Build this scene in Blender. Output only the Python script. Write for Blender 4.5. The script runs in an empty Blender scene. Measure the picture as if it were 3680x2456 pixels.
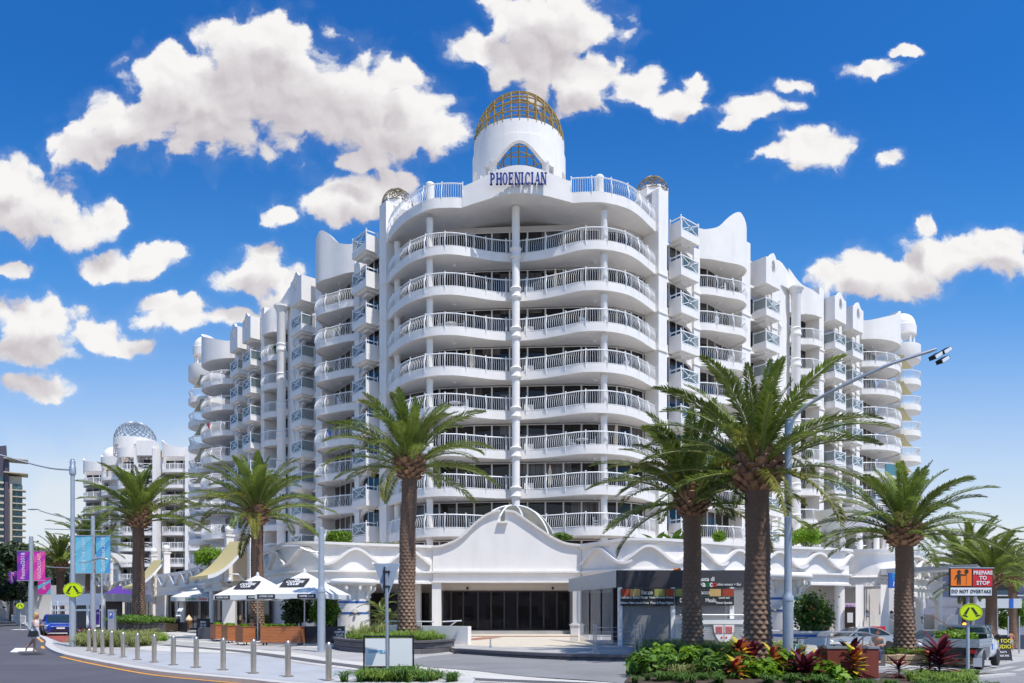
import bpy, bmesh, math, random
import numpy as np
from mathutils import Vector, Matrix
R = math.radians
S = bpy.context.scene
COL = S.collection
random.seed(7)

# ------------------------------------------------------------------ camera
F = 2650.0            # focal length in photo pixels (photo is 3680 wide)
EYE = 1.66
cam_d = bpy.data.cameras.new('camera')
cam = bpy.data.objects.new('camera', cam_d); COL.objects.link(cam)
cam.location = (0, 0, EYE); cam.rotation_euler = (R(90), 0, 0)
cam_d.sensor_width = 36; cam_d.lens = 36 * F / 3680.0
cam_d.shift_y = (2207 - 1228) / 3680.0
cam_d.clip_start = 0.1; cam_d.clip_end = 6000
S.camera = cam

# ------------------------------------------------------------------ sun direction (towards the sun)
SUN_EL = R(64); SUN_H = Vector((0.66, -0.75, 0)).normalized()
SUN = Vector((SUN_H.x*math.cos(SUN_EL), SUN_H.y*math.cos(SUN_EL), math.sin(SUN_EL)))
S.view_settings.view_transform = 'Standard'; S.view_settings.look = 'None'
S.view_settings.exposure = 0.30; S.view_settings.gamma = 1.0
S.view_settings.use_curve_mapping = False
S.cycles.max_bounces = 6; S.cycles.diffuse_bounces = 3; S.cycles.glossy_bounces = 3
S.cycles.transparent_max_bounces = 12; S.cycles.transmission_bounces = 4
S.cycles.use_denoising = True
S.cycles.sample_clamp_indirect = 6
ld = bpy.data.lights.new('sun', 'SUN'); ld.energy = 4.0; ld.angle = R(0.53); ld.color = (1.0, 0.96, 0.90)
lo = bpy.data.objects.new('sun', ld); COL.objects.link(lo)
lo.rotation_euler = SUN.to_track_quat('Z', 'Y').to_euler(); lo.location = (40, -40, 90)

# ------------------------------------------------------------------ world: Nishita sky with cumulus clouds placed by direction
W_ = bpy.data.worlds.new('World'); S.world = W_; W_.use_nodes = True
nt = W_.node_tree; N = nt.nodes; L = nt.links
for n in list(N): N.remove(n)
out = N.new('ShaderNodeOutputWorld')
sky = N.new('ShaderNodeTexSky'); sky.sky_type = 'NISHITA'; sky.sun_disc = False
sky.sun_elevation = SUN_EL; sky.sun_rotation = math.atan2(SUN_H.x, SUN_H.y)
sky.air_density = 1.0; sky.dust_density = 0.3; sky.ozone_density = 3.0; sky.altitude = 10
hs_ = N.new('ShaderNodeHueSaturation'); hs_.inputs['Saturation'].default_value = 1.22
hs_.inputs['Value'].default_value = 1.0
L.new(sky.outputs[0], hs_.inputs['Color'])
bg1 = N.new('ShaderNodeBackground'); bg1.inputs['Strength'].default_value = 0.125
tint = N.new('ShaderNodeVectorMath'); tint.operation = 'MULTIPLY'; tint.inputs[1].default_value = (0.27, 0.78, 1.14); L.new(hs_.outputs[0], tint.inputs[0])
L.new(tint.outputs[0], bg1.inputs['Color'])

def wmath(op, a, b=None, c=None, clamp=False, t=nt):
    n = t.nodes.new('ShaderNodeMath'); n.operation = op; n.use_clamp = clamp
    for i, q in enumerate((a, b, c)):
        if q is None: continue
        if isinstance(q, (int, float)): n.inputs[i].default_value = q
        else: t.links.new(q, n.inputs[i])
    return n.outputs[0]

# cloud bodies: centre and radii on the sky, as slopes (right, up) times 1000
CL = [(-316,714,118,89),(-411,685,118,77),(-517,661,89,47),(-576,632,59,30),(-227,697,89,71),(-162,667,89,59),
 (-103,650,53,35),(-375,768,53,41),(-316,774,53,38),(-145,720,30,27),(-210,620,35,18),(-464,726,59,41),
 (56,797,83,53),(-44,771,53,24),(3,744,53,35),(45,732,59,47),(104,715,65,35),(169,709,35,27),(92,691,47,24),(3,809,35,30),
 (228,691,41,21),(246,712,21,21),(334,691,41,24),(376,717,27,11),(311,673,24,12),
 (488,738,41,13),(529,756,21,9),(411,629,65,30),(364,626,30,12),(506,616,21,13),
 (-659,555,77,47),(-594,525,35,30),(-682,596,24,24),(-544,537,27,27),(-523,478,65,21),(-481,496,35,18),(-677,472,30,15),
 (-204,573,65,33),(-233,555,89,24),(-316,543,30,15),(-162,590,30,21),
 (-346,455,65,27),(-340,484,38,21),(-304,419,47,27),
 (-647,407,71,35),(-659,366,71,27),(-558,384,41,24),(-517,366,35,18),
 (-458,407,53,24),(-475,425,24,15),(-375,398,47,15),
 (577,478,59,33),(517,455,89,33),(636,484,77,35),(559,525,18,21),(458,449,65,24),(665,502,47,21),(488,478,35,18),
 (-652,315,50,22)]
g = bpy.data.node_groups.new('cloud_field', 'ShaderNodeTree')
g.interface.new_socket('P', in_out='INPUT', socket_type='NodeSocketVector')
g.interface.new_socket('D', in_out='OUTPUT', socket_type='NodeSocketFloat')
gi = g.nodes.new('NodeGroupInput'); go = g.nodes.new('NodeGroupOutput')
cur = None
for (cx, cy, rx, ry) in CL:
    sx, sy = 1000.0/rx/1.08, 1000.0/ry/1.06
    vm = g.nodes.new('ShaderNodeVectorMath'); vm.operation = 'MULTIPLY_ADD'
    g.links.new(gi.outputs[0], vm.inputs[0])
    vm.inputs[1].default_value = (sx, sy, 0); vm.inputs[2].default_value = (-cx/1000*sx, -cy/1000*sy, 0)
    ln = g.nodes.new('ShaderNodeVectorMath'); ln.operation = 'LENGTH'; g.links.new(vm.outputs[0], ln.inputs[0])
    if cur is None: cur = ln.outputs['Value']
    else:
        m = g.nodes.new('ShaderNodeMath'); m.operation = 'SMOOTH_MIN'; m.inputs[2].default_value = 0.25
        g.links.new(cur, m.inputs[0]); g.links.new(ln.outputs['Value'], m.inputs[1]); cur = m.outputs[0]
g.links.new(cur, go.inputs[0])

tc = N.new('ShaderNodeTexCoord'); sp = N.new('ShaderNodeSeparateXYZ'); L.new(tc.outputs['Generated'], sp.inputs[0])
ay = wmath('MAXIMUM', wmath('ABSOLUTE', sp.outputs['Y']), 0.05)
pu = wmath('DIVIDE', sp.outputs['X'], ay); pv = wmath('DIVIDE', sp.outputs['Z'], ay)
pc = N.new('ShaderNodeCombineXYZ'); L.new(pu, pc.inputs[0]); L.new(pv, pc.inputs[1])
def noise(vec, scale, detail, rough=0.5, z=0.0, lac=2.0):
    n = N.new('ShaderNodeTexNoise'); n.noise_dimensions = '3D'
    n.inputs['Scale'].default_value = scale; n.inputs['Detail'].default_value = detail
    n.inputs['Roughness'].default_value = rough; n.inputs['Lacunarity'].default_value = lac
    if z:
        a = N.new('ShaderNodeVectorMath'); a.operation = 'ADD'; a.inputs[1].default_value = (0, 0, z)
        L.new(vec, a.inputs[0]); vec = a.outputs[0]
    L.new(vec, n.inputs['Vector']); return n
def warped(vec):
    w = noise(vec, 8, 5, 0.6)
    s_ = N.new('ShaderNodeVectorMath'); s_.operation = 'SUBTRACT'; s_.inputs[1].default_value = (.5, .5, .5)
    L.new(w.outputs['Color'], s_.inputs[0])
    a = N.new('ShaderNodeVectorMath'); a.operation = 'MULTIPLY_ADD'; a.inputs[1].default_value = (.10, .075, 0)
    L.new(s_.outputs[0], a.inputs[0]); L.new(vec, a.inputs[2]); return a.outputs[0]
def body(vec):
    gg = N.new('ShaderNodeGroup'); gg.node_tree = g; L.new(vec, gg.inputs[0]); return gg.outputs[0]
def detail(vec):
    b = noise(vec, 22, 8, 0.58, 3.0)
    v = N.new('ShaderNodeTexVoronoi'); v.feature = 'SMOOTH_F1'; v.inputs['Scale'].default_value = 34
    v.inputs['Smoothness'].default_value = 0.5; L.new(vec, v.inputs['Vector'])
    return wmath('ADD', wmath('MULTIPLY', wmath('SUBTRACT', b.outputs['Fac'], 0.5), 1.25), wmath('MULTIPLY', wmath('SUBTRACT', 0.38, v.outputs['Distance']), 0.55))
def shift(vec, x, y):
    o_ = N.new('ShaderNodeVectorMath'); o_.operation = 'ADD'; o_.inputs[1].default_value = (x, y, 0); L.new(vec, o_.inputs[0]); return o_.outputs[0]
def smooth(x, a, b):
    m = N.new('ShaderNodeMapRange'); m.interpolation_type = 'SMOOTHSTEP'
    m.inputs['From Min'].default_value = a; m.inputs['From Max'].default_value = b
    L.new(x, m.inputs['Value']); return m.outputs['Result']
PW = warped(pc.outputs[0]); dt0 = detail(PW); D0 = wmath('ADD', wmath('SUBTRACT', 1.05, body(PW)), dt0)
dt1 = detail(shift(PW, .006, .011)); G1 = body(shift(PW, .012, .045))
core_a = smooth(D0, 0.0, 0.32); wisp = wmath('MULTIPLY', smooth(D0, -0.30, 0.22), 0.07)
alpha = wmath('MULTIPLY', wmath('MAXIMUM', core_a, wisp), smooth(sp.outputs['Z'], 0.13, 0.2))
# thin veil of haze and cirrus low on the sky
ci = noise(pc.outputs[0], 3.2, 5, 0.6, 9.0)
veil = wmath('MULTIPLY', smooth(ci.outputs['Fac'], 0.42, 0.8), wmath('SUBTRACT', 1.0, smooth(pv, 0.05, 0.42)))
hor = wmath('POWER', wmath('SUBTRACT', 1.0, smooth(pv, -0.02, 0.80)), 1.3)
low = wmath('ADD', wmath('MULTIPLY', veil, 0.45), wmath('MULTIPLY', hor, 0.96), clamp=True)
# lit side against the sun, grey underside where the body above is thick
under = wmath('SUBTRACT', 1.0, smooth(G1, 0.30, 1.10))
lit = smooth(wmath('SUBTRACT', dt0, dt1), -0.5, 0.5)
shade = wmath('ADD', wmath('SUBTRACT', 1.0, wmath('MULTIPLY', under, 0.66)), wmath('MULTIPLY', wmath('SUBTRACT', lit, 0.5), 0.38), clamp=True)
cm = N.new('ShaderNodeMix'); cm.data_type = 'RGBA'; L.new(shade, cm.inputs['Factor'])
cm.inputs['A'].default_value = (0.53, 0.48, 0.53, 1); cm.inputs['B'].default_value = (1.0, 0.99, 0.98, 1)
bg2 = N.new('ShaderNodeBackground'); L.new(cm.outputs['Result'], bg2.inputs['Color']); bg2.inputs['Strength'].default_value = 0.76
bg3 = N.new('ShaderNodeBackground'); pm = N.new('ShaderNodeMix'); pm.data_type = 'RGBA'; L.new(smooth(pv, 0.08, 0.52), pm.inputs['Factor']); pm.inputs['A'].default_value = (0.86, 0.92, 0.97, 1); pm.inputs['B'].default_value = (0.20, 0.54, 0.98, 1); L.new(pm.outputs['Result'], bg3.inputs['Color']); bg3.inputs['Strength'].default_value = 0.74
mx1 = N.new('ShaderNodeMixShader'); L.new(low, mx1.inputs[0]); L.new(bg1.outputs[0], mx1.inputs[1]); L.new(bg3.outputs[0], mx1.inputs[2])
mx2 = N.new('ShaderNodeMixShader'); L.new(alpha, mx2.inputs[0]); L.new(mx1.outputs[0], mx2.inputs[1]); L.new(bg2.outputs[0], mx2.inputs[2])
L.new(mx2.outputs[0], out.inputs['Surface'])
W_.cycles.sampling_method = 'MANUAL'; W_.cycles.sample_map_resolution = 512

# ------------------------------------------------------------------ helpers
def P(x, y, Z):
    """world point seen at photo pixel (x, y) at distance Z in front of the camera"""
    return Vector(((x-1840)*Z/F, Z, EYE + (2207-y)*Z/F))
def ga(X):
    return -0.05*(X-6) if 6 < X < 60 else (-2.7 if X >= 60 else 0.0)
def gb(Y):
    return 0.006*(Y-25) if 25 < Y < 120 else (0.57 if Y >= 120 else 0.0)
def gz(X, Y): return ga(X) + gb(Y)

MATS = {}
def principled(name):
    m = bpy.data.materials.new(name); m.use_nodes = True
    return m, m.node_tree, m.node_tree.nodes['Principled BSDF']
def mat(name, col, rough=0.6, metal=0.0, var=0.0, scale=3.0, bump=0.0, bscale=40.0, spec=0.5, streak=0.0, obvar=0.0,
        trans=0.0, emis=0.0, coat=0.0, dirt=0.0, dirtcol=None, detail=4, stretch=None, obj=True):
    """a procedural paint / stone / leaf material: base colour with noise in it, streaks of wear, fine relief"""
    m, t, b = principled(name); n_, l_ = t.nodes, t.links
    b.inputs['Roughness'].default_value = rough; b.inputs['Metallic'].default_value = metal
    b.inputs['Specular IOR Level'].default_value = spec; b.inputs['Coat Weight'].default_value = coat
    c4 = (*col, 1); last = None
    tcn = n_.new('ShaderNodeTexCoord'); geo = n_.new('ShaderNodeNewGeometry')
    src = tcn.outputs['Object'] if obj else geo.outputs['Position']
    if stretch:
        mp = n_.new('ShaderNodeMapping'); mp.inputs['Scale'].default_value = stretch; l_.new(src, mp.inputs[0]); src = mp.outputs[0]
    def nz(sc, det=4):
        q = n_.new('ShaderNodeTexNoise'); q.inputs['Scale'].default_value = sc; q.inputs['Detail'].default_value = det
        l_.new(src, q.inputs['Vector']); return q
    rgb = n_.new('ShaderNodeRGB'); rgb.outputs[0].default_value = c4; last = rgb.outputs[0]
    if var:
        q = nz(scale, detail)
        mr = n_.new('ShaderNodeMapRange'); mr.inputs['From Min'].default_value = 0.3; mr.inputs['From Max'].default_value = 0.7
        mr.inputs['To Min'].default_value = 1-var; mr.inputs['To Max'].default_value = 1+var; l_.new(q.outputs['Fac'], mr.inputs['Value'])
        x = n_.new('ShaderNodeVectorMath'); x.operation = 'SCALE'; l_.new(last, x.inputs[0]); l_.new(mr.outputs[0], x.inputs['Scale']); last = x.outputs[0]
    if obvar:
        oi = n_.new('ShaderNodeObjectInfo')
        mr = n_.new('ShaderNodeMapRange'); mr.inputs['To Min'].default_value = 1-obvar; mr.inputs['To Max'].default_value = 1+obvar
        l_.new(oi.outputs['Random'], mr.inputs['Value'])
        x = n_.new('ShaderNodeVectorMath'); x.operation = 'SCALE'; l_.new(last, x.inputs[0]); l_.new(mr.outputs[0], x.inputs['Scale']); last = x.outputs[0]
    if streak:
        mp = n_.new('ShaderNodeMapping'); mp.inputs['Scale'].default_value = (1.1, 1.1, 0.16); l_.new(src, mp.inputs[0])
        q = n_.new('ShaderNodeTexNoise'); q.inputs['Scale'].default_value = 1.6; q.inputs['Detail'].default_value = 6; l_.new(mp.outputs[0], q.inputs['Vector'])
        mr = n_.new('ShaderNodeMapRange'); mr.inputs['From Min'].default_value = 0.50; mr.inputs['From Max'].default_value = 0.78
        mr.inputs['To Max'].default_value = streak; l_.new(q.outputs['Fac'], mr.inputs['Value'])
        mx = n_.new('ShaderNodeMix'); mx.data_type = 'RGBA'; l_.new(mr.outputs[0], mx.inputs['Factor']); l_.new(last, mx.inputs['A'])
        mx.inputs['B'].default_value = (0.33, 0.31, 0.28, 1); last = mx.outputs['Result']
    if dirt:
        q = nz(scale*0.35, 6)
        mr = n_.new('ShaderNodeMapRange'); mr.inputs['From Min'].default_value = 0.5; mr.inputs['From Max'].default_value = 0.68
        mr.inputs['To Max'].default_value = dirt; l_.new(q.outputs['Fac'], mr.inputs['Value'])
        mx = n_.new('ShaderNodeMix'); mx.data_type = 'RGBA'; l_.new(mr.outputs[0], mx.inputs['Factor']); l_.new(last, mx.inputs['A'])
        mx.inputs['B'].default_value = (*(dirtcol or (0.1, 0.09, 0.08)), 1); last = mx.outputs['Result']
    l_.new(last, b.inputs['Base Color'])
    if bump:
        q = nz(bscale, 5); bp = n_.new('ShaderNodeBump'); bp.inputs['Strength'].default_value = bump; bp.inputs['Distance'].default_value = 0.02
        l_.new(q.outputs['Fac'], bp.inputs['Height']); l_.new(bp.outputs[0], b.inputs['Normal'])
    if trans:
        tr = n_.new('ShaderNodeBsdfTranslucent'); l_.new(last, tr.inputs['Color'])
        mx = n_.new('ShaderNodeMixShader'); mx.inputs[0].default_value = trans
        o = n_['Material Output']; l_.new(b.outputs[0], mx.inputs[1]); l_.new(tr.outputs[0], mx.inputs[2]); l_.new(mx.outputs[0], o.inputs['Surface'])
    if emis:
        b.inputs['Emission Color'].default_value = c4; b.inputs['Emission Strength'].default_value = emis
    MATS[name] = m
    return m
def glassmat(name, tint, alpha, rough=0.03):
    m, t, b = principled(name); n_, l_ = t.nodes, t.links
    b.inputs['Base Color'].default_value = (*tint, 1); b.inputs['Roughness'].default_value = rough
    tr = n_.new('ShaderNodeBsdfTransparent'); mx = n_.new('ShaderNodeMixShader'); mx.inputs[0].default_value = alpha
    l_.new(tr.outputs[0], mx.inputs[1]); l_.new(b.outputs[0], mx.inputs[2]); l_.new(mx.outputs[0], n_['Material Output'].inputs['Surface'])
    MATS[name] = m; return m

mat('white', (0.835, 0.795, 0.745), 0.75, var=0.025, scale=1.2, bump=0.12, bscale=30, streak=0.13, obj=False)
mat('white_clean', (0.83, 0.81, 0.78), 0.6, var=0.02, scale=2.0, obj=False)
mat('rail_white', (0.84, 0.84, 0.83), 0.35)
mat('soffit', (0.80, 0.76, 0.73), 0.85, var=0.03, scale=1.0, obj=False)
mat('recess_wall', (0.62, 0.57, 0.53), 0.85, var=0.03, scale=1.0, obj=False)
mat('frame_alu', (0.72, 0.70, 0.68), 0.4)
mat('bronze', (0.23, 0.19, 0.12), 0.5, metal=0.3, var=0.2, scale=4)
mat('gold', (0.42, 0.29, 0.09), 0.42, metal=0.35, var=0.2, scale=4)
mat('blue_letter', (0.008, 0.035, 0.24), 0.4)
mat('dome_grey', (0.14, 0.135, 0.11), 0.65, var=0.2, scale=2, spec=.2)
mat('yellow_cloth', (0.52, 0.46, 0.27), 0.8, trans=0.2)
mat('steel', (0.60, 0.50, 0.40), 0.33, metal=.85, var=0.1, scale=20, stretch=(1, 1, .1))
mat('galv', (0.44, 0.47, 0.50), 0.42, metal=0.6, var=0.08, scale=8)
mat('pole_paint', (0.42, 0.46, 0.50), 0.38, metal=0.3, var=0.06, scale=6)
mat('black', (0.02, 0.02, 0.022), 0.45)
mat('black_cloth', (0.03, 0.03, 0.034), 0.85)
mat('rubber', (0.025, 0.025, 0.025), 0.8)
mat('white_paint', (0.80, 0.80, 0.78), 0.5)

def winmat(name, base, curtain, amount):
    """window glass in a dark room: curtain folds behind, sky mirrored in front"""
    m, t, b = principled(name); n_, l_ = t.nodes, t.links
    geo = n_.new('ShaderNodeNewGeometry'); mp = n_.new('ShaderNodeMapping'); mp.inputs['Scale'].default_value = (1, 1, 0.02)
    l_.new(geo.outputs['Position'], mp.inputs[0])
    w = n_.new('ShaderNodeTexNoise'); w.inputs['Scale'].default_value = 9; w.inputs['Detail'].default_value = 3; l_.new(mp.outputs[0], w.inputs['Vector'])
    mp2 = n_.new('ShaderNodeMapping'); mp2.inputs['Scale'].default_value = (0.45, 0.45, 0.33); l_.new(geo.outputs['Position'], mp2.inputs[0])
    q = n_.new('ShaderNodeTexWhiteNoise'); q.noise_dimensions = '3D'
    fl = n_.new('ShaderNodeVectorMath'); fl.operation = 'FLOOR'; l_.new(mp2.outputs[0], fl.inputs[0]); l_.new(fl.outputs[0], q.inputs['Vector'])
    mr = n_.new('ShaderNodeMapRange'); mr.inputs['From Min'].default_value = 1-amount; mr.inputs['From Max'].default_value = 1-amount+0.12
    l_.new(q.outputs['Value'], mr.inputs['Value'])
    fo = n_.new('ShaderNodeMapRange'); fo.inputs['From Min'].default_value = 0.35; fo.inputs['From Max'].default_value = 0.65
    fo.inputs['To Min'].default_value = 0.35; l_.new(w.outputs['Fac'], fo.inputs['Value'])
    mu = n_.new('ShaderNodeMath'); mu.operation = 'MULTIPLY'; l_.new(mr.outputs[0], mu.inputs[0]); l_.new(fo.outputs[0], mu.inputs[1])
    mx = n_.new('ShaderNodeMix'); mx.data_type = 'RGBA'; l_.new(mu.outputs[0], mx.inputs['Factor'])
    mx.inputs['A'].default_value = (*base, 1); mx.inputs['B'].default_value = (*curtain, 1)
    l_.new(mx.outputs['Result'], b.inputs['Base Color'])
    b.inputs['Roughness'].default_value = 0.035; b.inputs['IOR'].default_value = 1.45
    MATS[name] = m
winmat('window_glass', (0.012, 0.011, 0.012), (0.13, 0.118, 0.115), 0.36)
winmat('shop_glass', (0.018, 0.015, 0.014), (0.05, 0.04, 0.035), 0.3)
glassmat('rail_glass', (0.16, 0.24, 0.24), 0.30)
glassmat('door_glass', (0.015, 0.012, 0.012), 0.72)
glassmat('clear_sheet', (0.42, 0.42, 0.42), 0.45, 0.12)

WM = {}
def local_of(parent): return WM[parent.name].inverted() if parent is not None else Matrix.Identity(4)
def setp(o, label=None, cat=None, group=None, kind=None):
    if label: o['label'] = label
    if cat: o['category'] = cat
    if group: o['group'] = group
    if kind: o['kind'] = kind
    return o
def thing(name, loc, label, cat, group=None, rz=0.0):
    o = bpy.data.objects.new(name, None); COL.objects.link(o); o.empty_display_size = 0.3
    o.location = loc; o.rotation_euler = (0, 0, rz)
    WM[o.name] = Matrix.Translation(Vector(loc)) @ Matrix.Rotation(rz, 4, 'Z')
    return setp(o, label, cat, group)
def copytree(o, parent=None, dz=0.0, loc=None, rz=None, scale=None):
    c = o.copy(); COL.objects.link(c)
    if parent is not None: c.parent = parent
    if dz: c.location.z += dz
    if loc is not None: c.location = loc
    if rz is not None: c.rotation_euler = (0, 0, rz)
    if scale is not None: c.scale = (scale,)*3
    for ch in o.children: copytree(ch, c)
    return c

class MB:
    def __init__(s): s.v = []; s.f = []
    def add(s, vs, fs):
        k = len(s.v); s.v.extend(vs); s.f.extend([tuple(i+k for i in f) for f in fs]); return s
    def quad(s, a, b, c, d): return s.add([a, b, c, d], [(0, 1, 2, 3)])
    def box(s, x0, x1, y0, y1, z0, z1):
        return s.add([(x0,y0,z0),(x1,y0,z0),(x1,y1,z0),(x0,y1,z0),(x0,y0,z1),(x1,y0,z1),(x1,y1,z1),(x0,y1,z1)],
                     [(0,3,2,1),(4,5,6,7),(0,1,5,4),(1,2,6,5),(2,3,7,6),(3,0,4,7)])
    def beam(s, a, b, w, h, up=(0,0,1)):
        """box between points a and b, w wide and h high"""
        a, b = Vector(a), Vector(b); d = (b-a).normalized(); u = Vector(up)
        if abs(d.dot(u)) > 0.98: u = Vector((1, 0, 0))
        sx = d.cross(u).normalized()*(w/2); sy = sx.cross(d).normalized()*(h/2)
        vs = [a-sx-sy, a+sx-sy, a+sx+sy, a-sx+sy, b-sx-sy, b+sx-sy, b+sx+sy, b-sx+sy]
        return s.add([tuple(q) for q in vs], [(0,3,2,1),(4,5,6,7),(0,1,5,4),(1,2,6,5),(2,3,7,6),(3,0,4,7)])
    def prism(s, poly, z0, z1):
        n = len(poly); f0 = z0 if callable(z0) else (lambda p: z0); f1 = z1 if callable(z1) else (lambda p: z1)
        vs = [(p[0], p[1], f0(p)) for p in poly] + [(p[0], p[1], f1(p)) for p in poly]
        fs = [tuple(range(n-1, -1, -1)), tuple(range(n, 2*n))] + [(i, (i+1) % n, n+(i+1) % n, n+i) for i in range(n)]
        return s.add(vs, fs)
    def loft(s, A, B, z0, z1):
        """slab between a front line A and a back line B of equal length; z0/z1 numbers or functions of index share"""
        n = len(A); g0 = z0 if callable(z0) else (lambda u: z0); g1 = z1 if callable(z1) else (lambda u: z1)
        vs = []
        for i in range(n):
            u = i/(n-1)
            vs += [(A[i][0],A[i][1],g0(u)),(A[i][0],A[i][1],g1(u)),(B[i][0],B[i][1],g1(u)),(B[i][0],B[i][1],g0(u))]
        fs = [(0,1,2,3), tuple(4*(n-1)+k for k in (3,2,1,0))]
        for i in range(n-1):
            a, b = 4*i, 4*i+4
            fs += [(a,b,b+1,a+1),(a+1,b+1,b+2,a+2),(a+2,b+2,b+3,a+3),(a+3,b+3,b,a)]
        return s.add(vs, fs)
    def wall(s, pts, th, z0, z1, off=0.0):
        return s.loft(offset(pts, off), offset(pts, off+th), z0, z1)
    def tube(s, path, r, n=6, cap=True):
        path = [Vector(p) for p in path]; rr = r if isinstance(r, (list, tuple)) else [r]*len(path)
        vs = []; fs = []; px = None
        for i, p in enumerate(path):
            d = (path[min(i+1, len(path)-1)] - path[max(i-1, 0)]).normalized()
            if px is None:
                px = d.cross(Vector((0, 0, 1)))
                if px.length < 1e-3: px = d.cross(Vector((0, 1, 0)))
                px.normalize()
            else:
                px = px - d*px.dot(d)
                px = px.normalized() if px.length > 1e-6 else d.orthogonal().normalized()
            py = d.cross(px)
            for k in range(n):
                a = 2*math.pi*k/n; q = p + (px*math.cos(a)+py*math.sin(a))*rr[i]; vs.append(tuple(q))
        for i in range(len(path)-1):
            for k in range(n): fs.append((i*n+k, i*n+(k+1) % n, (i+1)*n+(k+1) % n, (i+1)*n+k))
        if cap: fs += [tuple(range(n-1, -1, -1)), tuple(range((len(path)-1)*n, len(path)*n))]
        return s.add(vs, fs)
    def lathe(s, prof, n=20, cx=0.0, cy=0.0, a0=0.0, a1=2*math.pi, sx=1.0, sy=1.0):
        full = abs(a1-a0-2*math.pi) < 1e-6; m = n if full else n+1; vs = []; fs = []
        for (r, z) in prof:
            for k in range(m):
                a = a0+(a1-a0)*k/n; vs.append((cx+r*sx*math.cos(a), cy+r*sy*math.sin(a), z))
        for i in range(len(prof)-1):
            for k in range(n):
                k2 = (k+1) % m; fs.append((i*m+k, i*m+k2, (i+1)*m+k2, (i+1)*m+k))
        if full:
            fs += [tuple(range(m-1, -1, -1)), tuple(range((len(prof)-1)*m, len(prof)*m))]
        return s.add(vs, fs)
    def sphere(s, c, r, nu=14, nv=9, sx=1, sy=1, sz=1):
        prof = [(max(1e-4, r*math.sin(math.pi*i/nv)), -r*math.cos(math.pi*i/nv)) for i in range(nv+1)]
        t = MB().lathe(prof, nu)
        return s.add([(c[0]+x*sx, c[1]+y*sy, c[2]+z*sz) for x, y, z in t.v], t.f)
    def tf(s, M):
        s.v = [tuple(M @ Vector(p)) for p in s.v]; return s
    def build(s, name, m, parent=None, smooth=True, local=False, ang=38, label=None):
        me = bpy.data.meshes.new(name)
        vs = s.v
        if parent is not None and not local:
            inv = local_of(parent); a = np.array(vs, dtype=float)
            if len(a):
                mm = np.array(inv); vs = (a @ mm[:3, :3].T + mm[:3, 3]).tolist()
        me.from_pydata(vs, [], s.f); me.update()
        o = bpy.data.objects.new(name, me); COL.objects.link(o)
        if isinstance(m, str): m = MATS[m]
        me.materials.append(m)
        if smooth and len(s.f):
            me.polygons.foreach_set('use_smooth', [True]*len(me.polygons)); me.set_sharp_from_angle(angle=R(ang))
        if parent is not None: o.parent = parent; WM[o.name] = WM[parent.name]
        else: WM[o.name] = Matrix.Identity(4)
        if label: o['label'] = label
        return o
def lone(mb, name, m, loc, label, cat, group=None, smooth=True, rz=0.0, kind=None):
    """a thing that is one mesh, modelled around its own base"""
    o = mb.build(name, m, None, smooth); o.location = loc; o.rotation_euler = (0, 0, rz)
    WM[o.name] = Matrix.Translation(Vector(loc)) @ Matrix.Rotation(rz, 4, 'Z')
    return setp(o, label, cat, group, kind)

def normals(pts):
    out_ = []
    for i in range(len(pts)):
        a = pts[max(i-1, 0)]; b = pts[min(i+1, len(pts)-1)]
        d = Vector((b[0]-a[0], b[1]-a[1])).normalized(); out_.append(Vector((-d.y, d.x)))
    return out_
def offset(pts, o):
    """shift a plan line to its left (seen walking along it) by o"""
    return [(p[0]+n.x*o, p[1]+n.y*o) for p, n in zip(pts, normals(pts))]
def crom(pts, k=8):
    """smooth curve through plan or space points"""
    q = [Vector(p) for p in pts]; q = [q[0]*2-q[1]] + q + [q[-1]*2-q[-2]]; out_ = []
    for i in range(1, len(q)-2):
        for j in range(k):
            t = j/k; a, b, c, d = q[i-1], q[i], q[i+1], q[i+2]
            out_.append(tuple(0.5*((2*b)+(c-a)*t+(2*a-5*b+4*c-d)*t*t+(3*b-a-3*c+d)*t**3)))
    out_.append(tuple(q[-2])); return out_
def resample(pts, step):
    d = [0]
    for a, b in zip(pts, pts[1:]): d.append(d[-1]+math.dist(a, b))
    n = max(1, round(d[-1]/step)); out_ = []; j = 0
    for i in range(n+1):
        s = d[-1]*i/n
        while j < len(d)-2 and d[j+1] < s: j += 1
        t = (s-d[j])/max(1e-9, d[j+1]-d[j]); out_.append(tuple(a+(b-a)*t for a, b in zip(pts[j], pts[j+1])))
    return out_
def text_mesh(s, size, depth=0.01, bold=0.0, spacing=1.0, align='CENTER', squash=1.0, shear=0.0):
    """built-in font turned into a mesh in the XZ plane facing -Y"""
    c = bpy.data.curves.new('text', 'FONT'); c.body = s; c.size = size; c.extrude = depth/2; c.offset = bold
    c.space_character = spacing; c.align_x = align; c.align_y = 'CENTER'; c.resolution_u = 3; c.shear = shear
    o = bpy.data.objects.new('text', c); me = bpy.data.meshes.new_from_object(o)
    mb = MB(); mb.v = [(v.co.x*squash, -v.co.z, v.co.y) for v in me.vertices]; mb.f = [tuple(p.vertices) for p in me.polygons]
    bpy.data.objects.remove(o); bpy.data.meshes.remove(me); bpy.data.curves.remove(c); return mb
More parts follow.
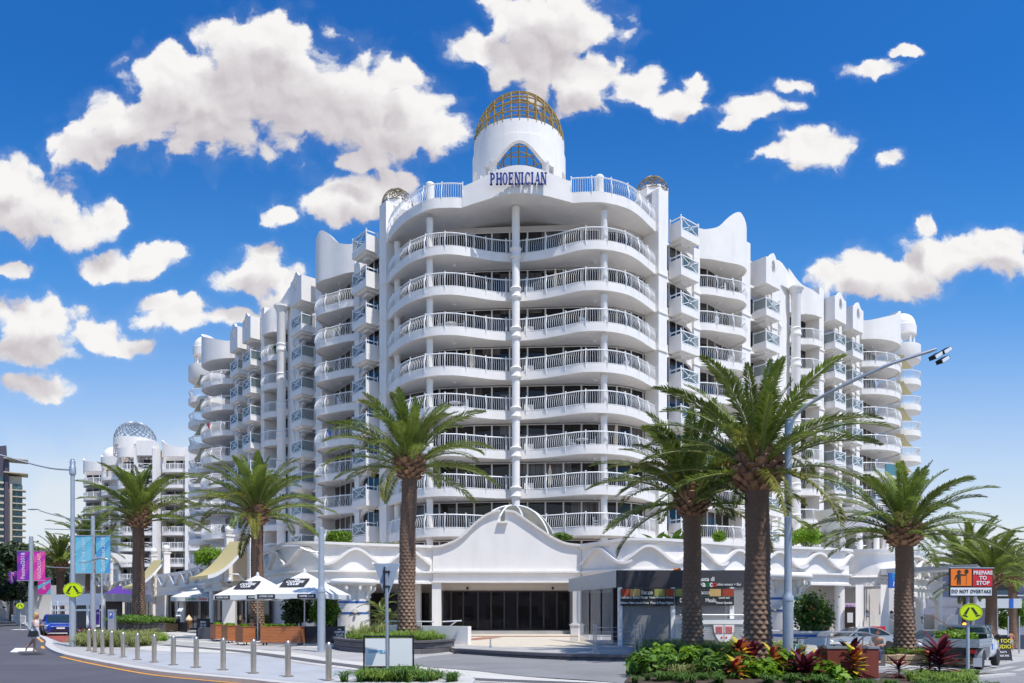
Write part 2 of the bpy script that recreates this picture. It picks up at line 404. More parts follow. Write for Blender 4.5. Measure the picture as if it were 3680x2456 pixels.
def npmesh(name, v, f, m, parent=None, smooth=False):
    """big vertex/face arrays (faces all of one size) into one mesh"""
    me = bpy.data.meshes.new(name); k = f.shape[1]
    me.vertices.add(len(v)); me.vertices.foreach_set('co', np.asarray(v, dtype=np.float32).ravel())
    me.loops.add(f.size); me.loops.foreach_set('vertex_index', f.astype(np.int32).ravel())
    me.polygons.add(len(f)); me.polygons.foreach_set('loop_start', np.arange(0, f.size, k, dtype=np.int32))
    me.update(calc_edges=True); me.materials.append(MATS[m] if isinstance(m, str) else m)
    if smooth: me.polygons.foreach_set('use_smooth', [True]*len(f))
    o = bpy.data.objects.new(name, me); COL.objects.link(o)
    if parent is not None: o.parent = parent; WM[o.name] = WM[parent.name]
    return o

# ------------------------------------------------------------------ the apartment building
ST = 2.9; FL1 = 7.8                       # storey height, first balcony floor
def floor_z(k): return FL1 + ST*(k-1)
bld = thing('apartment_building', (1, 62, 0), 'white curved apartment block with wavy balconies and golden mesh dome on its corner tower', 'building')

def railing(mb, pts, z, h=1.0, step=0.165, w=0.027, bow=0.15, post=1.5, out=-1):
    """bowed balusters, a rail above and below, posts; pts is the plan line, out=-1 bows to its right"""
    q = resample(pts, step); nn = normals(q)
    hs = [0.06, 0.3, 0.55, 0.8, h]; bw = [0.35, 1.0, 0.85, 0.15, 0.0]
    for i, (p, n) in enumerate(zip(q, nn)):
        d = Vector((n.y, -n.x)); isp = False
        vs = []
        for hh, b in zip(hs, bw):
            c = Vector((p[0], p[1])) + n*(out*bow*b)
            vs += [(c.x-d.x*w/2, c.y-d.y*w/2, z+hh), (c.x+d.x*w/2, c.y+d.y*w/2, z+hh), (c.x-n.x*w, c.y-n.y*w, z+hh)]
        fs = []
        for j in range(len(hs)-1):
            a = 3*j; fs += [(a, a+1, a+4, a+3), (a+1, a+2, a+5, a+4), (a+2, a, a+3, a+5)]
        mb.add(vs, fs)
    r = resample(pts, 0.35)
    mb.tube([(p[0], p[1], z+h) for p in r], 0.045, 5)
    mb.tube([(p[0], p[1], z+0.06) for p in offset(r, out*0.045)], 0.03, 4)
    q = resample(pts, post); nn = normals(q)
    for p, n in zip(q, nn):
        c0 = Vector((p[0], p[1])); pr = [(-0.28, 0.07), (0.02, 0.10), (0.3, bow+.02), (0.6, bow*0.8), (0.85, 0.03), (h+0.02, 0.0), (h+.1, 0.0)]
        mb.tube([(c0.x+n.x*out*b, c0.y+n.y*out*b, z+hh) for hh, b in pr], 0.04, 4)
        mb.sphere((c0.x, c0.y, z+h+0.09), 0.06, 6, 4)
def column(mb, x, y, z0, z1, r=0.25, n=16):
    mb.lathe([(r, z0), (r, z1-0.35), (r*1.1, z1-0.3), (r*1.1, z1-0.2), (r, z1-0.15), (r*1.05, z1)], n, x, y)
def pane_strip(line, z0, z1, wid=1.25, depth=0.05, name_parent=None, frame='frame_alu', glass='window_glass', dz=0, arch=0.0):
    """frames standing on a plan line: returns list of (frame mesh, glass mesh), one per window leaf"""
    q = resample(line, wid); res = []
    for a, b in zip(q, q[1:]):
        a, b = Vector(a[:2]), Vector(b[:2]); d = (b-a).normalized(); n = Vector((d.y, -d.x))
        f = MB(); g_ = MB(); t = 0.055
        A = (a.x, a.y); B = (b.x, b.y)
        def bx(p0, p1, za, zb, th, m_, off=0.0):
            o0 = p0+n*off; o1 = p1+n*off; i0 = p0-n*(th-off); i1 = p1-n*(th-off)
            m_.add([(o0.x,o0.y,za),(o1.x,o1.y,za),(i1.x,i1.y,za),(i0.x,i0.y,za),(o0.x,o0.y,zb),(o1.x,o1.y,zb),(i1.x,i1.y,zb),(i0.x,i0.y,zb)],
                   [(0,3,2,1),(4,5,6,7),(0,1,5,4),(1,2,6,5),(2,3,7,6),(3,0,4,7)])
        bx(a, a+d*t, z0, z1, 0.07, f, 0.05); bx(b-d*t, b, z0, z1, 0.07, f, 0.05)
        bx(a+d*t, b-d*t, z1-t, z1, 0.07, f, 0.05); bx(a+d*t, b-d*t, z0, z0+t, 0.07, f, 0.05)
        bx(a+d*t, b-d*t, z0+t, z1-t, 0.03, g_, 0.02)
        res.append((f, g_))
    return res
def windows(parent, line, fl, head=2.35, wid=1.25, sill=0.05, levels=range(1, 9), glass='window_glass'):
    for f, g_ in pane_strip(line, fl+sill, fl+head, wid, glass=glass):
        w = f.build('window', 'frame_alu', parent, smooth=False); g_.build('pane', glass, w, smooth=False)
        for k in levels:
            if k != 1: copytree(w, parent, dz=ST*(k-1))
def levels_of(o, parent, ks):
    for k in ks:
        if k != 1: copytree(o, parent, dz=ST*(k-1))
def light_disc(parent, x, y, z):
    return MB().lathe([(0.06, z-0.10), (0.16, z-0.08), (0.17, z)], 10, x, y).build('ceiling_light', 'white_clean', parent)

# --- centre of the building
FC = crom([(-9.85,58.3),(-9.3,57.0),(-8.4,55.5),(-7.5,54.4),(-6.0,53.35),(-4.4,53.1),(-2.9,53.5),(-1.4,54.05),(0.3,54.25),(2.0,53.9),
           (3.5,53.2),(5.0,52.45),(6.6,52.4),(8.2,53.05),(9.3,54.1),(10.1,55.15),(11.1,56.5)], 5)
GC = [(-9.6,59.4),(-8.2,57.6),(-5.6,56.2),(-2.6,55.75),(5.6,55.2),(8.2,55.5),(9.8,56.6),(10.9,57.9)]
GCr = resample(GC, 0.001+sum(math.dist(a, b) for a, b in zip(GC, GC[1:]))/(len(FC)-1))
while len(GCr) < len(FC): GCr.append(GCr[-1])
GCr = GCr[:len(FC)]
back = [(p[0], p[1]+0.8) for p in GCr]
bal = MB().loft(FC, back, FL1-0.5, FL1)
fas = MB().wall(FC, 0.16, FL1-0.56, FL1+0.04, -0.05); bal.add(fas.v, fas.f)
bal = bal.build('balcony', 'white', bld)
rl = MB(); railing(rl, offset(FC, 0.03), FL1+0.03); rl.build('railing', 'rail_white', bal)
for (lx, ly) in ((-4.3, 54.9), (6.1, 54.4)): light_disc(bal, lx, ly, FL1-0.5)
levels_of(bal, bld, range(2, 9))
windows(bld, offset(GC, -0.06), FL1, head=2.3, wid=1.38, levels=range(0, 9))
# dark mass behind the glass
core = MB().prism([(-10.6,60.5),(-9.6,59.5),(-8.2,57.7),(-5.6,56.3),(-2.6,55.85),(5.6,55.3),(8.2,55.6),(9.8,56.7),(10.9,58.0),(11.6,59),(16,80),(-14,80)], 0, 30.9)
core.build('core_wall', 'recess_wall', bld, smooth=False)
c = MB(); cx, cy = 0.28, 53.75
c.lathe([(0.29, 4.6), (0.29, 31.3)], 20, cx, cy)
for k in range(1, 9):
    z = floor_z(k)
    c.lathe([(0.29,z-0.62),(0.40,z-0.58),(0.43,z-0.48),(0.36,z-0.42),(0.33,z-0.30),(0.33,z-0.05),(0.40,z+0.02),(0.44,z+0.12),(0.40,z+0.2),(0.29,z+0.24)], 20, cx, cy)
c.build('column', 'white', bld)
for (qx, qy) in ((-6.0, 53.85), (6.6, 52.9), (-8.9, 57.3)):
    m_ = MB(); column(m_, qx, qy, FL1, FL1+ST-0.5, 0.24); o = m_.build('column', 'white', bld); levels_of(o, bld, range(0, 9))
# roof slab with the bulging sign wall
FRs = [(-9.85,58.3),(-9.3,57.0),(-8.4,55.5),(-7.5,54.4),(-6.0,53.2),(-4.6,52.95),(-3.55,53.0)]
FRm = [(-3.55,53.0),(-2.0,52.6),(0.2,52.1),(2.4,52.1),(4.2,52.35)]
FRe = [(4.2,52.35),(5.4,52.25),(6.6,52.3),(8.2,53.0),(9.3,54.05),(10.1,55.15),(11.1,56.5)]
FR = crom(FRs, 6)[:-1] + crom(FRm, 6)[:-1] + crom(FRe, 6)
def zlow(x): return 30.85 + 0.5*max(0.0, math.cos(min(1.0, abs(x-0.3)/3.9)*math.pi/2))**1.2
r = MB(); n_ = len(FR)
r.loft(FR, [(p[0]*0.97, 60.0) for p in FR], lambda u: zlow(FR[round(u*(n_-1))][0]), 31.42)
r.build('roof_slab', 'white', bld)
for sg in (FRs, FRe): MB().wall(crom(sg, 6), 0.18, 30.80, 31.5, -0.06).build('roof_fascia', 'white', bld)
M = crom(FRm, 8); nm = len(M)
def ztop(u):
    x = M[round(u*(nm-1))][0]; return 32.3 + 1.0*max(0, math.cos(min(1, abs(x-0.3)/4.1)*math.pi/2))**1.6
MB().wall(M, 0.3, lambda u: zlow(M[round(u*(nm-1))][0])-0.02, ztop, -0.10).build('sign_wall', 'white', bld)
for seg in (FRs[:], FRe[:]):
    m_ = MB(); railing(m_, offset(crom(seg, 6), 0.04), 31.5, h=1.1); m_.build('railing', 'rail_white', bld)
for (qx, qy) in ((-6.0, 54.0), (6.3, 53.1)):
    MB().lathe([(0.3,31.4),(0.3,32.9),(0.33,33.0),(0.33,33.1),(0.25,33.2)], 14, qx, qy).build('roof_column', 'white', bld)
# letters, each standing off the wall
def letter(ch):
    T, t, H, Wd = 0.17, 0.07, 0.9, 0.5; b = MB()
    def st(x0, x1, z0, z1): b.box(x0-.012, x1+.012, -0.06, 0.06, z0, z1)
    def serif(x, z, w=0.26): st(x-w/2, x+w/2, z, z+0.06)
    def diag(x0, z0, x1, z1, w): b.beam((x0, 0, z0), (x1, 0, z1), 0.12, w, up=(0, 1, 0)) if False else b.add(
        [(x0-w/2,-.055,z0),(x0+w/2,-.055,z0),(x1+w/2,-.055,z1),(x1-w/2,-.055,z1),(x0-w/2,.055,z0),(x0+w/2,.055,z0),(x1+w/2,.055,z1),(x1-w/2,.055,z1)],
        [(0,1,2,3),(7,6,5,4),(0,4,5,1),(1,5,6,2),(2,6,7,3),(3,7,4,0)])
    def ring(cx, cz, rx, rz, a0, a1, n=14, thin=0.06):
        vs = []; fs = []
        for i in range(n+1):
            a = a0+(a1-a0)*i/n; th = thin+(T-thin)*abs(math.cos(a))
            for rr in (0, 1):
                for yy in (-.06, .06): vs.append((cx+(rx-rr*th)*math.cos(a), yy, cz+(rz-rr*min(th, .08+.04*abs(math.cos(a))))*math.sin(a)))
        for i in range(n):
            a = 4*i; c_ = a+4; fs += [(a,c_,c_+2,a+2),(a+1,a+3,c_+3,c_+1),(a,a+1,c_+1,c_),(a+2,c_+2,c_+3,a+3)]
        b.add(vs, fs)
    if ch in 'PHEIN': 
        if ch != 'I': st(0.0, T if ch != 'N' else 0.10, 0, H); serif(0.08, 0); serif(0.08, H-.06)
    if ch == 'P': ring(0.17, H-0.25, 0.33, 0.25, -math.pi/2, math.pi/2)
    if ch == 'H': st(0.42, 0.42+T, 0, H); serif(0.5, 0); serif(0.5, H-.06); st(T, 0.42, .42, .5)
    if ch == 'O': ring(0.28, H/2, 0.30, 0.46, 0, 2*math.pi, 22)
    if ch == 'C': ring(0.30, H/2, 0.30, 0.46, 0.75, 2*math.pi-0.75, 18); st(0.50, 0.56, .62, .86)
    if ch == 'E': st(T, .48, 0, .07); st(T, .48, H-.07, H); st(T, .36, .42, .5); st(.42, .48, 0, .24); st(.42, .48, H-.24, H); st(.32, .37, .34, .58)
    if ch == 'I': st(0.05, 0.05+T, 0, H); serif(0.135, 0); serif(0.135, H-.06)
    if ch == 'N': st(0.46, 0.54, 0, H); diag(0.08, H, 0.47, 0.0, 0.18); serif(0.5, H-.06)
    if ch == 'A': diag(0.05, 0, 0.27, H, .07); diag(.49, 0, .29, H, .17); st(.14, .42, .26, .33); serif(0.05, 0, .2); serif(.5, 0)
    return b
lx = -1.72
for ch in 'PHOENICIAN':
    wdt = {'I': 0.27, 'O': 0.56, 'A': 0.54}.get(ch, 0.52)
    xx = lx*0.95
    b = letter(ch); yw = 51.70 + 0.012*(xx-1)**2
    b.v = [(p[0]*0.62+xx+0.12, p[1]+yw, p[2]*.92+31.78) for p in b.v]
    b.build('letter', 'blue_letter', bld, smooth=False)
    lx += wdt*0.62+0.125
# --- drum tower with openings and gold lattice dome
def lattice(mb, cx, cy, cz, r, step, tr, mode, cap=1.0, low=0.0, n=26):
    """arcs over a hemisphere: 'grid' cuts it with two families of upright planes, 'diag' winds them as spirals"""
    if mode == 'grid':
        k = int(r/step)
        for fam in (0, 1):
            for i in range(-k, k+1):
                c_ = i*step; q = r*r-c_*c_
                if q < 0.02: continue
                q = math.sqrt(q); arc = []
                for j in range(n+1):
                    a = math.pi*j/n; u = q*math.cos(a); z = q*math.sin(a)*cap
                    arc.append((cx+(c_ if fam == 0 else u), cy+(u if fam == 0 else c_), cz+z))
                mb.tube(arc, tr, 4, False)
        k2 = 5
        for j in range(1, k2):
            a = math.pi/2*j/k2*0.62; mb.tube([(cx+r*math.cos(a)*math.cos(t*2*math.pi/32), cy+r*math.cos(a)*math.sin(t*2*math.pi/32), cz+r*math.sin(a)*cap) for t in range(33)], tr, 4, False)
    else:
        k = int(step)
        for s_ in (-1, 1):
            for i in range(k):
                arc = []
                for j in range(n+1):
                    el = low+(math.pi/2*0.93-low)*j/n; az = 2*math.pi*i/k + s_*1.5*math.log(1/math.cos(el*0.97)+math.tan(el*0.97))*0.75
                    arc.append((cx+r*math.cos(el)*math.cos(az), cy+r*math.cos(el)*math.sin(az), cz+r*math.sin(el)*cap))
                mb.tube(arc, tr, 4, False)
        mb.tube([(cx+r*math.cos(t*2*math.pi/24), cy+r*math.sin(t*2*math.pi/24), cz) for t in range(25)], tr*1.2, 4, False)
def drum(mb, cx, cy, r, th, z0, z1, sill, head, n=96):
    """round wall with openings: sill(a), head(a) give the gap at angle a (a=0 faces the camera)"""
    for i in range(n):
        a0, a1 = 2*math.pi*i/n, 2*math.pi*(i+1)/n; am = (a0+a1)/2
        am = (am+math.pi) % (2*math.pi) - math.pi
        def seg(zl0, zl1, zh0, zh1):
            vs = []
            for rr in (r, r-th):
                for a, zl, zh in ((a0, zl0, zh0), (a1, zl1, zh1)):
                    x, y = cx+rr*math.sin(a), cy-rr*math.cos(a); vs += [(x, y, zl), (x, y, zh)]
            mb.add(vs, [(0,2,3,1),(4,5,7,6),(1,3,7,5),(0,4,6,2),(0,1,5,4),(2,6,7,3)])
        s_, h_ = sill(am), head(am)
        if s_ is None: seg(z0, z0, z1, z1)
        else:
            w0 = (a0+math.pi) % (2*math.pi) - math.pi; w1 = w0 + (a1-a0)
            seg(z0, z0, s_, s_); h0 = head(w0) or h_; h1 = head(w1) or h_; seg(h0, h1, z1, z1)
TX, TY, TR = 0.55, 57.6, 3.62
def t_sill(a):
    if abs(a) < 0.80 or abs(abs(a)-math.pi) < 0.8: return 32.6
    if 1.08 < abs(a) < 1.42: return 32.6
    return None
def t_head(a):
    b = a if abs(a) < 1.5 else (abs(a)-math.pi)
    if abs(b) < 0.80: return 35.0 + 1.35*(.5+.5*math.cos(math.pi*min(1, abs(b)/.66)))
    if 1.08 < abs(a) < 1.42: return 34.7 + 0.75*math.sqrt(max(0, 1-((abs(a)-1.25)/0.17)**2))
    return None
d = MB(); drum(d, TX, TY, TR, 0.35, 31.4, 36.9, t_sill, t_head)
drum(d, TX, TY, TR-0.10, 0.25, 36.9, 38.05, lambda a: None, lambda a: None)
tw = d.build('drum_tower', 'white', bld, ang=25)
for a in (-0.62, 0.62, math.pi-0.6, math.pi+.6):
    MB().lathe([(0.26,32.4),(0.26,35.0),(0.30,35.05),(0.30,35.3)], 14, TX+(TR-0.25)*math.sin(a), TY-(TR-0.25)*math.cos(a)).build('drum_column', 'white', tw)
lt = MB(); lattice(lt, TX, TY, 37.9, 3.5, 0.62, 0.055, 'grid', 1.1); lt.build('dome_lattice', 'gold', tw)
for sx in (-1, 1):
    MB().box(TX+sx*2.85-.08, TX+sx*2.85+.08, TY-2.6, TY-2.2, 34.0, 34.35).build('flood_light', 'frame_alu', tw)

# --- the wings, in their own (t along, o outward) plan
def wing(name_origin, ang, m, parent, spec, ks, fl=FL1, st=ST, far=False):
    ox, oy = name_origin; ca, sa = math.cos(ang), math.sin(ang)
    def W(t, o): x, y = m*t, -o; return (ox+x*ca-y*sa, oy+x*sa+y*ca)
    def WL(pts): q = [W(*p) for p in pts]; return q if m > 0 else q[::-1]
    zt = fl + st*8
    for b in spec:
        k_ = b['k']; t0, t1 = b['t']
        tm = (t0+t1)/2
        if k_ == 'pier':
            d0 = b.get('d', 2.7); o1 = b.get('o', 0.12); top = b.get('top', zt+0.5)
            p = MB().prism([W(t0, o1), W(t1, o1), W(t1, o1-d0), W(t0, o1-d0)][::m], 4.0, top)
            pw = p.build('pier', 'white', parent, smooth=False)
            e = 0.07; q = MB()
            for kk in (1,):
                z = fl
                q.prism([W(t0-e, o1+e), W(t1+e, o1+e), W(t1+e, o1-0.7), W(t0-e, o1-0.7)][::m], z-0.62, z-0.52)
                q.prism([W(t0-e/2, o1+e/2), W(t1+e/2, o1+e/2), W(t1+e/2, o1-0.7), W(t0-e/2, o1-0.7)][::m], z-0.521, z-0.4)
            q = q.build('pier_moulding', 'white', pw, smooth=False)
            for kk in list(ks)[1:]: copytree(q, pw, dz=st*(kk-1))
        if k_ == 'col':
            cxy = W(tm, b['o']); c = MB(); r_ = 0.42
            c.lathe([(r_, 4), (r_, zt+0.2), (r_*1.1, zt+0.3), (r_*1.1, zt+.5), (r_*1.45, zt+0.9), (r_*1.7, zt+1.0), (r_*1.7, zt+1.15)], 20, *cxy)
            for kk in ks:
                z = fl+st*(kk-1); c.lathe([(r_,z-.5),(r_*1.15,z-.45),(r_*1.22,z-.3),(r_*1.1,z-.2),(r_*1.1,z+.1),(r_*1.22,z+.2),(r_,z+.3)], 20, *cxy)
            c.build('column', 'white', parent)
            # scalloped side wall beside it
            q = MB(); ta = b['side']
            for kk in ks:
                z = fl+st*(kk-1)
                prof = [(-1.7, z-.55), (0.15, z-.55), (0.25, z-.2), (0.05, z+.25), (-.25, z+.7), (-.3, z+1.3), (-.05, z+1.8), (.12, z+2.2), (-1.7, z+2.35)]
                A = [(*W(ta, o), zz) for o, zz in prof]; B = [(*W(ta+0.2, o), zz) for o, zz in prof]; n = len(prof)
                q.add(A+B, [tuple(range(n)), tuple(range(2*n-1, n-1, -1))] + [(i, n+i, n+(i+1) % n, (i+1) % n) for i in range(n)])
            q.build('scalloped_wall', 'white', parent, smooth=False)
        if k_ == 'curve':
            pts = crom(b['pts'], 6); F_ = WL(pts); go_ = b.get('g', -1.5)
            G_ = WL([(p[0] if i not in (0, len(pts)-1) else p[0], go_) for i, p in enumerate(pts)])
            bl = MB().loft(F_, G_, fl-0.42, fl)
            fa = MB().wall(F_, 0.16, fl-0.52, fl+0.03, -0.04); bl.add(fa.v, fa.f)
            bl = bl.build('balcony', 'white', parent)
            m_ = MB(); railing(m_, offset(F_, 0.03), fl+0.02, w=0.032 if not far else 0.05, step=0.17 if not far else 0.24, post=1.45); m_.build('railing', 'rail_white', bl)
            light_disc(bl, *W(tm, (min(p[1] for p in pts)+max(p[1] for p in pts))/2-.3), fl-0.45)
            levels_of(bl, parent, [k for k in ks if k <= 8])
            gl = b.get('gl', [(t0+.1, go_+.05), (t1-.1, go_+.05)])
            windows(parent, WL(gl), fl, head=2.47, wid=b.get('wid', 1.3), levels=[k for k in ks if k <= 8])
            if 'par' in b:   # wavy parapet above the top floor
                pf = crom(b['par'], 8)   # (share, z) control points
                def zz(u, pf=pf, m=m):
                    u = u if m > 0 else 1-u
                    for a, c_ in zip(pf, pf[1:]):
                        if a[0] <= u <= c_[0]+1e-9: return a[1]+(c_[1]-a[1])*(u-a[0])/max(1e-9, c_[0]-a[0])
                    return pf[-1][1] if u > 0.5 else pf[0][1]
                pw = MB().wall(resample(F_, 0.2), 0.2, zt-0.55, zz, -0.05)
                q = MB().loft(F_, G_, zt-0.5, zt); pw.add(q.v, q.f)
                pw = pw.build('wavy_parapet', 'white', parent)
                light_disc(pw, *W(tm, -.1), zt-0.5)
        if k_ in ('box', 'win'):
            if k_ == 'win':      # flush wall with arched window band
                gl = [(t0+0.05, -0.25), (t1-0.05, -0.25)]
                windows(parent, WL(gl), fl, head=2.4, wid=0.86, sill=0.3, levels=ks)
                q = MB().prism([W(t0, -0.1), W(t1, -0.1), W(t1, -0.9), W(t0, -0.9)][::m], fl-0.55, fl+0.28)
            else:
                gl = [(t0, -1.75), (t1, -1.75)]
                windows(parent, WL(gl), fl, head=2.47, wid=1.25, levels=ks)
                q = MB().prism([W(t0, -0.25), W(t1, -0.25), W(t1, -2.45), W(t0, -2.45)][::m], fl-0.4, fl-0.02)
            # arched lintel closing the top of the storey
            n = 12; A = []; B = []
            for i in range(n+1):
                u = i/n; t = t0+(t1-t0)*u; arch = math.sqrt(max(0, 1-(2*u-1)**2))
                za = fl+st-0.55-0.52*(1-arch)
                for lst, oo in ((A, -0.02), (B, -0.3)): lst.append((*W(t, oo), za)); lst.append((*W(t, oo), fl+st-0.5))
            fs = []
            for i in range(n):
                a = 2*i; fs += [(a, a+2, a+3, a+1)]; k2 = 2*(n+1); fs += [(k2+a, k2+a+1, k2+a+3, k2+a+2), (a, k2+a, k2+a+2, a+2)]
            q.add(A+B, fs)
            sp_ = q.build('spandrel', 'white', parent, smooth=False); levels_of(sp_, parent, [k for k in ks if k <= 8])
            # projecting box balcony
            bt0, bt1 = b['b']; o1 = b.get('o', 1.15); ob = -0.02 if k_ == 'win' else -0.25
            bx = MB()
            bx.prism([W(bt0, o1), W(bt1, o1), W(bt1, ob), W(bt0, ob)][::m], fl-0.42, fl+0.12)
            i_ = 0.35
            bx.prism([W(bt0+i_, o1-0.25), W(bt1-i_, o1-0.25), W(bt1-i_, ob), W(bt0+i_, ob)][::m], fl-0.56, fl-0.42)
            bx.prism([W(bt0+.75, o1-0.55), W(bt1-.75, o1-0.55), W(bt1-.75, ob), W(bt0+.75, ob)][::m], fl-0.74, fl-0.56)
            if k_ == 'win':   # solid cheek on the near side
                bx.prism([W(bt0, o1), W(bt0+0.14, o1), W(bt0+0.14, ob), W(bt0, ob)][::m], fl+.12, fl+0.86)
            bx = bx.build('box_balcony', 'white', parent, smooth=False)
            r_ = MB(); zc = fl+1.12; c1 = (bt0+.05, o1-.05); c2 = (bt1-.05, o1-.05); c0 = (bt0+.05, ob+.1); c3 = (bt1-.05, ob+.1)
            pts3 = [c0, c1, c2, c3]
            for a, c_ in zip(pts3, pts3[1:]):
                r_.beam((*W(*a), zc), (*W(*c_), zc), 0.07, 0.07)
                if not (k_ == 'win' and a == c0): r_.beam((*W(*a), fl+.2), (*W(*c_), fl+.2), 0.05, 0.05)
            for a in pts3:
                r_.beam((*W(*a), fl+.12), (*W(*a), fl+1.2), 0.07, 0.07); x, y = W(*a); r_.sphere((x, y, fl+1.24), 0.055, 6, 4)
            mm = ((c1[0]+c2[0])/2, c1[1]); zm = fl+0.66
            cs = [(*W(*c1), fl+.2), (*W(*c2), fl+.2), (*W(*c2), zc), (*W(*c1), zc)]; ce = Vector((*W(*mm), zm)); al = Vector((*W(*c2), 0))-Vector((*W(*c1), 0)); al.normalize()
            for q_ in cs:
                dv = (Vector(q_)-ce); r_.beam(ce+dv.normalized()*0.14, q_, 0.045, 0.045)
            r_.tube([tuple(ce+al*0.14*math.cos(i*math.pi/6)+Vector((0, 0, 0.14*math.sin(i*math.pi/6)))) for i in range(13)], 0.028, 4, False)
            r_.build('cross_railing', 'rail_white', bx, smooth=False)
            g_ = MB()
            for a, c_ in zip(pts3, pts3[1:]):
                if k_ == 'win' and a == c0: continue
                g_.beam((*W(*a), fl+.65), (*W(*c_), fl+.65), 0.012, 0.88)
            g_.build('glass_panel', 'rail_glass', bx, smooth=False)
            light_disc(bx, *W((bt0+bt1)/2, .3 if k_ == 'win' else -.8), fl-0.56)
            levels_of(bx, parent, list(range(1, 10)) if k_ == 'win' else [k for k in ks if k <= 8])
            if k_ == 'box':   # topmost box is a solid gable with an oval hole
                z0_, z1_ = zt-0.55, zt+1.75; prof = []
                n = 14
                for i in range(n+1):
                    u = i/n; prof.append((bt0-.02+(bt1-bt0+.04)*u, z1_+0.62*math.exp(-((u-.5)/.2)**2)))
                fr_ = []
                ce_t, ce_z, ra, rz_ = (bt0+bt1)/2, zt+1.15, 0.3, 0.6
                for s_, oo in ((0, o1), (1, o1-0.25)):
                    base = [(bt0-.02, z0_), (bt1+.02, z0_)] + prof[::-1]
                    fr_.append([(*W(t, oo), z) for t, z in base])
                n1 = len(fr_[0])
                hole = []
                for oo in (o1, o1-0.25): hole.append([(*W(ce_t+ra*math.cos(2*math.pi*i/n1+math.pi*1.25), oo), ce_z+rz_*math.sin(2*math.pi*i/n1+math.pi*1.25)) for i in range(n1)])
                vs = fr_[0]+hole[0]+fr_[1]+hole[1]; fs = []
                for i in range(n1):
                    j = (i+1) % n1; fs += [(i, j, n1+j, n1+i), (2*n1+j, 2*n1+i, 3*n1+i, 3*n1+j), (n1+i, n1+j, 3*n1+j, 3*n1+i), (i, 2*n1+i, 2*n1+j, j)]
                gb_ = MB().add(vs, fs)
                gb_.prism([W(bt0-.02, o1-.25), W(bt0+.2, o1-.25), W(bt0+.2, ob-.9), W(bt0-.02, ob-.9)][::m], z0_, z1_)
                gb_.prism([W(bt1-.2, o1-.25), W(bt1+.02, o1-.25), W(bt1+.02, ob-.9), W(bt1-.2, ob-.9)][::m], z0_, z1_)
                gb_.prism([W(bt0+.2, o1-.25), W(bt1-.2, o1-.25), W(bt1-.2, ob-.9), W(bt0+.2, ob-.9)][::m], z0_, z0_+.4)
                gb_.prism([W(bt0+.35, o1-0.3), W(bt1-.35, o1-0.3), W(bt1-.35, ob), W(bt0+.35, ob)][::m], z0_-.16, z0_)
                gb_.build('oculus_gable', 'white', parent, smooth=False)
    return W

def profile(*a): return list(a)
SPEC = [
 dict(k='pier', t=(-0.25, 0.75), o=0.35, d=3, top=34.0),
 dict(k='win', t=(0.75, 4.45), b=(1.45, 3.75)),
 dict(k='pier', t=(4.45, 5.25), top=31.1),
 dict(k='curve', t=(5.25, 11.1), pts=[(5.25, .02), (6.1, .55), (7.4, 1.0), (8.9, 1.5), (10.1, 1.25), (10.75, .45), (10.9, -.4), (11.1, -1.2)], g=-2.5,
      gl=[(5.25, -1.7), (7.2, -.75), (11.1, -1.1)], par=[(0, 32.9), (.08, 32.85), (.22, 33.25), (.36, 34.3), (.47, 34.8), (.55, 34.55), (.62, 34.2), (.70, 33.8), (1, 33.5)]),
 dict(k='pier', t=(11.1, 12.4), top=33.9, o=.2),
 dict(k='box', t=(12.4, 16.0), b=(13.35, 15.65)),
 dict(k='pier', t=(16.0, 16.8), top=33.4),
 dict(k='col', t=(19.2, 20.6), o=.25, side=17.3),
 dict(k='curve', t=(20.4, 24.5), pts=[(20.6, -.9), (22, -.5), (23, .2), (24.2, .4), (24.5, .35)], g=-2.5, gl=[(20.5, -2.0), (22.5, -1.35), (24.5, -1.3)],
      par=[(0, 34.6), (.4, 33.3), (.8, 32.6), (1, 32.5)]),
 dict(k='pier', t=(24.5, 25.4), top=33.6),
 dict(k='box', t=(25.4, 28.5), b=(25.6, 27.85)),
 dict(k='pier', t=(28.5, 29.1), top=32.9),
 dict(k='box', t=(29.1, 32.2), b=(29.3, 31.55)),
 dict(k='pier', t=(32.2, 33.0), top=32.9),
 dict(k='curve', t=(33.0, 39.6), pts=[(33.0, .3), (33.9, 1.2), (35.3, 1.9), (36.8, 2.2), (38.3, 2.0), (39.2, 1.2), (39.6, 0)], g=-2.5,
      gl=[(33.0, -1.6), (35.6, -.9), (39.6, -1.2)], par=[(0, 32.4), (.15, 32.5), (.5, 33.4), (.75, 34.4), (.9, 34.6), (1, 34.4)]),
]
KS = range(1, 9)
ANG_R = math.atan2(.640, .768); ANG_L = -math.atan2(.760, .649)
OR_, OL_ = (11.1, 56.4), (-9.75, 58.1)
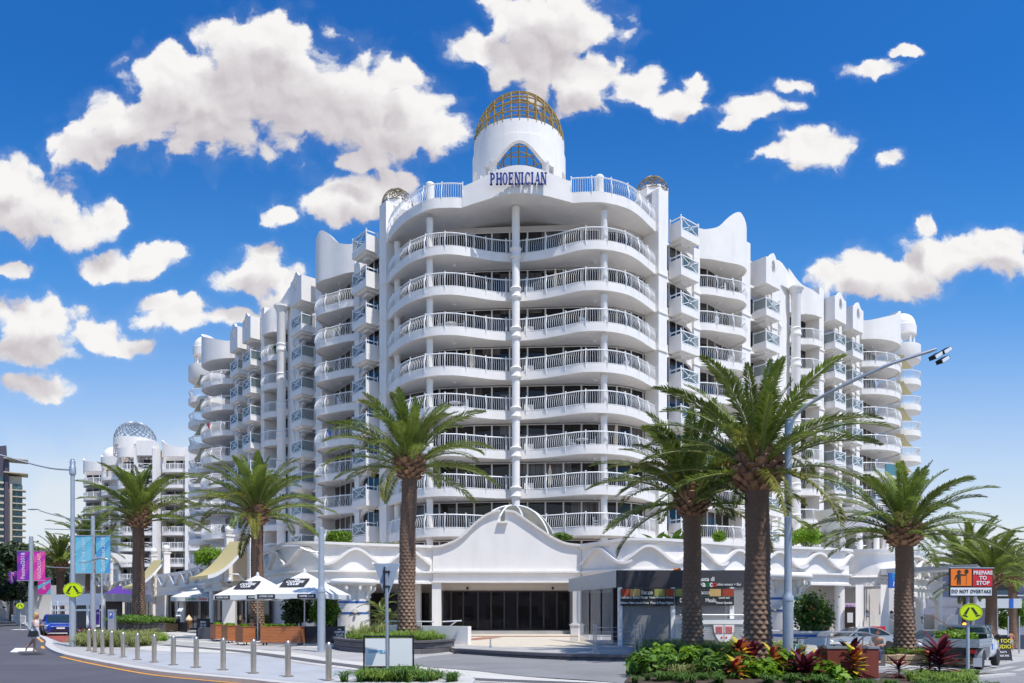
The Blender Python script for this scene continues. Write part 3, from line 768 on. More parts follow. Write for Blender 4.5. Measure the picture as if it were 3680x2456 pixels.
for (org, ang, m) in ((OR_, ANG_R, 1), (OL_, ANG_L, -1)):
    W = wing(org, ang, m, bld, SPEC, KS)
    # body of the wing behind the bays
    p = [W(0.2, -0.6), W(5.2, -.6), W(5.25, -2.5), W(40.2, -2.5), W(40.2, -14), W(0, -14)][::m]
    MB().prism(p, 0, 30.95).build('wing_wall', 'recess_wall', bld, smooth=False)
    # wall left of the big column, and sloping parapets on the roof line
    q = MB(); q.prism([W(16.8, 0.0), W(20.2, -.55), W(20.2, -1.7), W(16.8, -1.7)][::m], 4, 32.6)
    prof = [(16.8, 33.9), (17.4, 34.1), (18.2, 34.0), (19.4, 33.4), (20.6, 33.0)]
    q.loft([W(t, -.1) for t, z in crom(prof, 4)], [W(t, -.4) for t, z in crom(prof, 4)], 32.0, lambda u: crom(prof, 4)[round(u*(len(crom(prof, 4))-1))][1])
    prof2 = [(11.2, 33.9), (12.6, 34.0), (14.4, 33.3), (16.4, 33.1)]
    c2 = crom(prof2, 4); q.loft([W(t, -.9) for t, z in c2], [W(t, -1.2) for t, z in c2], 31, lambda u: c2[round(u*(len(c2)-1))][1])
    q.build('parapet', 'white', bld, smooth=False)
    # octagon turret with a small lattice dome near the corner
    tx, ty = W(1.7, -1.9)
    pr = [(tx+1.32*math.cos(R(22.5+45*i)+ang), ty+1.32*math.sin(R(22.5+45*i)+ang)) for i in range(8)]
    tq = MB().prism(pr, 30.5, 35.3); tq.build('octagon_turret', 'white', bld, smooth=False)
    lt = MB(); lattice(lt, tx, ty, 35.15, 1.28, 12, 0.032, 'diag', 1.05, n=10); lt.build('dome_lattice', 'bronze', bld)
    bx_ = MB().prism([W(-.25, -.3), W(.75, -.3), W(.75, -2.2), W(-.25, -2.2)][::m], 31, 33.9); bx_.build('roof_block', 'white', bld, smooth=False)
    # end of the wing: round balconies with a column, striped awnings, domed belvedere
    cx, cy = W(44.3, -.7)
    a_ = [2*math.pi*i/28 for i in range(29)]; ring_ = [(cx+2.25*math.cos(t), cy+2.25*math.sin(t)) for t in a_]
    rb = MB().lathe([(2.25, FL1-.5), (2.3, FL1-.5), (2.3, FL1+.12), (2.25, FL1+.12)], 28, cx, cy); rb.prism(ring_[:-1], FL1-.42, FL1-.02)
    rb = rb.build('round_balcony', 'white', bld)
    m_ = MB(); railing(m_, ring_[::-1], FL1+.05, step=.2, w=.045); m_.build('railing', 'rail_white', rb)
    m_ = MB(); column(m_, *W(45.0, -.9), FL1, FL1+ST-.45, .3); m_.build('column', 'white', rb)
    aw = MB(); P0 = []
    for i in range(6):
        u0, u1 = i/6, (i+1)/6
        def pt(u, e): x2, y2 = W(40.4+1.9*u, .3+1.2*e+.2*u); return (x2, y2, FL1+2.3-1.15*(u**.6)-.25*e)
        aw.quad(pt(u0, 0), pt(u0, 1), pt(u1, 1), pt(u1, 0))
    aw.build('awning', 'yellow_cloth', rb)
    levels_of(rb, bld, range(2, 9))
    dr = MB().lathe([(2.25, FL1+ST*8-.5), (2.3, FL1+ST*8-.4), (2.3, 32.3), (2.2, 32.3)], 28, cx, cy)
    ex, ey = W(45.3, -.8)
    for i in range(8):
        a = i*math.pi/4+.3; dr.lathe([(.13, 32.2), (.13, 34.0)], 10, ex+1.3*math.cos(a), ey+1.3*math.sin(a))
    dr.lathe([(1.5, 33.95), (1.6, 34.0), (1.6, 35.0), (1.5, 35.1)] + [(1.5*math.cos(R(8*i)), 35.1+1.5*math.sin(R(8*i))) for i in range(1, 12)], 24, ex, ey)
    dr.build('domed_belvedere', 'white', bld)

# ------------------------------------------------------------------ ground, road, paving
mat('asphalt', (0.088, 0.083, 0.097), 0.9, var=0.10, scale=0.7, bump=0.5, bscale=60, dirt=0.5, dirtcol=(0.13, 0.125, 0.13), obj=False, detail=8)
mat('road_grey', (0.23, 0.225, 0.225), 0.9, var=0.09, scale=0.8, bump=0.4, bscale=50, dirt=0.3, dirtcol=(0.10, 0.10, 0.105), obj=False, detail=8)
mat('paving_blue', (0.40, 0.41, 0.42), 0.8, var=0.05, scale=1.2, bump=0.2, bscale=40, dirt=0.45, dirtcol=(0.27, 0.27, 0.28), obj=False)
mat('paving_light', (0.57, 0.54, 0.49), 0.8, var=0.06, scale=1.5, bump=0.2, bscale=40, dirt=0.25, dirtcol=(0.33, 0.31, 0.29), obj=False)
mat('paving_mid', (0.40, 0.385, 0.365), 0.8, var=0.08, scale=1.5, bump=0.2, bscale=40, dirt=0.5, dirtcol=(0.28, 0.265, 0.255), obj=False)
mat('paving_dark', (0.105, 0.10, 0.105), 0.8, var=0.2, scale=9, bump=0.5, bscale=30, obj=False)
mat('paving_cream', (0.58, 0.51, 0.40), 0.8, var=0.07, scale=2.0, obj=False)
mat('paving_red', (0.36, 0.15, 0.09), 0.8, var=0.10, scale=3.0, obj=False)
mat('kerb_stone', (0.52, 0.50, 0.47), 0.8, var=0.07, scale=2.5, bump=0.2, obj=False)
mat('line_orange', (0.72, 0.33, 0.04), 0.6, var=0.08, scale=5, obj=False)
mat('line_white', (0.78, 0.78, 0.76), 0.6, var=0.05, scale=6, obj=False)
mat('red_surface', (0.33, 0.07, 0.05), 0.8, var=0.1, scale=3, obj=False)
mat('soil', (0.07, 0.045, 0.03), 0.95, var=0.3, scale=12, bump=0.8, bscale=25)
mat('lawn', (0.20, 0.20, 0.12), 0.95, var=0.2, scale=0.8, obj=False)
mat('block_dark', (0.115, 0.105, 0.11), 0.75, var=0.12, scale=6, obvar=0.14, bump=0.3)
mat('stone_tan', (0.42, 0.31, 0.19), 0.9, var=0.2, scale=8, obvar=0.2, bump=0.8, bscale=14)
mat('timber', (0.40, 0.135, 0.045), 0.55, var=0.22, scale=5, stretch=(1, 1, 12), obvar=0.07)
mat('tile_blue', (0.04, 0.13, 0.42), 0.3)
mat('brown_dark', (0.035, 0.024, 0.02), 0.45)

def sheet(name, poly, dz, m, kind='structure', thick=None):
    bm = bmesh.new(); vs = [bm.verts.new((x, y, 0)) for x, y in poly]
    bm.faces.new(vs); bmesh.ops.triangulate(bm, faces=bm.faces[:])
    for co, no in (((6, 0, 0), (1, 0, 0)), ((60, 0, 0), (1, 0, 0)), ((0, 25, 0), (0, 1, 0)), ((0, 120, 0), (0, 1, 0))):
        bmesh.ops.bisect_plane(bm, geom=bm.verts[:]+bm.edges[:]+bm.faces[:], plane_co=co, plane_no=no)
    for v in bm.verts: v.co.z = gz(v.co.x, v.co.y) + dz
    if thick:
        r_ = bmesh.ops.extrude_face_region(bm, geom=bm.faces[:])
        for v in r_['geom']:
            if isinstance(v, bmesh.types.BMVert): v.co.z -= thick
    bmesh.ops.recalc_face_normals(bm, faces=bm.faces[:])
    if not thick:
        if sum(f.normal.z for f in bm.faces) < 0: bmesh.ops.reverse_faces(bm, faces=bm.faces[:])
    me = bpy.data.meshes.new(name); bm.to_mesh(me); bm.free(); me.materials.append(MATS[m])
    o = bpy.data.objects.new(name, me); COL.objects.link(o); o['kind'] = kind; return o
def on(X, Y, dz=0.0): return (X, Y, gz(X, Y)+dz)

sheet('ground', [(-2500, -60), (2500, -60), (2500, 3000), (-2500, 3000)], -0.12, 'lawn')
KERB = crom([(6, 12.3), (1.5, 14.2), (-2.4, 15.9), (-5.6, 17.75), (-6.6, 18.56), (-10.1, 21.15), (-13.6, 24.8), (-17.5, 29.1), (-20.3, 32.6), (-23.6, 37.3),
              (-27.2, 43), (-33.4, 52), (-44.5, 68), (-61, 92), (-110, 160)], 4)
sheet('road', [(6, 12.3), (60, 5), (200, 60), (200, -30), (-300, -30), (-300, 260), (-175, 260)] + KERB[::-1][1:], -0.10, 'asphalt')
PAVE = KERB + [(-110, 400), (120, 400), (120, 40), (60, 6)]
sheet('pavement', KERB + [(-60, 240), (120, 240), (120, 40), (60, 6)], 0.0, 'paving_mid')
sheet('footpath_blue', crom([(0.8,14.9),(-2.6,16.6),(-6.0,18.6),(-10.2,22.3),(-13.6,26.2),(-16.8,30.0)], 5) + crom([(-15.0,31.5),(-10.4,29.6),(-7.6,25.3),(-5.2,22.2),(-3.9,20.4),(-2.2,18.6),(1.2,16.4)], 5), 0.004, 'paving_blue')
sheet('footpath_light', crom([(1.5,16.9),(-1.9,18.6),(-3.8,20.5),(-5.0,22.2),(-7.4,25.3),(-10.2,29.7),(-15,31.6),(-17.2,33.6)], 5) + crom([(-18.6,37.6),(-13.5,34.8),(-9.0,30.6),(-6.0,26.2),(-3.1,23.6),(-.9,21.2),(.6,19.2),(2.6,17.6)], 5), 0.008, 'paving_light')
cob = crom([(2.0,17.3),(-1.5,18.95),(-3.4,20.75),(-4.5,22.6),(-6.6,25.3),(-11.5,31.5),(-17.8,37.6)], 5)
sheet('cobble_band', offset(cob, .3) + offset(cob, -.3)[::-1], 0.016, 'paving_dark')
for i, (a, b, w) in enumerate((((-20, 43), (-9, 35.2), .5), ((-24, 52), (-12.5, 40), .9), ((-30, 60), (-17, 47), .8))):
    n = (Vector(b)-Vector(a)).normalized(); q = Vector((-n.y, n.x))*w
    sheet('paving_band', [tuple(Vector(a)-q), tuple(Vector(b)-q), tuple(Vector(b)+q), tuple(Vector(a)+q)], 0.008, 'paving_light')
sheet('driveway', crom([(3.0,15.2),(2.4,17.7),(.4,19.4),(-1.1,21.4),(-3.2,23.8),(-3.4,27.6),(-2.0,30.2)], 4) + [(1.0,27),(5,25.6),(11.5,26),(24,36),(46,62),(70,90),(90,90),(60,56),(36,30),(22,18),(12,12)], 0.020, 'road_grey')
for i in range(7):
    x0 = 12.6+i*1.5; sheet('crossing_stripe', [(x0, 26.0+i*.75), (x0+.6, 26.3+i*.75), (x0+5.2, 31.0+i*.9), (x0+4.6, 30.8+i*.9)], 0.026, 'paving_mid')
kb = MB(); ki = offset(KERB, -0.34)
kb.loft(KERB, ki, -0.16, 0.012); kv = []
kb.v = [(x, y, z+gz(x, y)) for x, y, z in kb.v]
o = kb.build('kerb', 'kerb_stone'); o['kind'] = 'structure'
oc = [p for p in KERB if p[1] < 33]
def line_on(name, pts, o0, o1, dz, m): return sheet(name, offset(pts, o0) + offset(pts, o1)[::-1], dz, m)
line_on('road_line', oc[5:-3], 0.02, 0.16, -0.094, 'line_orange')
line_on('road_line', [p for p in KERB if 32.9 < p[1] < 60][2:5], 0.05, .2, -0.094, 'line_orange')
line_on('road_line', [p for p in KERB if 38 < p[1] < 60][3:10], 0.05, .22, -0.094, 'line_orange')
a = P(48, 2340, 32.2); sheet('crossing_block', [(-22.4, 32.9), (-21.4, 32.9), (-23.7, 36.5), (-24.6, 36.5)], -0.094, 'line_white')
sheet('crossing_block', [(-47, 69), (-44.7, 69), (-45.5, 71), (-47.8, 71)], -0.094, 'line_white')
sheet('parking_bay', [(-24.8, 40.6), (-23.6, 41.0), (-30.5, 54.5), (-34.6, 54.0)], 0.024, 'red_surface')

def course(parent, path, z0, h, th, length, m, name, stagger=0.0, jit=0.0, gap=0.012, proud=0.0):
    """a row of blocks along a plan line, every block an object sharing one mesh"""
    q = resample(path, length)
    if stagger: q = [q[0]] + [tuple((a+b)/2 for a, b in zip(p0, p1)) for p0, p1 in zip(q, q[1:])] + [q[-1]]
    me = None
    for a, b in zip(q, q[1:]):
        L_ = math.dist(a, b)
        if me is None:
            mb = MB(); e = 0.012 if jit == 0 else 0.035
            mb.add([(x*(0.5-gap/ (2*length)), y, z) for x, y, z in
                    [(-1+e,0,e),(1-e,0,e),(1-e,0,h-gap-e),(-1+e,0,h-gap-e),(-1,e,0),(1,e,0),(1,e,h-gap),(-1,e,h-gap),(-1,th,0),(1,th,0),(1,th,h-gap),(-1,th,h-gap)]],
                   [(0,1,2,3),(0,4,5,1),(1,5,6,2),(2,6,7,3),(3,7,4,0),(4,8,9,5),(5,9,10,6),(6,10,11,7),(7,11,8,4),(8,11,10,9)])
            o = mb.build(name, m, parent, smooth=False, local=True); me = o.data
        else:
            o = bpy.data.objects.new(name, me); COL.objects.link(o); o.parent = parent; WM[o.name] = WM[parent.name]
        inv = local_of(parent); c = inv @ Vector(((a[0]+b[0])/2, (a[1]+b[1])/2, z0))
        ang = math.atan2(b[1]-a[1], b[0]-a[0]); pr = WM[parent.name].to_euler().z
        o.location = c + Vector((0, 0, random.uniform(-jit, jit)*.3)); o.rotation_euler = (0, 0, ang-pr+random.uniform(-jit, jit))
        o.scale = (L_, 1, 1+random.uniform(-jit, jit))

# --- raised forecourt in front of the entrance
FCT = crom([(-2.3,30.2),(-.5,28.2),(1.2,26.7),(2.8,25.9),(5,25.55),(8,25.6),(10.5,26.4)], 4)
fo = sheet('forecourt', FCT + [(13.5, 31), (14, 48.6), (-13, 48.6), (-9, 40), (-3.2, 34)], 0.0, 'paving_mid'); bpy.data.objects.remove(fo)
def fz(p): return 0.22 + 0.13*max(0, min(1, (p[1]-28)/18))
o = MB().prism(FCT + [(13.5, 31), (14, 48.6), (-13, 48.6), (-9, 40), (-3.2, 34)], -0.4, fz).build('forecourt', 'paving_mid', smooth=False); o['kind'] = 'structure'
def fsheet(name, poly, dz, m):
    o = MB().add([(p[0], p[1], fz(p)+dz) for p in poly], [tuple(range(len(poly)))]).build(name, m, smooth=False); o['kind'] = 'structure'
fsheet('forecourt_paving', [(-2.1, 33), (-.4, 31.5), (2.6, 31.5), (4.0, 33.5), (4.3, 48.4), (-5.6, 48.4), (-5.6, 40)], 0.006, 'paving_cream')
fsheet('forecourt_band', [(-2.3, 37.5), (-1.0, 40.5), (-.6, 42.2), (-1.6, 42.2), (-2.9, 38.6)], 0.010, 'paving_red')
fsheet('forecourt_band', [(-5.4, 43.2), (3.9, 43.2), (3.9, 43.9), (-5.4, 43.9)], 0.014, 'paving_red')
ew = thing('edging_wall', (4, 26, 0), 'low dark block edging along the front of the raised forecourt', 'wall')
course(ew, [(x+n.x*0, y) for (x, y), n in zip(offset(FCT, -.10), normals(FCT))], -0.08, 0.22, 0.14, 0.42, 'block_dark', 'block')
MB().wall(FCT, 0.34, 0.15, 0.25, -0.14).build('coping', 'block_dark', ew)

# ------------------------------------------------------------------ podium of shops
pod = thing('shopping_arcade', (0, 48, 0), 'long low white arcade with wave relief frieze and tall curved gable over the entrance', 'building')
GZ = 47.3
def frieze(parent, pts, zt=6.05, waves=True, flip=False, zb=3.6, ang=1, thick=0.35, ribbon_off=0.0):
    g_ = zt if callable(zt) else (lambda u: zt)
    MB().wall(pts, thick, zb, lambda u: g_(u)-0.08).build('frieze_wall', 'white', parent)
    m_ = MB(); m_.wall(pts, 0.3, 4.28, 4.40, -0.22); m_.wall(pts, .3, 4.20, 4.28, -.12); m_.build('cornice', 'white', parent)
    m_ = MB(); m_.wall(pts, 0.5, lambda u: g_(u)-0.16, lambda u: g_(u), -0.26); m_.wall(pts, .4, lambda u: g_(u)-.3, lambda u: g_(u)-.16, -.14); m_.build('coping', 'white', parent)
    MB().wall(pts, .3, zb-.02, zb+.12, -.12).build('cornice', 'white', parent)
    if waves:
        L_ = sum(math.dist(a, b) for a, b in zip(pts, pts[1:])); half = 1.8; s0 = 0.15+ribbon_off; q = resample(pts, 0.02); nn = len(q)
        while s0 + 1.6 < L_:
            path = []
            for i in range(29):
                ph = -0.78*math.pi + (2.05*math.pi)*i/28; s_ = s0 + (2.05*half)*i/28
                if s_ > L_-0.05: break
                k_ = min(nn-1, int(s_/L_*(nn-1))); p = q[k_ if not flip else nn-1-k_]
                zc = 4.42+ (g_((k_ if not flip else nn-1-k_)/(nn-1))-4.42)*0.47
                path.append((p[0], p[1], zc+0.50*math.cos(ph)))
            if len(path) > 6:
                if flip: path = path[::-1]
                n2 = normals([(p[0], p[1]) for p in path]); vs = []; fs = []
                for j, (p, n) in enumerate(zip(path, n2)):
                    a = path[max(j-1, 0)]; b = path[min(j+1, len(path)-1)]; dz = b[2]-a[2]; ds = math.dist(a[:2], b[:2]); hh = 0.075*math.sqrt(1+min(4, (dz/max(ds, 1e-3))**2))
                    for oo in (0.02, -0.30):
                        for h2 in (-hh, hh): vs.append((p[0]+n.x*oo, p[1]+n.y*oo, p[2]+h2))
                    if j:
                        c_ = 4*j; d_ = c_-4; fs += [(d_, c_, c_+2, d_+2), (d_+1, d_+3, c_+3, c_+1), (d_+2, c_+2, c_+3, d_+3)]
                fs += [(0, 2, 3, 1), (4*len(path)-4, 4*len(path)-3, 4*len(path)-1, 4*len(path)-2)]
                MB().add(vs, fs).build('wave_ribbon', 'white', parent)
            s0 += 3.25
# gable
gp = [(-5.07,5.97),(-4.47,6.03),(-3.58,6.38),(-2.98,6.83),(-2.46,7.36),(-1.71,7.95),(-1.04,8.24),(-.76,8.27),(-.74,7.56),(-.46,7.56),(-.44,8.27),(.1,8.20),(.6,7.9),(1.28,7.43),(2.03,6.91),(2.77,6.46),(3.52,6.16),(4.42,6.05)]
base = [(-5.07, 3.65), (4.42, 3.65)]
poly = base + gp[::-1]; n_ = len(poly)
MB().add([(x, GZ, z) for x, z in poly] + [(x, GZ+.35, z) for x, z in poly], [tuple(range(n_)), tuple(range(2*n_-1, n_-1, -1))] + [(i, i+n_, (i+1) % n_+n_, (i+1) % n_) for i in range(n_)]).build('gable_wall', 'white', pod, smooth=False)
for run in (gp[:8], gp[10:]):
    c_ = crom([(x, GZ-.02, z) for x, z in run], 5); m_ = MB()
    for a, b in zip(c_, c_[1:]):
        m_.beam(a, Vector(b)+(Vector(b)-Vector(a))*.15, 0.36, 0.13, up=(0, 0, 1))
    m_.build('gable_coping', 'white', pod, smooth=False)
MB().box(-.92, -.28, GZ-.25, GZ+.3, 7.48, 7.58).build('notch_sill', 'white', pod)
m_ = MB(); m_.box(-5.12, 4.46, GZ-.22, GZ, 4.30, 4.42); m_.box(-5.10, 4.44, GZ-.12, GZ, 4.20, 4.30); m_.build('cornice', 'white', pod, smooth=False)
m_ = MB(); m_.box(-5.12, 4.46, GZ-.25, GZ+.05, 3.66, 3.78); m_.build('cornice', 'white', pod, smooth=False)
dm = MB(); dm.lathe([(2.9*math.cos(R(6*i)), 6.0+3.0*math.sin(R(6*i))) for i in range(15)], 32, .1, 50.2); db = dm.build('skylight_dome', 'dome_grey', pod)
rb = MB()
for i in range(9):
    a = i*2*math.pi/9+.1; rb.tube([(.1+2.92*math.cos(R(6*j))*math.cos(a), 50.2+2.92*math.cos(R(6*j))*math.sin(a), 6+3.02*math.sin(R(6*j))) for j in range(15)], .06, 4, False)
rb.build('dome_rib', 'rail_white', db)
# right and left friezes
RW = crom([(4.47,47.35),(6.0,45.6),(7.6,44.9),(10.5,45.2),(15,47.3),(19.5,49.0),(22.0,49.9),(23.4,51.2),(23.7,53.0)], 7)
LWl = crom([(-17.6,53.2),(-17.0,51.2),(-15.6,48.8),(-14.2,47.2),(-12,46.1),(-8.5,46.4),(-5.1,47.4)], 7)
frieze(pod, RW, zt=lambda u: 6.1+0.18*math.exp(-((u-.25)/.16)**2))
frieze(pod, LWl, zt=lambda u: 6.05+0.18*math.exp(-((u-.55)/.2)**2), flip=True)
ST1 = crom([(-37,77),(-32.5,72.5),(-29.5,68.8),(-26.6,64.6),(-23.8,60.4)], 6)
ST2 = crom([(-60,108),(-52,97.5),(-45,88),(-39,80.5)], 6)
frieze(pod, ST1, zt=lambda u: 5.75+0.5*u**1.5, flip=True); frieze(pod, ST2, zt=5.9, flip=True)
# roof deck of the arcade
MB().prism([(-5.0, 47.6), (4.4, 47.6), (7.6, 45.2), (15, 47.6), (23.2, 51.5), (23.5, 60), (46, 82), (-60, 112), (-39, 81), (-24, 61), (-17, 53.2), (-12, 46.5)], 3.9, 4.3).build('roof_deck', 'recess_wall', pod, smooth=False)
# ground floor walls and columns
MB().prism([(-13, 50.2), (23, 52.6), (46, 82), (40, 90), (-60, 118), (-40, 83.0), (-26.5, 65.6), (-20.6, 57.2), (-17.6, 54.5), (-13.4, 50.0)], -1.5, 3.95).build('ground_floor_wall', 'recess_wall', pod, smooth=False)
MB().box(-5.1, 4.45, 48.9, 49.1, 3.2, 3.95).build('door_lintel', 'recess_wall', pod, smooth=False)
MB().box(-5.4, 4.6, 47.9, 50.3, 0.2, 0.56).build('threshold', 'paving_mid', pod, smooth=False)
for x0, x1 in ((-5.12, -4.55), (3.9, 4.42)):
    m_ = MB(); m_.box(x0, x1, GZ-.1, GZ+.45, 0.3, 3.66)
    if x0 > 0: m_.box(x0-.14, x1+.14, GZ-.24, GZ+.5, 0.3, .92); m_.box(x0-.2, x1+.2, GZ-.3, GZ+.56, .92, 1.0); m_.box(x0-.1, x1+.1, GZ-.2, GZ+.5, 1.0, 1.08)
    m_.build('pillar', 'white', pod, smooth=False)
MB().box(4.0, 4.5, 48.8, 49.3, .3, 3.7).build('pillar', 'recess_wall', pod, smooth=False)
# bifold entrance doors
x = -4.55
for i, wd in enumerate([.52, .80, .98] + [.87]*7):
    f = MB(); y0, y1 = 48.84, 48.92; a, b = x, x+wd; z0, z1 = .57, 3.2; t = .055
    f.box(a, a+t, y0, y1, z0, z1); f.box(b-t, b, y0, y1, z0, z1); f.box(a+t, b-t, y0, y1, z1-t*1.6, z1); f.box(a+t, b-t, y0, y1, z0, z0+t*1.4)
    if i > 3: f.box(b-.04, b+.0, y0-.05, y0, 1.5, 1.8)
    if i in (5, 6, 7): f.box(a+.01, a+.04, y0-.06, y0-.03, 1.45, 1.85)
    dr = f.build('door', 'brown_dark', pod, smooth=False)
    MB().box(a+t, b-t, 48.87, 48.89, z0+t, z1-t*1.6).build('pane', 'door_glass', dr, smooth=False); x += wd
MB().box(-3.4, -1.2, 50.2, 50.7, .57, 1.6).build('reception_counter', 'timber', pod, smooth=False); MB().box(.6, 2.2, 50.6, 50.9, .57, 1.3).build('display_cabinet', 'white_clean', pod, smooth=False)
for xx in (-2.95, 2.7):
    c_ = MB().sphere((xx, 48.82, 3.36), .09, 10, 7); c_.build('security_camera', 'black', pod)
def shopfront(line, z0, z1, wid=1.2, mat_='brown_dark'):
    for f, g_ in pane_strip(line, z0, z1, wid):
        w = f.build('shop_window', mat_, pod, smooth=False); g_.build('pane', 'shop_glass', w, smooth=False)
shopfront([(-12.6, 50.0), (-5.6, 50.0)], .35, 3.1, 1.0)
shopfront([(4.7, 49.4), (9, 49.4)], .35, 3.1, 1.0)
shopfront([(-20.4, 56.8), (-17.8, 54.2)], .3, 3.2, 1.2); shopfront([(-26.3, 64.9), (-20.9, 57.4)], .3, 3.1, 1.3); shopfront([(-50, 95.3), (-41, 84)], .5, 3.2, 1.6); shopfront([(-33.5, 74.1), (-26.8, 65.4)], .3, 3.0, 1.3); shopfront([(-38.5, 80.8), (-35.2, 76.3)], .4, 3, 1.3)
for p in ((-6.3, 48.6), (-9.5, 47.4), (-13.0, 47.6)):
    MB().box(p[0]-.28, p[0]+.28, p[1]-.1, p[1]+.5, .2, 3.65).build('pillar', 'white', pod, smooth=False)
for (px, Z, r_) in ((3017, 50.6, .33),):
    q = P(px, 2207, Z); MB().lathe([(r_, -.6), (r_, 3.65)], 18, q.x, q.y).build('column', 'white', pod)
for (px0, px1, Z) in ((3075, 3105, 49.5), (3165, 3198, 49.2)):
    a, b = P(px0, 0, Z), P(px1, 0, Z)
    m_ = MB(); m_.prism([(a.x, a.y), (b.x, b.y+.3), (b.x+.5, b.y+1.1), (a.x+.5, a.y+.8)], .0, 3.62); m_.prism([(a.x-.2, a.y-.2), (b.x+.2, b.y+.1), (b.x+.7, b.y+1.2), (a.x+.5, a.y+1.0)], -.6, .18)
    pl = m_.build('pillar', 'white', pod, smooth=False)
# round-fronted bay with lattice band, colonnade rotunda above it
bx_, by_ = 25.9, 54.9
m_ = MB(); m_.lathe([(3.05, 3.6), (3.05, 3.7), (2.95, 3.72), (2.95, 4.18), (3.1, 4.22), (3.1, 4.3), (2.95, 4.34), (2.95, 5.9), (3.15, 5.95), (3.3, 6.15), (3.3, 6.22), (.5, 6.25)], 48, bx_, by_)
rt = m_.build('round_bay', 'white', pod)
m_ = MB()
for i in range(60):
    a = 2*math.pi*i/60
    for s_ in (-1, 1):
        m_.beam((bx_+2.98*math.cos(a), by_+2.98*math.sin(a), 3.72), (bx_+2.98*math.cos(a+s_*.14), by_+2.98*math.sin(a+s_*.14), 4.2), .06, .06)
m_.build('lattice_band', 'white_clean', rt, smooth=False)
rx, ry = 26.3, 56.4
m_ = MB(); m_.lathe([(2.35, 8.0), (2.5, 8.02), (2.55, 8.3), (2.7, 8.9), (2.95, 9.3), (3.0, 9.5), (2.7, 9.52), (2.35, 9.0)], 44, rx, ry)
rr_ = thing('rotunda_pergola', (rx, ry, 6.2), 'white round pergola ring on slim columns above the round-fronted bay', 'pergola')
m_.build('ring_beam', 'white', rr_)
for i in range(12):
    a = 2*math.pi*i/12+.2; x, y = rx+2.3*math.cos(a), ry+2.3*math.sin(a)
    MB().lathe([(.24, 6.2), (.24, 6.3), (.19, 6.35), (.19, 7.75), (.26, 7.9), (.27, 8.02)], 12, x, y).build('column', 'white', rr_)
m_ = MB(); m_.box(28.6, 29.4, 57.8, 59, 3.9, 8.2); m_.box(30.1, 30.35, 58.5, 58.8, 5.4, 8); m_.box(31, 31.25, 59, 59.3, 5.4, 8); m_.build('screen_wall', 'white', pod, smooth=False)
# right-hand continuation with arches
A0, A1 = Vector((28.2, 53.2)), Vector((36.5, 62.5)); 
frieze(pod, [tuple(A0), tuple(A0.lerp(A1, .3)), tuple(A0.lerp(A1, .6)), tuple(A1)], zt=lambda u: 5.9+.2*math.sin(u*6), thick=.3)
dd = (A1-A0); n_ = Vector((dd.y, -dd.x)).normalized()
def arch_wall(parent, a, b, z0, z1, spans, th=.35):
    a, b = Vector(a), Vector(b); d = (b-a).normalized(); n = Vector((-d.y, d.x)); Lg = (b-a).length; out_ = MB(); cur = 0.0
    def pr(s0, s1, za, zb_):
        p0, p1 = a+d*s0, a+d*s1; q0, q1 = p0+n*th, p1+n*th
        out_.add([(p0.x,p0.y,za),(p1.x,p1.y,za),(q1.x,q1.y,za),(q0.x,q0.y,za),(p0.x,p0.y,zb_),(p1.x,p1.y,zb_),(q1.x,q1.y,zb_),(q0.x,q0.y,zb_)], [(0,3,2,1),(4,5,6,7),(0,1,5,4),(1,2,6,5),(2,3,7,6),(3,0,4,7)])
    for (s0, s1, h) in spans:
        pr(cur, s0, z0, z1); k = 10
        for i in range(k):
            u0, u1 = i/k, (i+1)/k; um = (u0+u1)/2; zz = h-.7*(1-math.sqrt(max(0, 1-(2*um-1)**2)))
            pr(s0+(s1-s0)*u0, s0+(s1-s0)*u1, zz, z1)
        cur = s1
    pr(cur, Lg, z0, z1); return out_.build('arch_wall', 'white', parent, smooth=False)
arch_wall(pod, A0, A1, -1.6, 3.6, [(1.0, 5.0, 3.0), (6.0, 11.2, 3.0)])
MB().box(30.5, 38, 62.8, 63, -1.6, 1.6).build('garage_door', 'frame_alu', pod, smooth=False)
# canopy
cn = MB(); a = P(3185, 2044, 50); b = P(3512, 2028, 42)
cn.add([tuple(a), tuple(b), (b.x+.1, b.y, b.z-.18), (a.x, a.y, a.z-.42), (a.x+1.5, a.y+5, a.z+.25), (b.x+3.5, b.y+5.5, b.z+.1), (b.x+3.5, b.y+5.5, b.z-.05), (a.x+1.5, a.y+5, a.z-.2)],
       [(0,1,2,3),(4,7,6,5),(0,4,5,1),(3,2,6,7),(1,5,6,2),(0,3,7,4)])
cp = thing('entrance_canopy', (a.x, a.y, 0), 'pale grey ribbed canopy sweeping out from the arcade beside the blue sign', 'canopy')
cn.build('canopy_sheet', 'frame_alu', cp, smooth=False)
m_ = MB()
for i in range(1, 5): t_ = i/5; m_.beam(a.lerp(Vector((a.x, a.y, a.z-.42)), t_)+Vector((0, -.03, 0)), b.lerp(Vector((b.x, b.y, b.z-.18)), t_)+Vector((0, -.03, 0)), .03, .025)
m_.beam(b+Vector((.2, .2, -.1)), (b.x+.2, b.y+1.2, -2.0), .12, .12)
m_.build('canopy_rib', 'galv', cp, smooth=False)
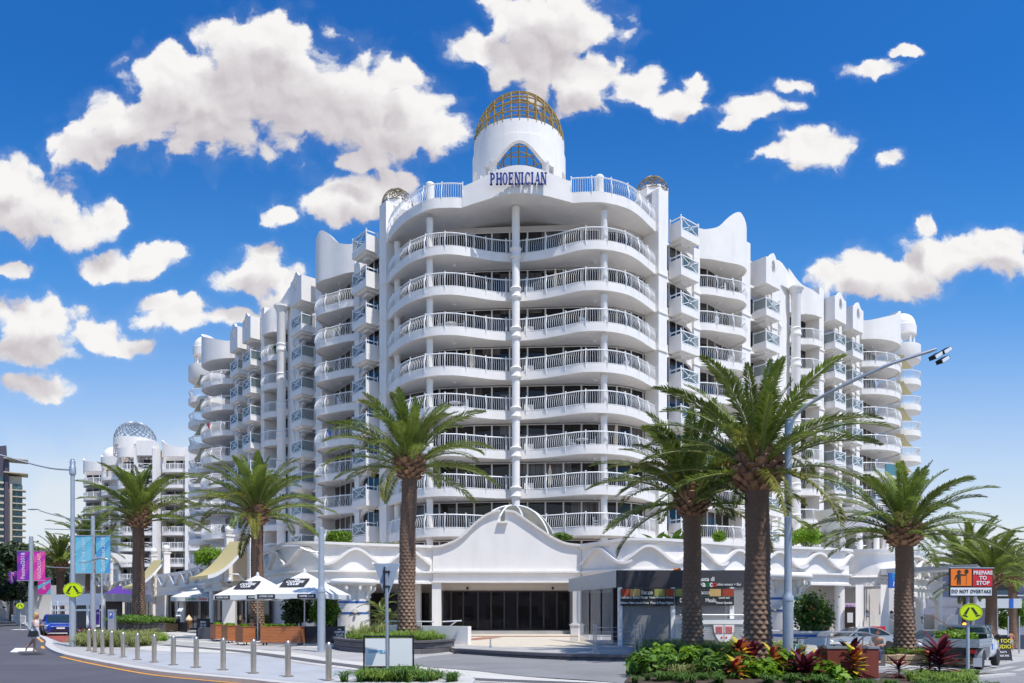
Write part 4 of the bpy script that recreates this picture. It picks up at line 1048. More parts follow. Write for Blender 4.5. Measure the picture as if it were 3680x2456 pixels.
# striped awnings on ball-topped posts
mat('stripe_yellow', (0.66, 0.56, 0.27), 0.85, trans=0.15)
t = MATS['stripe_yellow'].node_tree; b_ = t.nodes['Principled BSDF']; w_ = t.nodes.new('ShaderNodeTexWave'); w_.inputs['Scale'].default_value = 2.4; w_.bands_direction = 'X'
tc_ = t.nodes.new('ShaderNodeUVMap'); tcx = t.nodes.new('ShaderNodeTexCoord'); t.links.new(tcx.outputs['Object'], w_.inputs['Vector'])
rp = t.nodes.new('ShaderNodeMix'); rp.data_type = 'RGBA'; rp.inputs['A'].default_value = (.70, .60, .33, 1); rp.inputs['B'].default_value = (.50, .40, .15, 1)
t.links.new(w_.outputs['Fac'], rp.inputs['Factor']); t.links.new(rp.outputs['Result'], b_.inputs['Base Color'])
dL = Vector((-.649, .760, 0)); nL = Vector((-.760, -.649, 0))
def swoop(base, label, wdt=4.2, ztop=7.3, zbot=4.55, reach=3.1, s=1.0):
    an = math.atan2(dL.y, dL.x)
    th_ = thing('awning', base, label, 'awning', rz=an)
    m_ = MB(); n = 12; vs = []; fs = []
    for i in range(n+1):
        u = i/n; o = reach*u; z = zbot+(ztop-zbot)*(1-u)**1.7
        vs += [(0, o, z), (wdt, o, z+.25*(1-u))]
        if i: fs.append((2*i-2, 2*i, 2*i+1, 2*i-1))
    k = len(vs)
    for j in range(13):
        x = wdt*j/12; vs += [(x, reach, zbot), (x, reach+.05, zbot-(.3 if j % 2 else .16))]
        if j: fs.append((k+2*j-2, k+2*j, k+2*j+1, k+2*j-1))
    m_.add(vs, fs).build('awning_cloth', 'stripe_yellow', th_, local=True)
    e = MB()
    for x in (0, wdt): e.loft([(x-.04, reach*i/n) for i in range(n+1)], [(x+.04, reach*i/n) for i in range(n+1)], lambda u: zbot-.26+(ztop-zbot)*(1-u)**1.7, lambda u: zbot+.02+(ztop-zbot)*(1-u)**1.7)
    e.build('awning_edge', 'rail_white', th_, local=True)
    for x in (-.45, wdt+.35):
        p = MB(); p.box(x-.17, x+.17, -.25, .1, .2, 4.3); p.box(x-.26, x+.26, -.4, .2, 4.3, 8.0); p.box(x-.33, x+.33, -.48, .26, 8.0, 8.15); p.box(x-.33, x+.33, -.48, .26, 4.2, 4.35); p.sphere((x, -.1, 8.55), .36, 14, 9); p.lathe([(.15, 8.1), (.15, 8.3)], 10, x, -.1)
        p.build('awning_post', 'white', th_, local=True)
    w = MB().box(-.3, wdt+.3, -.45, -.3, .2, 7.0); w.build('back_wall', 'recess_wall', th_, local=True, smooth=False)
    return th_
swoop((-20.3, 56.9, 0), 'pale yellow striped awning swooping off the arcade above the white cafe umbrellas')
swoop((-36.6, 77.6, 0), 'pale yellow striped awning half hidden behind the leftmost large palm trunk', wdt=4, ztop=7.3)

# --- two stubby round pylons with blue tile bands
def pylon(X, Y, r_, zc, label):
    t_ = thing('round_pylon', (X, Y, .2), label, 'pylon', 'white round pylons with blue tile bands')
    m_ = MB(); m_.lathe([(r_, 0), (r_, zc-.25)], 36, X, Y); m_.v = [(x, y, z if z > 0.01 else 0.0) for x, y, z in m_.v]; m_.build('drum', 'white', t_)
    m_ = MB(); rc = r_*1.5; pr = [(r_*.9, zc-.42)] + [(rc-.2+.2*math.cos(a), zc-.2+.2*math.sin(a)) for a in [R(-90+20*i) for i in range(10)]] + [(.4, zc)]
    m_.lathe(pr, 36, X, Y); m_.build('cap', 'white', t_)
    for z in (zc-1.45, zc-2.1): MB().lathe([(r_, z), (r_+.012, z), (r_+.012, z+.12), (r_, z+.12)], 36, X, Y).build('tile_band', 'tile_blue', t_)
    for i in range(10):
        a = 2*math.pi*i/10+.2; x, y = math.cos(a), math.sin(a); s_ = MB()
        pth = [(r_*1.32, zc-.45), (r_*1.34, zc-.62), (r_*1.2, zc-.75), (r_*1.05, zc-.85), (r_*1.04, zc-1.05), (r_*1.1, zc-1.12)]
        s_.tube([(X+x*q[0], Y+y*q[0], q[1]) for q in pth], [.12, .1, .07, .06, .06, .08], 7); s_.build('bracket', 'white', t_)
    for a in (-1.25, -2.3):
        x, y = X+(r_+.05)*math.cos(a), Y+(r_+.05)*math.sin(a); s_ = MB()
        for j in range(9): b = R(-80+20*j); s_.beam((x, y, zc-2.0), (x+.3*math.sin(b)*-math.sin(a), y+.3*math.sin(b)*math.cos(a), zc-2.0+.3*math.cos(b)), .05, .03)
        o = s_.build('shell_ornament', 'white_clean', t_, smooth=False); MB().sphere((x+.04*math.cos(a), y-.08, zc-2.05), .09, 10, 7).build('ball', 'stone_tan', o)
q = P(1270, 0, 44.5); pylon(q.x, q.y, .93, 3.75, 'white round pylon with blue bands between the cafe umbrellas and the left palm trunk')
q = P(2812, 0, 40.5); pylon(q.x, q.y, 1.03, 3.88, 'white round pylon with blue bands behind the tallest right palm and the lamp post')
# planter wall with blue rim beside the right pylon
q = P(2880, 0, 37.5); m_ = MB(); m_.lathe([(1.55, -.8), (1.55, .68), (1.6, .7), (1.6, .8), (1.45, .8), (1.4, .6), (.1, .6)], 40, q.x, q.y+.4, sx=1.0, sy=.7)
pw = thing('round_planter', (q.x, q.y, -.5), 'white round planter wall with blue tiled rim holding the bush right of the lamp post', 'planter'); m_.build('planter_wall', 'white', pw)
MB().lathe([(1.56, .5), (1.575, .5), (1.575, .64), (1.56, .64)], 40, q.x, q.y+.4, sx=1, sy=.7).build('tile_band', 'tile_blue', pw)
# terrace on the right with steps
tp = [(12.6, 38), (15.5, 36.4), (18, 40), (30, 52), (48, 80), (26, 60), (13, 48.4)]
o = MB().prism(tp, -1.8, .05).build('terrace', 'paving_mid', smooth=False); o['kind'] = 'structure'
stp = thing('stone_steps', (11.2, 33, 0), 'short flight of grey steps behind the tall palm and lamp post', 'steps')
for i in range(3):
    MB().box(10.6, 12.8, 32.0+i*.34, 35, -.55+i*.16, -.4+i*.16).build('step', 'paving_mid', stp, smooth=False)

# ------------------------------------------------------------------ vegetation
def leafmat(name, c, var=0.35, scale=3.0, trans=0.3, rough=0.5, obvar=0.25):
    return mat(name, c, rough, var=var, scale=scale, obvar=obvar, trans=trans, spec=0.4)
leafmat('frond_green', (0.185, 0.245, 0.042), .35, 1.5, .28, .42, .35)
leafmat('frond_yellow', (0.20, 0.20, 0.035), .3, 1.5, .3, .45, .2)
leafmat('leaf_bright', (0.19, 0.33, 0.02), .35, 2.5, .35)
leafmat('leaf_mid', (0.11, 0.21, 0.025), .4, 2.0, .3)
leafmat('leaf_dark', (0.035, 0.065, 0.018), .4, 1.5, .2)
leafmat('leaf_olive', (0.05, 0.065, 0.03), .4, .5, .15)
leafmat('grass_pale', (0.30, 0.33, 0.11), .4, 3, .3)
leafmat('grass_green', (0.17, 0.26, 0.04), .45, 4, .3)
leafmat('grass_deep', (0.08, 0.155, 0.025), .4, 3, .25)
leafmat('leaf_red', (0.16, 0.018, 0.03), .45, 4, .25)
leafmat('leaf_wine', (0.075, 0.012, 0.022), .4, 4, .2)
leafmat('leaf_orange', (0.50, 0.13, 0.03), .4, 5, .3)
leafmat('leaf_yellow', (0.55, 0.42, 0.03), .35, 5, .3)
mat('flower_orange', (0.75, 0.18, 0.05), .6)
mat('rachis', (0.22, 0.24, 0.06), 0.5)
mat('dry_stalk', (0.55, 0.30, 0.07), 0.8, trans=.2)
mat('wood_bark', (0.12, 0.085, 0.06), 0.9, var=.3, scale=8, bump=.6)
# palm trunk: colour follows the leaf scar lips stored on the mesh
m, t_, b_ = principled('palm_trunk'); MATS['palm_trunk'] = m
at = t_.nodes.new('ShaderNodeAttribute'); at.attribute_name = 'lip'
nz_ = t_.nodes.new('ShaderNodeTexNoise'); nz_.inputs['Scale'].default_value = 3.5; nz_.inputs['Detail'].default_value = 8; tcp = t_.nodes.new('ShaderNodeTexCoord')
t_.links.new(tcp.outputs['Object'], nz_.inputs['Vector'])
mm_ = t_.nodes.new('ShaderNodeMath'); mm_.operation = 'MULTIPLY_ADD'; t_.links.new(nz_.outputs['Fac'], mm_.inputs[0]); mm_.inputs[1].default_value = 1.3; mm_.inputs[2].default_value = -.45
m2_ = t_.nodes.new('ShaderNodeMath'); m2_.operation = 'MULTIPLY'; m2_.use_clamp = True; t_.links.new(mm_.outputs[0], m2_.inputs[0]); m2_.inputs[1].default_value = 1.4
m3_ = t_.nodes.new('ShaderNodeMath'); m3_.operation = 'MULTIPLY'; t_.links.new(m2_.outputs[0], m3_.inputs[0]); t_.links.new(at.outputs['Fac'], m3_.inputs[1])
cx_ = t_.nodes.new('ShaderNodeMix'); cx_.data_type = 'RGBA'; cx_.inputs['A'].default_value = (.17, .10, .065, 1); cx_.inputs['B'].default_value = (.72, .52, .35, 1)
t_.links.new(m3_.outputs[0], cx_.inputs['Factor']); t_.links.new(cx_.outputs['Result'], b_.inputs['Base Color']); b_.inputs['Roughness'].default_value = .8
bp_ = t_.nodes.new('ShaderNodeBump'); bp_.inputs['Strength'].default_value = .6; n5 = t_.nodes.new('ShaderNodeTexNoise'); n5.inputs['Scale'].default_value = 40
t_.links.new(tcp.outputs['Object'], n5.inputs['Vector']); t_.links.new(n5.outputs['Fac'], bp_.inputs['Height']); t_.links.new(bp_.outputs[0], b_.inputs['Normal'])
mat('stub_wood', (0.29, 0.16, 0.09), .75, var=.5, scale=9, obvar=.45)

rng = np.random.default_rng(5)
def frond_mesh(e0, droop, L_=4.3, seed=0, pairs=92, twist=0.0, m='frond_green'):
    r_ = np.random.default_rng(seed); mb = MB(); n = 26; p = np.array([0., 0., 0.]); path = [p.copy()]; dirs = []
    side = 0.0
    for i in range(n):
        s = i/n; e = e0-droop*s**1.35; side += r_.normal(0, .012)
        d = np.array([math.cos(e)*math.cos(side+twist*s), math.cos(e)*math.sin(side+twist*s), math.sin(e)]); p = p+d*L_/n; path.append(p.copy()); dirs.append(d)
    dirs.append(dirs[-1]); path = np.array(path); dirs = np.array(dirs)
    V = []; Fc = []
    for k in range(pairs):
        s = 0.10+0.90*k/pairs; f = s*n; i = min(n-1, int(f)); c = path[i]+(path[i+1]-path[i])*(f-i); d = dirs[i]
        lt = np.cross(d, [0, 0, 1.]); lt /= np.linalg.norm(lt); up = np.cross(lt, d)
        ln = (0.16+0.42*math.sin(math.pi*min(1, s*0.93+.07))**.75)*(1.0 if s > .2 else .45+2.7*(s-.1)*1.0)*L_/4.3*1.05
        if s > .93: ln *= .75
        for sg in (-1, 1):
            fw = 0.75+r_.normal(0, .10)+.5*s; lift = 0.55+r_.normal(0, .16)-(.25 if k % 3 == 0 else 0)
            v = lt*sg*math.cos(lift)+up*math.sin(lift); v = v+d*fw; v /= np.linalg.norm(v)
            tip = c+v*ln+np.array([0, 0, -ln*ln*(.30+.2*r_.random())]); mid = c+v*ln*.5; w = np.cross(v, up); w /= np.linalg.norm(w)+1e-9; w *= .030
            b0 = len(V); V += [c, mid+w, tip, mid-w]; Fc.append((b0, b0+1, b0+2, b0+3))
    o = npmesh('frond', np.array(V), np.array(Fc), m)
    rb = MB(); rb.tube([tuple(q) for q in path[::2]], [0.045*(1-.85*j/(len(path[::2])-1))+.006 for j in range(len(path[::2]))], 4, False)
    rr = rb.build('midrib', 'rachis', None); 
    # join the rib into the frond mesh as a second material
    me = o.data; bm = bmesh.new(); bm.from_mesh(me); k0 = len(bm.faces); bm.from_mesh(rr.data); bm.faces.ensure_lookup_table()
    for f in bm.faces[k0:]: f.material_index = 1
    bm.to_mesh(me); bm.free(); me.materials.append(MATS['rachis']); rm = rr.data; bpy.data.objects.remove(rr); bpy.data.meshes.remove(rm); bpy.data.objects.remove(o)
    return me
FR_ = []
for j, (e0, dr) in enumerate([(85, 30), (77, 42), (70, 52), (62, 60), (54, 64), (46, 66), (37, 64), (28, 60), (18, 55), (6, 50)]):
    FR_.append([frond_mesh(R(e0), R(dr), seed=j*3+q, twist=(q-.5)*.35, m='frond_green') for q in range(2)])
FRY = [frond_mesh(R(30), R(75), seed=77, m='frond_yellow'), frond_mesh(R(-5), R(60), seed=78, m='frond_yellow')]
def trunk_mesh(h, r0, r1, fine=True, seed=0):
    rows = max(6, int(h/0.155)); na = 11; sub = 5 if fine else 3; cols = na*(6 if fine else 3); nr = rows*sub
    z = np.linspace(0, h, nr+1); th = np.linspace(0, 2*np.pi, cols, endpoint=False); T, Z = np.meshgrid(th, z)
    v = Z/h*rows; row = np.floor(v+1e-6); fz_ = v-row; fu = ((T/(2*np.pi)*na+.5*(row % 2)) % 1.0)-.5
    low = np.clip(1.15-Z/h*1.3, .25, 1)       # sharper scars low on the trunk
    r_ = np.random.default_rng(seed); jit = r_.random((nr+1, cols))*.012
    disp = .075*np.clip(1-fz_*(.75+.9*np.abs(fu)), 0, 1)**.9*(1-np.abs(2*fu)**2.2)*np.clip(fz_*7, 0, 1)*low
    rad = r0+(r1-r0)*np.clip(Z/h, 0, 1)**.6 + .10*np.exp(-Z/.5) + disp + jit + .015*np.sin(Z*2.1+T)
    V = np.stack([rad*np.cos(T), rad*np.sin(T), Z], -1).reshape(-1, 3)
    i, j = np.meshgrid(np.arange(nr), np.arange(cols), indexing='ij'); j2 = (j+1) % cols
    Fq = np.stack([i*cols+j, i*cols+j2, (i+1)*cols+j2, (i+1)*cols+j], -1).reshape(-1, 4)
    lip = (np.clip(disp/.06, 0, 1)*low).reshape(-1)
    return V, Fq, lip
def palm(px, pyb, Z, zb, ztr, rad, label, r0=.42, fine=True, nfr=52, scale=1.0, seed=1, boot=1.0, group='Canary date palms', stubs=True, lean=0.0):
    random.seed(seed); b = P(px, 0, Z); t = thing('palm_tree', (b.x, b.y, zb), label, 'palm tree', group)
    h = ztr-zb; V, Fq, lip = trunk_mesh(h, r0, r0*.86, fine, seed)
    V[:, 0] += lean*(V[:, 2]/h)**2
    o = npmesh('trunk', V, Fq, 'palm_trunk', t, True); a = o.data.attributes.new('lip', 'FLOAT', 'POINT'); a.data.foreach_set('value', lip.astype(np.float32))
    # ball of cut frond bases
    bh = 1.0*boot; c0 = MB().lathe([(r0*.8, h-.15), (r0*1.25, h+.12*bh), (r0*1.5, h+.45*bh), (r0*1.3, h+.85*bh), (r0*.75, h+1.15*bh)], 20, lean, 0)
    bt = c0.build('frond_base_ball', 'stub_wood', t, local=True)
    sm = MB(); s_ = 1.0
    sm.add([(0,-.09,-.02),(0,.09,-.02),(0,.06,.05),(0,-.06,.05),(.30,-.10,.08),(.30,.10,.08),(.27,.05,.15),(.27,-.05,.15)], [(0,3,2,1),(4,5,6,7),(0,1,5,4),(1,2,6,5),(2,3,7,6),(3,0,4,7)])
    n = 105 if stubs else 80; me = None; joined = MB()
    for i in range(n):
        u = (i+.5)/n; az = i*2.39996; zz = h-.15+u*1.2*bh; rr = r0*(1.0+.45*math.sin(math.pi*min(1, u*1.02))**.8)-.12; tilt = -R(5+50*u)
        sc = random.uniform(.8, 1.15)*(.95+.65*math.sin(math.pi*u))*(r0/.40)
        M_ = Matrix.Translation((lean+rr*math.cos(az), rr*math.sin(az), zz)) @ Matrix.Rotation(az, 4, 'Z') @ Matrix.Rotation(tilt+random.uniform(-.15, .15), 4, 'Y') @ Matrix.Diagonal((sc, sc, sc, 1))
        if stubs:
            if me is None: q = sm.build('frond_stub', 'stub_wood', bt, smooth=False, local=True); me = q.data
            else: q = bpy.data.objects.new('frond_stub', me); COL.objects.link(q); q.parent = bt
            q.matrix_local = M_
        else: joined.add([tuple(M_ @ Vector(v)) for v in sm.v], sm.f)
    if not stubs: joined.build('frond_stub', 'stub_wood', bt, smooth=False, local=True)['kind'] = 'stuff'
    zc = h+.78*bh
    for i in range(nfr):
        u = (i+.5)/nfr; k = min(9, int(u**1.05*10)); az = i*2.39996+random.uniform(-.25, .25)
        me_ = FR_[k][i % 2]
        if u > .68 and random.random() < .24: me_ = FRY[0 if u < .85 else 1]
        q = bpy.data.objects.new('frond', me_); COL.objects.link(q); q.parent = t
        r_ = r0*(.15+.75*u); q.location = (lean+r_*math.cos(az), r_*math.sin(az), zc-.45*bh*u*u)
        q.rotation_euler = (random.uniform(-.22, .22), random.uniform(-.16, .13), az); sc = rad/4.15*random.uniform(.88, 1.12)*(1+.04*u)*(.72+.28*min(1, u/.42)); q.scale = (sc, sc, sc)
    return t
palm(2722, 0, 24.0, gz(8, 24)-.02, 5.75, 3.75, 'tallest nearest palm in the flower bed left of the bare lamp post', r0=.42, seed=3, boot=1.1, nfr=50)
palm(2487, 0, 28.0, .15, 5.45, 3.75, 'palm with orange flower stalks in front of the Italian eatery banners', r0=.36, seed=8, boot=.9, nfr=50)
palm(1461, 0, 35.0, .45, 8.15, 3.75, 'palm in the dark block planter behind the back of the triangular sign', r0=.40, seed=12, boot=1.0, lean=.15)
palm(3250, 0, 33.6, -.2, 4.85, 3.6, 'palm in the tan stone ring planter left of the orange and red road sign', r0=.42, seed=21, boot=.85, nfr=52)
palm(924, 0, 46.0, .1, 7.3, 4.3, 'palm rising through the white cafe umbrellas', r0=.40, seed=31, boot=1.1)
palm(498, 0, 62.0, .75, 9.0, 5.0, 'palm in the long planter left of the gelato shop', r0=.50, seed=44, boot=1.2, fine=True, stubs=False)
palm(3478, 0, 60.0, -1.6, 4.9, 4.4, 'palm just left of the orange and red road sign, further back', r0=.42, seed=52, fine=False, stubs=False)
palm(3562, 0, 54.0, -1.5, 3.7, 3.9, 'farther palm right of and behind the orange and red road sign', r0=.40, seed=61, fine=False, stubs=False)
palm(3640, 0, 75.0, -1.8, 4.6, 4.2, 'farthest palm at the right edge beside the glass-fronted building', r0=.42, seed=66, fine=False, stubs=False, nfr=44)
palm(322, 0, 92.0, .5, 9.3, 4.9, 'palm behind the pair of pale blue banners', r0=.5, seed=71, fine=False, stubs=False, nfr=50)
palm(217, 0, 90.0, .5, 7.0, 4.4, 'palm standing right of the pink street banner', r0=.46, seed=72, fine=False, stubs=False, nfr=50)
# orange flower stalks on the second palm
fs_ = thing('flower_stalks', (0, 0, 0), 'drooping orange flower stalks in the crown of the palm before the eatery', 'flower'); c = P(2487+120, 1720, 27.6); m_ = MB()
for i in range(70):
    a = random.uniform(-2.6, .3); l = random.uniform(.4, 1.0); x0, y0, z0 = c.x-.45, c.y-.2, c.z+.45
    m_.tube([(x0, y0, z0), (x0+l*.5*math.cos(a)*.6+.3, y0+l*.3*math.sin(a), z0+.1), (x0+l*.8*math.cos(a)*.6+.42, y0+l*.5*math.sin(a), z0-l*.9)], .012, 3, False)
m_.build('stalk', 'dry_stalk', fs_)['kind'] = 'stuff'

def foliage(name, blobs, n, size, m, parent=None, seed=0, flat=.5, shell=.55):
    """n leaves spread through ellipsoid blobs (cx,cy,cz,rx,ry,rz)"""
    r_ = np.random.default_rng(seed); bl = np.array(blobs, float); vol = bl[:, 3]*bl[:, 4]*bl[:, 5]; idx = r_.choice(len(bl), n, p=vol/vol.sum())
    d = r_.normal(size=(n, 3)); d /= np.linalg.norm(d, axis=1)[:, None]; rad = (shell+(1-shell)*r_.random(n))[:, None]
    rad = rad*(1+.12*r_.normal(size=(n, 1))); c = bl[idx, :3]+d*rad*bl[idx, 3:6]
    nrm = d*.7+r_.normal(size=(n, 3))*.55+np.array([0, 0, flat]); nrm /= np.linalg.norm(nrm, axis=1)[:, None]
    a = np.cross(nrm, r_.normal(size=(n, 3))); a /= np.linalg.norm(a, axis=1)[:, None]; b = np.cross(nrm, a)
    s = size*(.6+.8*r_.random((n, 1))); V = np.stack([c-a*s, c+b*s*.5, c+a*s-nrm*s*.25, c-b*s*.5], 1).reshape(-1, 3)
    Fq = np.arange(4*n).reshape(n, 4)
    return npmesh(name, V, Fq, m, parent)
def bush(px, py, Z, w, h, label, m='leaf_bright', n=2600, size=.09, seed=0, cat='bush', name='round_bush', group=None, lumps=7):
    """px, py: photo position of the bush centre; w, h in metres"""
    c = P(px, py, Z); z0 = c.z-h/2; t = thing(name, (c.x, c.y, z0), label, cat, group); random.seed(seed); bl = [(0, 0, h*.5, w*.40, w*.36, h*.42)]
    for i in range(lumps):
        a = random.uniform(0, 2*math.pi); bl.append((w*.26*math.cos(a), w*.26*math.sin(a), h*random.uniform(.17, .72), w*.23, w*.23, h*.25))
    foliage('leaves', bl, n, size, m, t, seed); MB().tube([(0, 0, -.35), (0.02, 0, h*.3), (.06, .03, h*.6)], [.07, .05, .03], 6).build('stem', 'wood_bark', t, local=True)
    return t
bush(1222, 1932, 50.5, 2.1, 1.25, 'bright green round bush on the arcade roof behind the centre lamp post', seed=1)
bush(752, 1998, 63, 2.7, 1.9, 'bright green tree-like bush above the frieze beside the swooping awning', seed=2, n=3200)
bush(2583, 1928, 53, 1.15, 1.1, 'small clipped bright bush between the two right palm trunks', seed=3, n=1800, size=.06)
bush(2502, 1920, 53.5, .9, 1.2, 'clipped bush half hidden behind the right palm trunk with the banners', seed=4, n=1500, size=.06)
bush(2896, 1928, 53.5, 2.5, 1.35, 'wide dense bright bush on the arcade roof right of the lamp post', seed=5, n=3200, size=.07)
bush(2010, 1932, 50.5, 1.9, .8, 'low green bush at the right foot of the entrance gable', m='leaf_mid', seed=6, n=1700)
bush(2925, 2195, 38.0, 2.4, 2.4, 'tall leafy shrub with orange flowers in the blue-rimmed round planter', m='leaf_mid', seed=7, n=3000, size=.10, name='flowering_shrub', cat='shrub', lumps=10)
fl_ = MB(); c = P(2925, 2195, 38)
for k in range(9): fl_.sphere((c.x+random.uniform(-.9, .9), c.y-.9+random.uniform(-.1, .3), c.z+random.uniform(-.6, .9)), .05, 6, 4)
fl_.build('flower', 'flower_orange', bpy.data.objects['flowering_shrub'])['kind'] = 'stuff'
def hedge(pts, z0, h, th, label, m='leaf_mid', n=2600, seed=0, size=.05):
    q = resample(pts, .45); bl = [(x, y, z0+h/2, .4, th/2, h/2) for x, y in q]; t = thing('hedge', (q[0][0], q[0][1], z0), label, 'hedge')
    o = foliage('leaves', [(b[0]-q[0][0], b[1]-q[0][1], b[2]-z0, b[3], b[4], b[5]) for b in bl], n, size, m, t, seed, shell=.7)
hedge([(P(1285, 0, 51).x, 51), (P(1430, 0, 51).x, 51.3)], 6.0, .65, .7, 'clipped low hedge left of the palm behind the triangular sign', seed=11)
hedge([(P(2270, 0, 49.5).x, 49.5), (P(2480, 0, 50).x, 50)], 5.9, .6, .7, 'clipped low hedge along the arcade roof under the first right balcony', seed=12)
# broad-leaved plants on the roof terrace
def strap_leaf(L_, w, arch, m, seed=0):
    n = 7; vs = []; fs = []
    for i in range(n+1):
        s = i/n; ww = w*math.sin(math.pi*(.08+.92*s)**.8)*.5+.003; x = L_*s*math.cos(arch*s*.5); z = L_*(s*.9-arch*.5*s*s)
        vs += [(x*.75, -ww, z+ww*.35), (x*.75, 0, z), (x*.75, ww, z+ww*.35)]
        if i: a = 3*i; fs += [(a-3, a, a+1, a-2), (a-2, a+1, a+2, a-1)]
    o = MB().add(vs, fs).build('leaf', m); me = o.data; bpy.data.objects.remove(o); return me
def rosette(name, loc, leaves, n, label, cat, scale=1.0, tilt=(.15, 1.0), seed=0, group=None, stem=None, hgt=0.0):
    random.seed(seed); t = thing(name, loc, label, cat, group)
    for i in range(n):
        u = (i+.5)/n; me = leaves[i % len(leaves)]; q = bpy.data.objects.new('leaf', me); COL.objects.link(q); q.parent = t
        q.location = (random.uniform(-.03, .03), random.uniform(-.03, .03), hgt*(1-u)*.9+hgt*.1); q.rotation_euler = (0, tilt[0]+(tilt[1]-tilt[0])*u, i*2.39996+random.uniform(-.3, .3)); s = scale*random.uniform(.75, 1.1); q.scale = (s, s, s)
    if stem: MB().tube([(0, 0, -.05), (.02, 0, hgt+.05)], .022, 6).build('stem', 'wood_bark', t, local=True)
    return t
BAN = [strap_leaf(1.5, .5, .5, 'leaf_mid'), strap_leaf(1.3, .42, .8, 'leaf_mid')]
for i, (px, py, Z, s, lb) in enumerate(((2360, 1955, 51, .95, 'broad-leaved paddle plant on the arcade roof, leftmost beside the hedge'), (2420, 1950, 51, 1.1, 'broad-leaved paddle plant directly left of the palm trunk on the arcade roof'), (2452, 1940, 51.4, .9, 'broad-leaved paddle plant half behind the palm trunk on the arcade roof'))):
    c = P(px, py, Z); rosette('paddle_plant', tuple(c), BAN, 12, lb, 'plant', s, (-.1, .9), i, 'paddle plants on the arcade roof')
RED = [strap_leaf(.55, .13, .6, 'leaf_red'), strap_leaf(.5, .12, .4, 'leaf_wine'), strap_leaf(.6, .11, .9, 'leaf_red')]
MIX = [strap_leaf(.42, .13, .6, 'leaf_orange'), strap_leaf(.4, .14, .5, 'leaf_yellow'), strap_leaf(.45, .12, .9, 'leaf_red'), strap_leaf(.4, .13, .8, 'leaf_orange'), strap_leaf(.35, .13, .5, 'leaf_bright')]
GRN = [strap_leaf(.5, .12, .8, 'leaf_bright'), strap_leaf(.55, .1, 1.1, 'leaf_mid')]
c = P(2262, 1950, 50.0); rosette('red_cordyline', tuple(c), RED, 26, 'dark red spiky plant on the arcade roof right of the gable', 'plant', 1.3, (-.2, 1.2), 9)
def fan_palm(px, py, Z, zb, h, label, n=16, s=1.0, seed=0):
    random.seed(seed); c = P(px, py, Z); t = thing('garden_palm', (c.x, c.y, zb), label, 'palm')
    for i in range(n):
        me = FR_[2+(i % 6)][i % 2] if i % 4 else FRY[0]; q = bpy.data.objects.new('frond', me); COL.objects.link(q); q.parent = t; q.location = (0, 0, h*random.uniform(.3, .8))
        q.rotation_euler = (random.uniform(-.2, .2), random.uniform(-.2, .2), i*2.4); q.scale = (s*random.uniform(.8, 1.1),)*3
    MB().tube([(0, 0, 0), (0, 0, h*.7)], .06, 6).build('trunk', 'wood_bark', t, local=True); return t
fan_palm(1370, 2200, 42.5, .3, 2.2, 'bright leafy garden palm left of the thick palm trunk, under the eaves', 18, .38, 1)
fan_palm(1395, 2230, 41, .3, 1.5, 'low garden palm in front of the cafe window, behind the white low wall', 14, .32, 2)
fan_palm(2850, 1870, 55, 6, 1.9, 'dark feathery palm behind the wide bright bush on the arcade roof', 16, .50, 3)
fan_palm(2915, 1880, 56, 6, 1.9, 'second dark feathery palm left of the rotunda pergola', 16, .50, 4)
fan_palm(3035, 1900, 59, 5, 2.4, 'palm seen through the columns of the rotunda pergola', 14, .55, 5)
fan_palm(3100, 1920, 60, 5, 2.0, 'leafy palm deeper inside the rotunda pergola', 14, .55, 6)
bush(1080, 2190, 42, 2.2, 1.9, 'dark leafy shrub under the nearest white cafe umbrella', m='leaf_dark', seed=17, n=2000, size=.13, cat='shrub', name='leafy_shrub')
bush(1172, 2195, 41, 1.9, 1.9, 'leafy shrub left of the round pylon at the umbrella edge', m='leaf_mid', seed=18, n=2000, size=.13, cat='shrub', name='leafy_shrub')
bush(505, 2225, 59, 5.5, .8, 'low mixed shrubs along the long planter at the leftmost large palm', m='leaf_mid', seed=19, n=3500, size=.10, cat='shrub', name='leafy_shrub')

# --- tufted grasses
def tufts(name, spots, m, blades=46, h=.42, spread=.28, w=.010, label=None, seed=0, parent=None):
    r_ = np.random.default_rng(seed); V = []; Fq = []
    sp = np.array(spots, float); n = len(sp)*blades; idx = np.repeat(np.arange(len(sp)), blades); b = sp[idx, :3].copy(); sc = sp[idx, 3] if sp.shape[1] > 3 else np.ones(n)
    az = r_.random(n)*2*np.pi; ln = h*sc*(.6+.6*r_.random(n)); out_ = spread*sc*(.3+1.1*r_.random(n)); b[:, 0] += r_.normal(0, .04, n)*sc; b[:, 1] += r_.normal(0, .04, n)*sc
    dx, dy = np.cos(az), np.sin(az); px_, py_ = -dy*w*(.7+.6*r_.random(n)), dx*w
    def at_(f, zf, ww): return [np.stack([b[:, 0]+dx*out_*f+s*px_*ww, b[:, 1]+dy*out_*f+s*py_*ww, b[:, 2]+ln*zf], -1) for s in (-1, 1)]
    A = at_(0, 0, 1)+at_(.35, .72, 1)+at_(.85, .85, .8)+at_(1.25, .55+.0*out_.mean(), .1)
    V = np.stack(A, 1).reshape(-1, 3); k = np.arange(n)[:, None]*8
    Fq = np.concatenate([k+np.array([0, 1, 3, 2]), k+np.array([2, 3, 5, 4]), k+np.array([4, 5, 7, 6])])
    o = npmesh(name, V, Fq, m, parent); o['kind'] = 'stuff'
    if label: o['label'] = label; o['category'] = 'grass'
    return o
def inside(x, y, poly):
    c = False; j = len(poly)-1
    for i in range(len(poly)):
        if (poly[i][1] > y) != (poly[j][1] > y) and x < (poly[j][0]-poly[i][0])*(y-poly[i][1])/(poly[j][1]-poly[i][1])+poly[i][0]: c = not c
        j = i
    return c
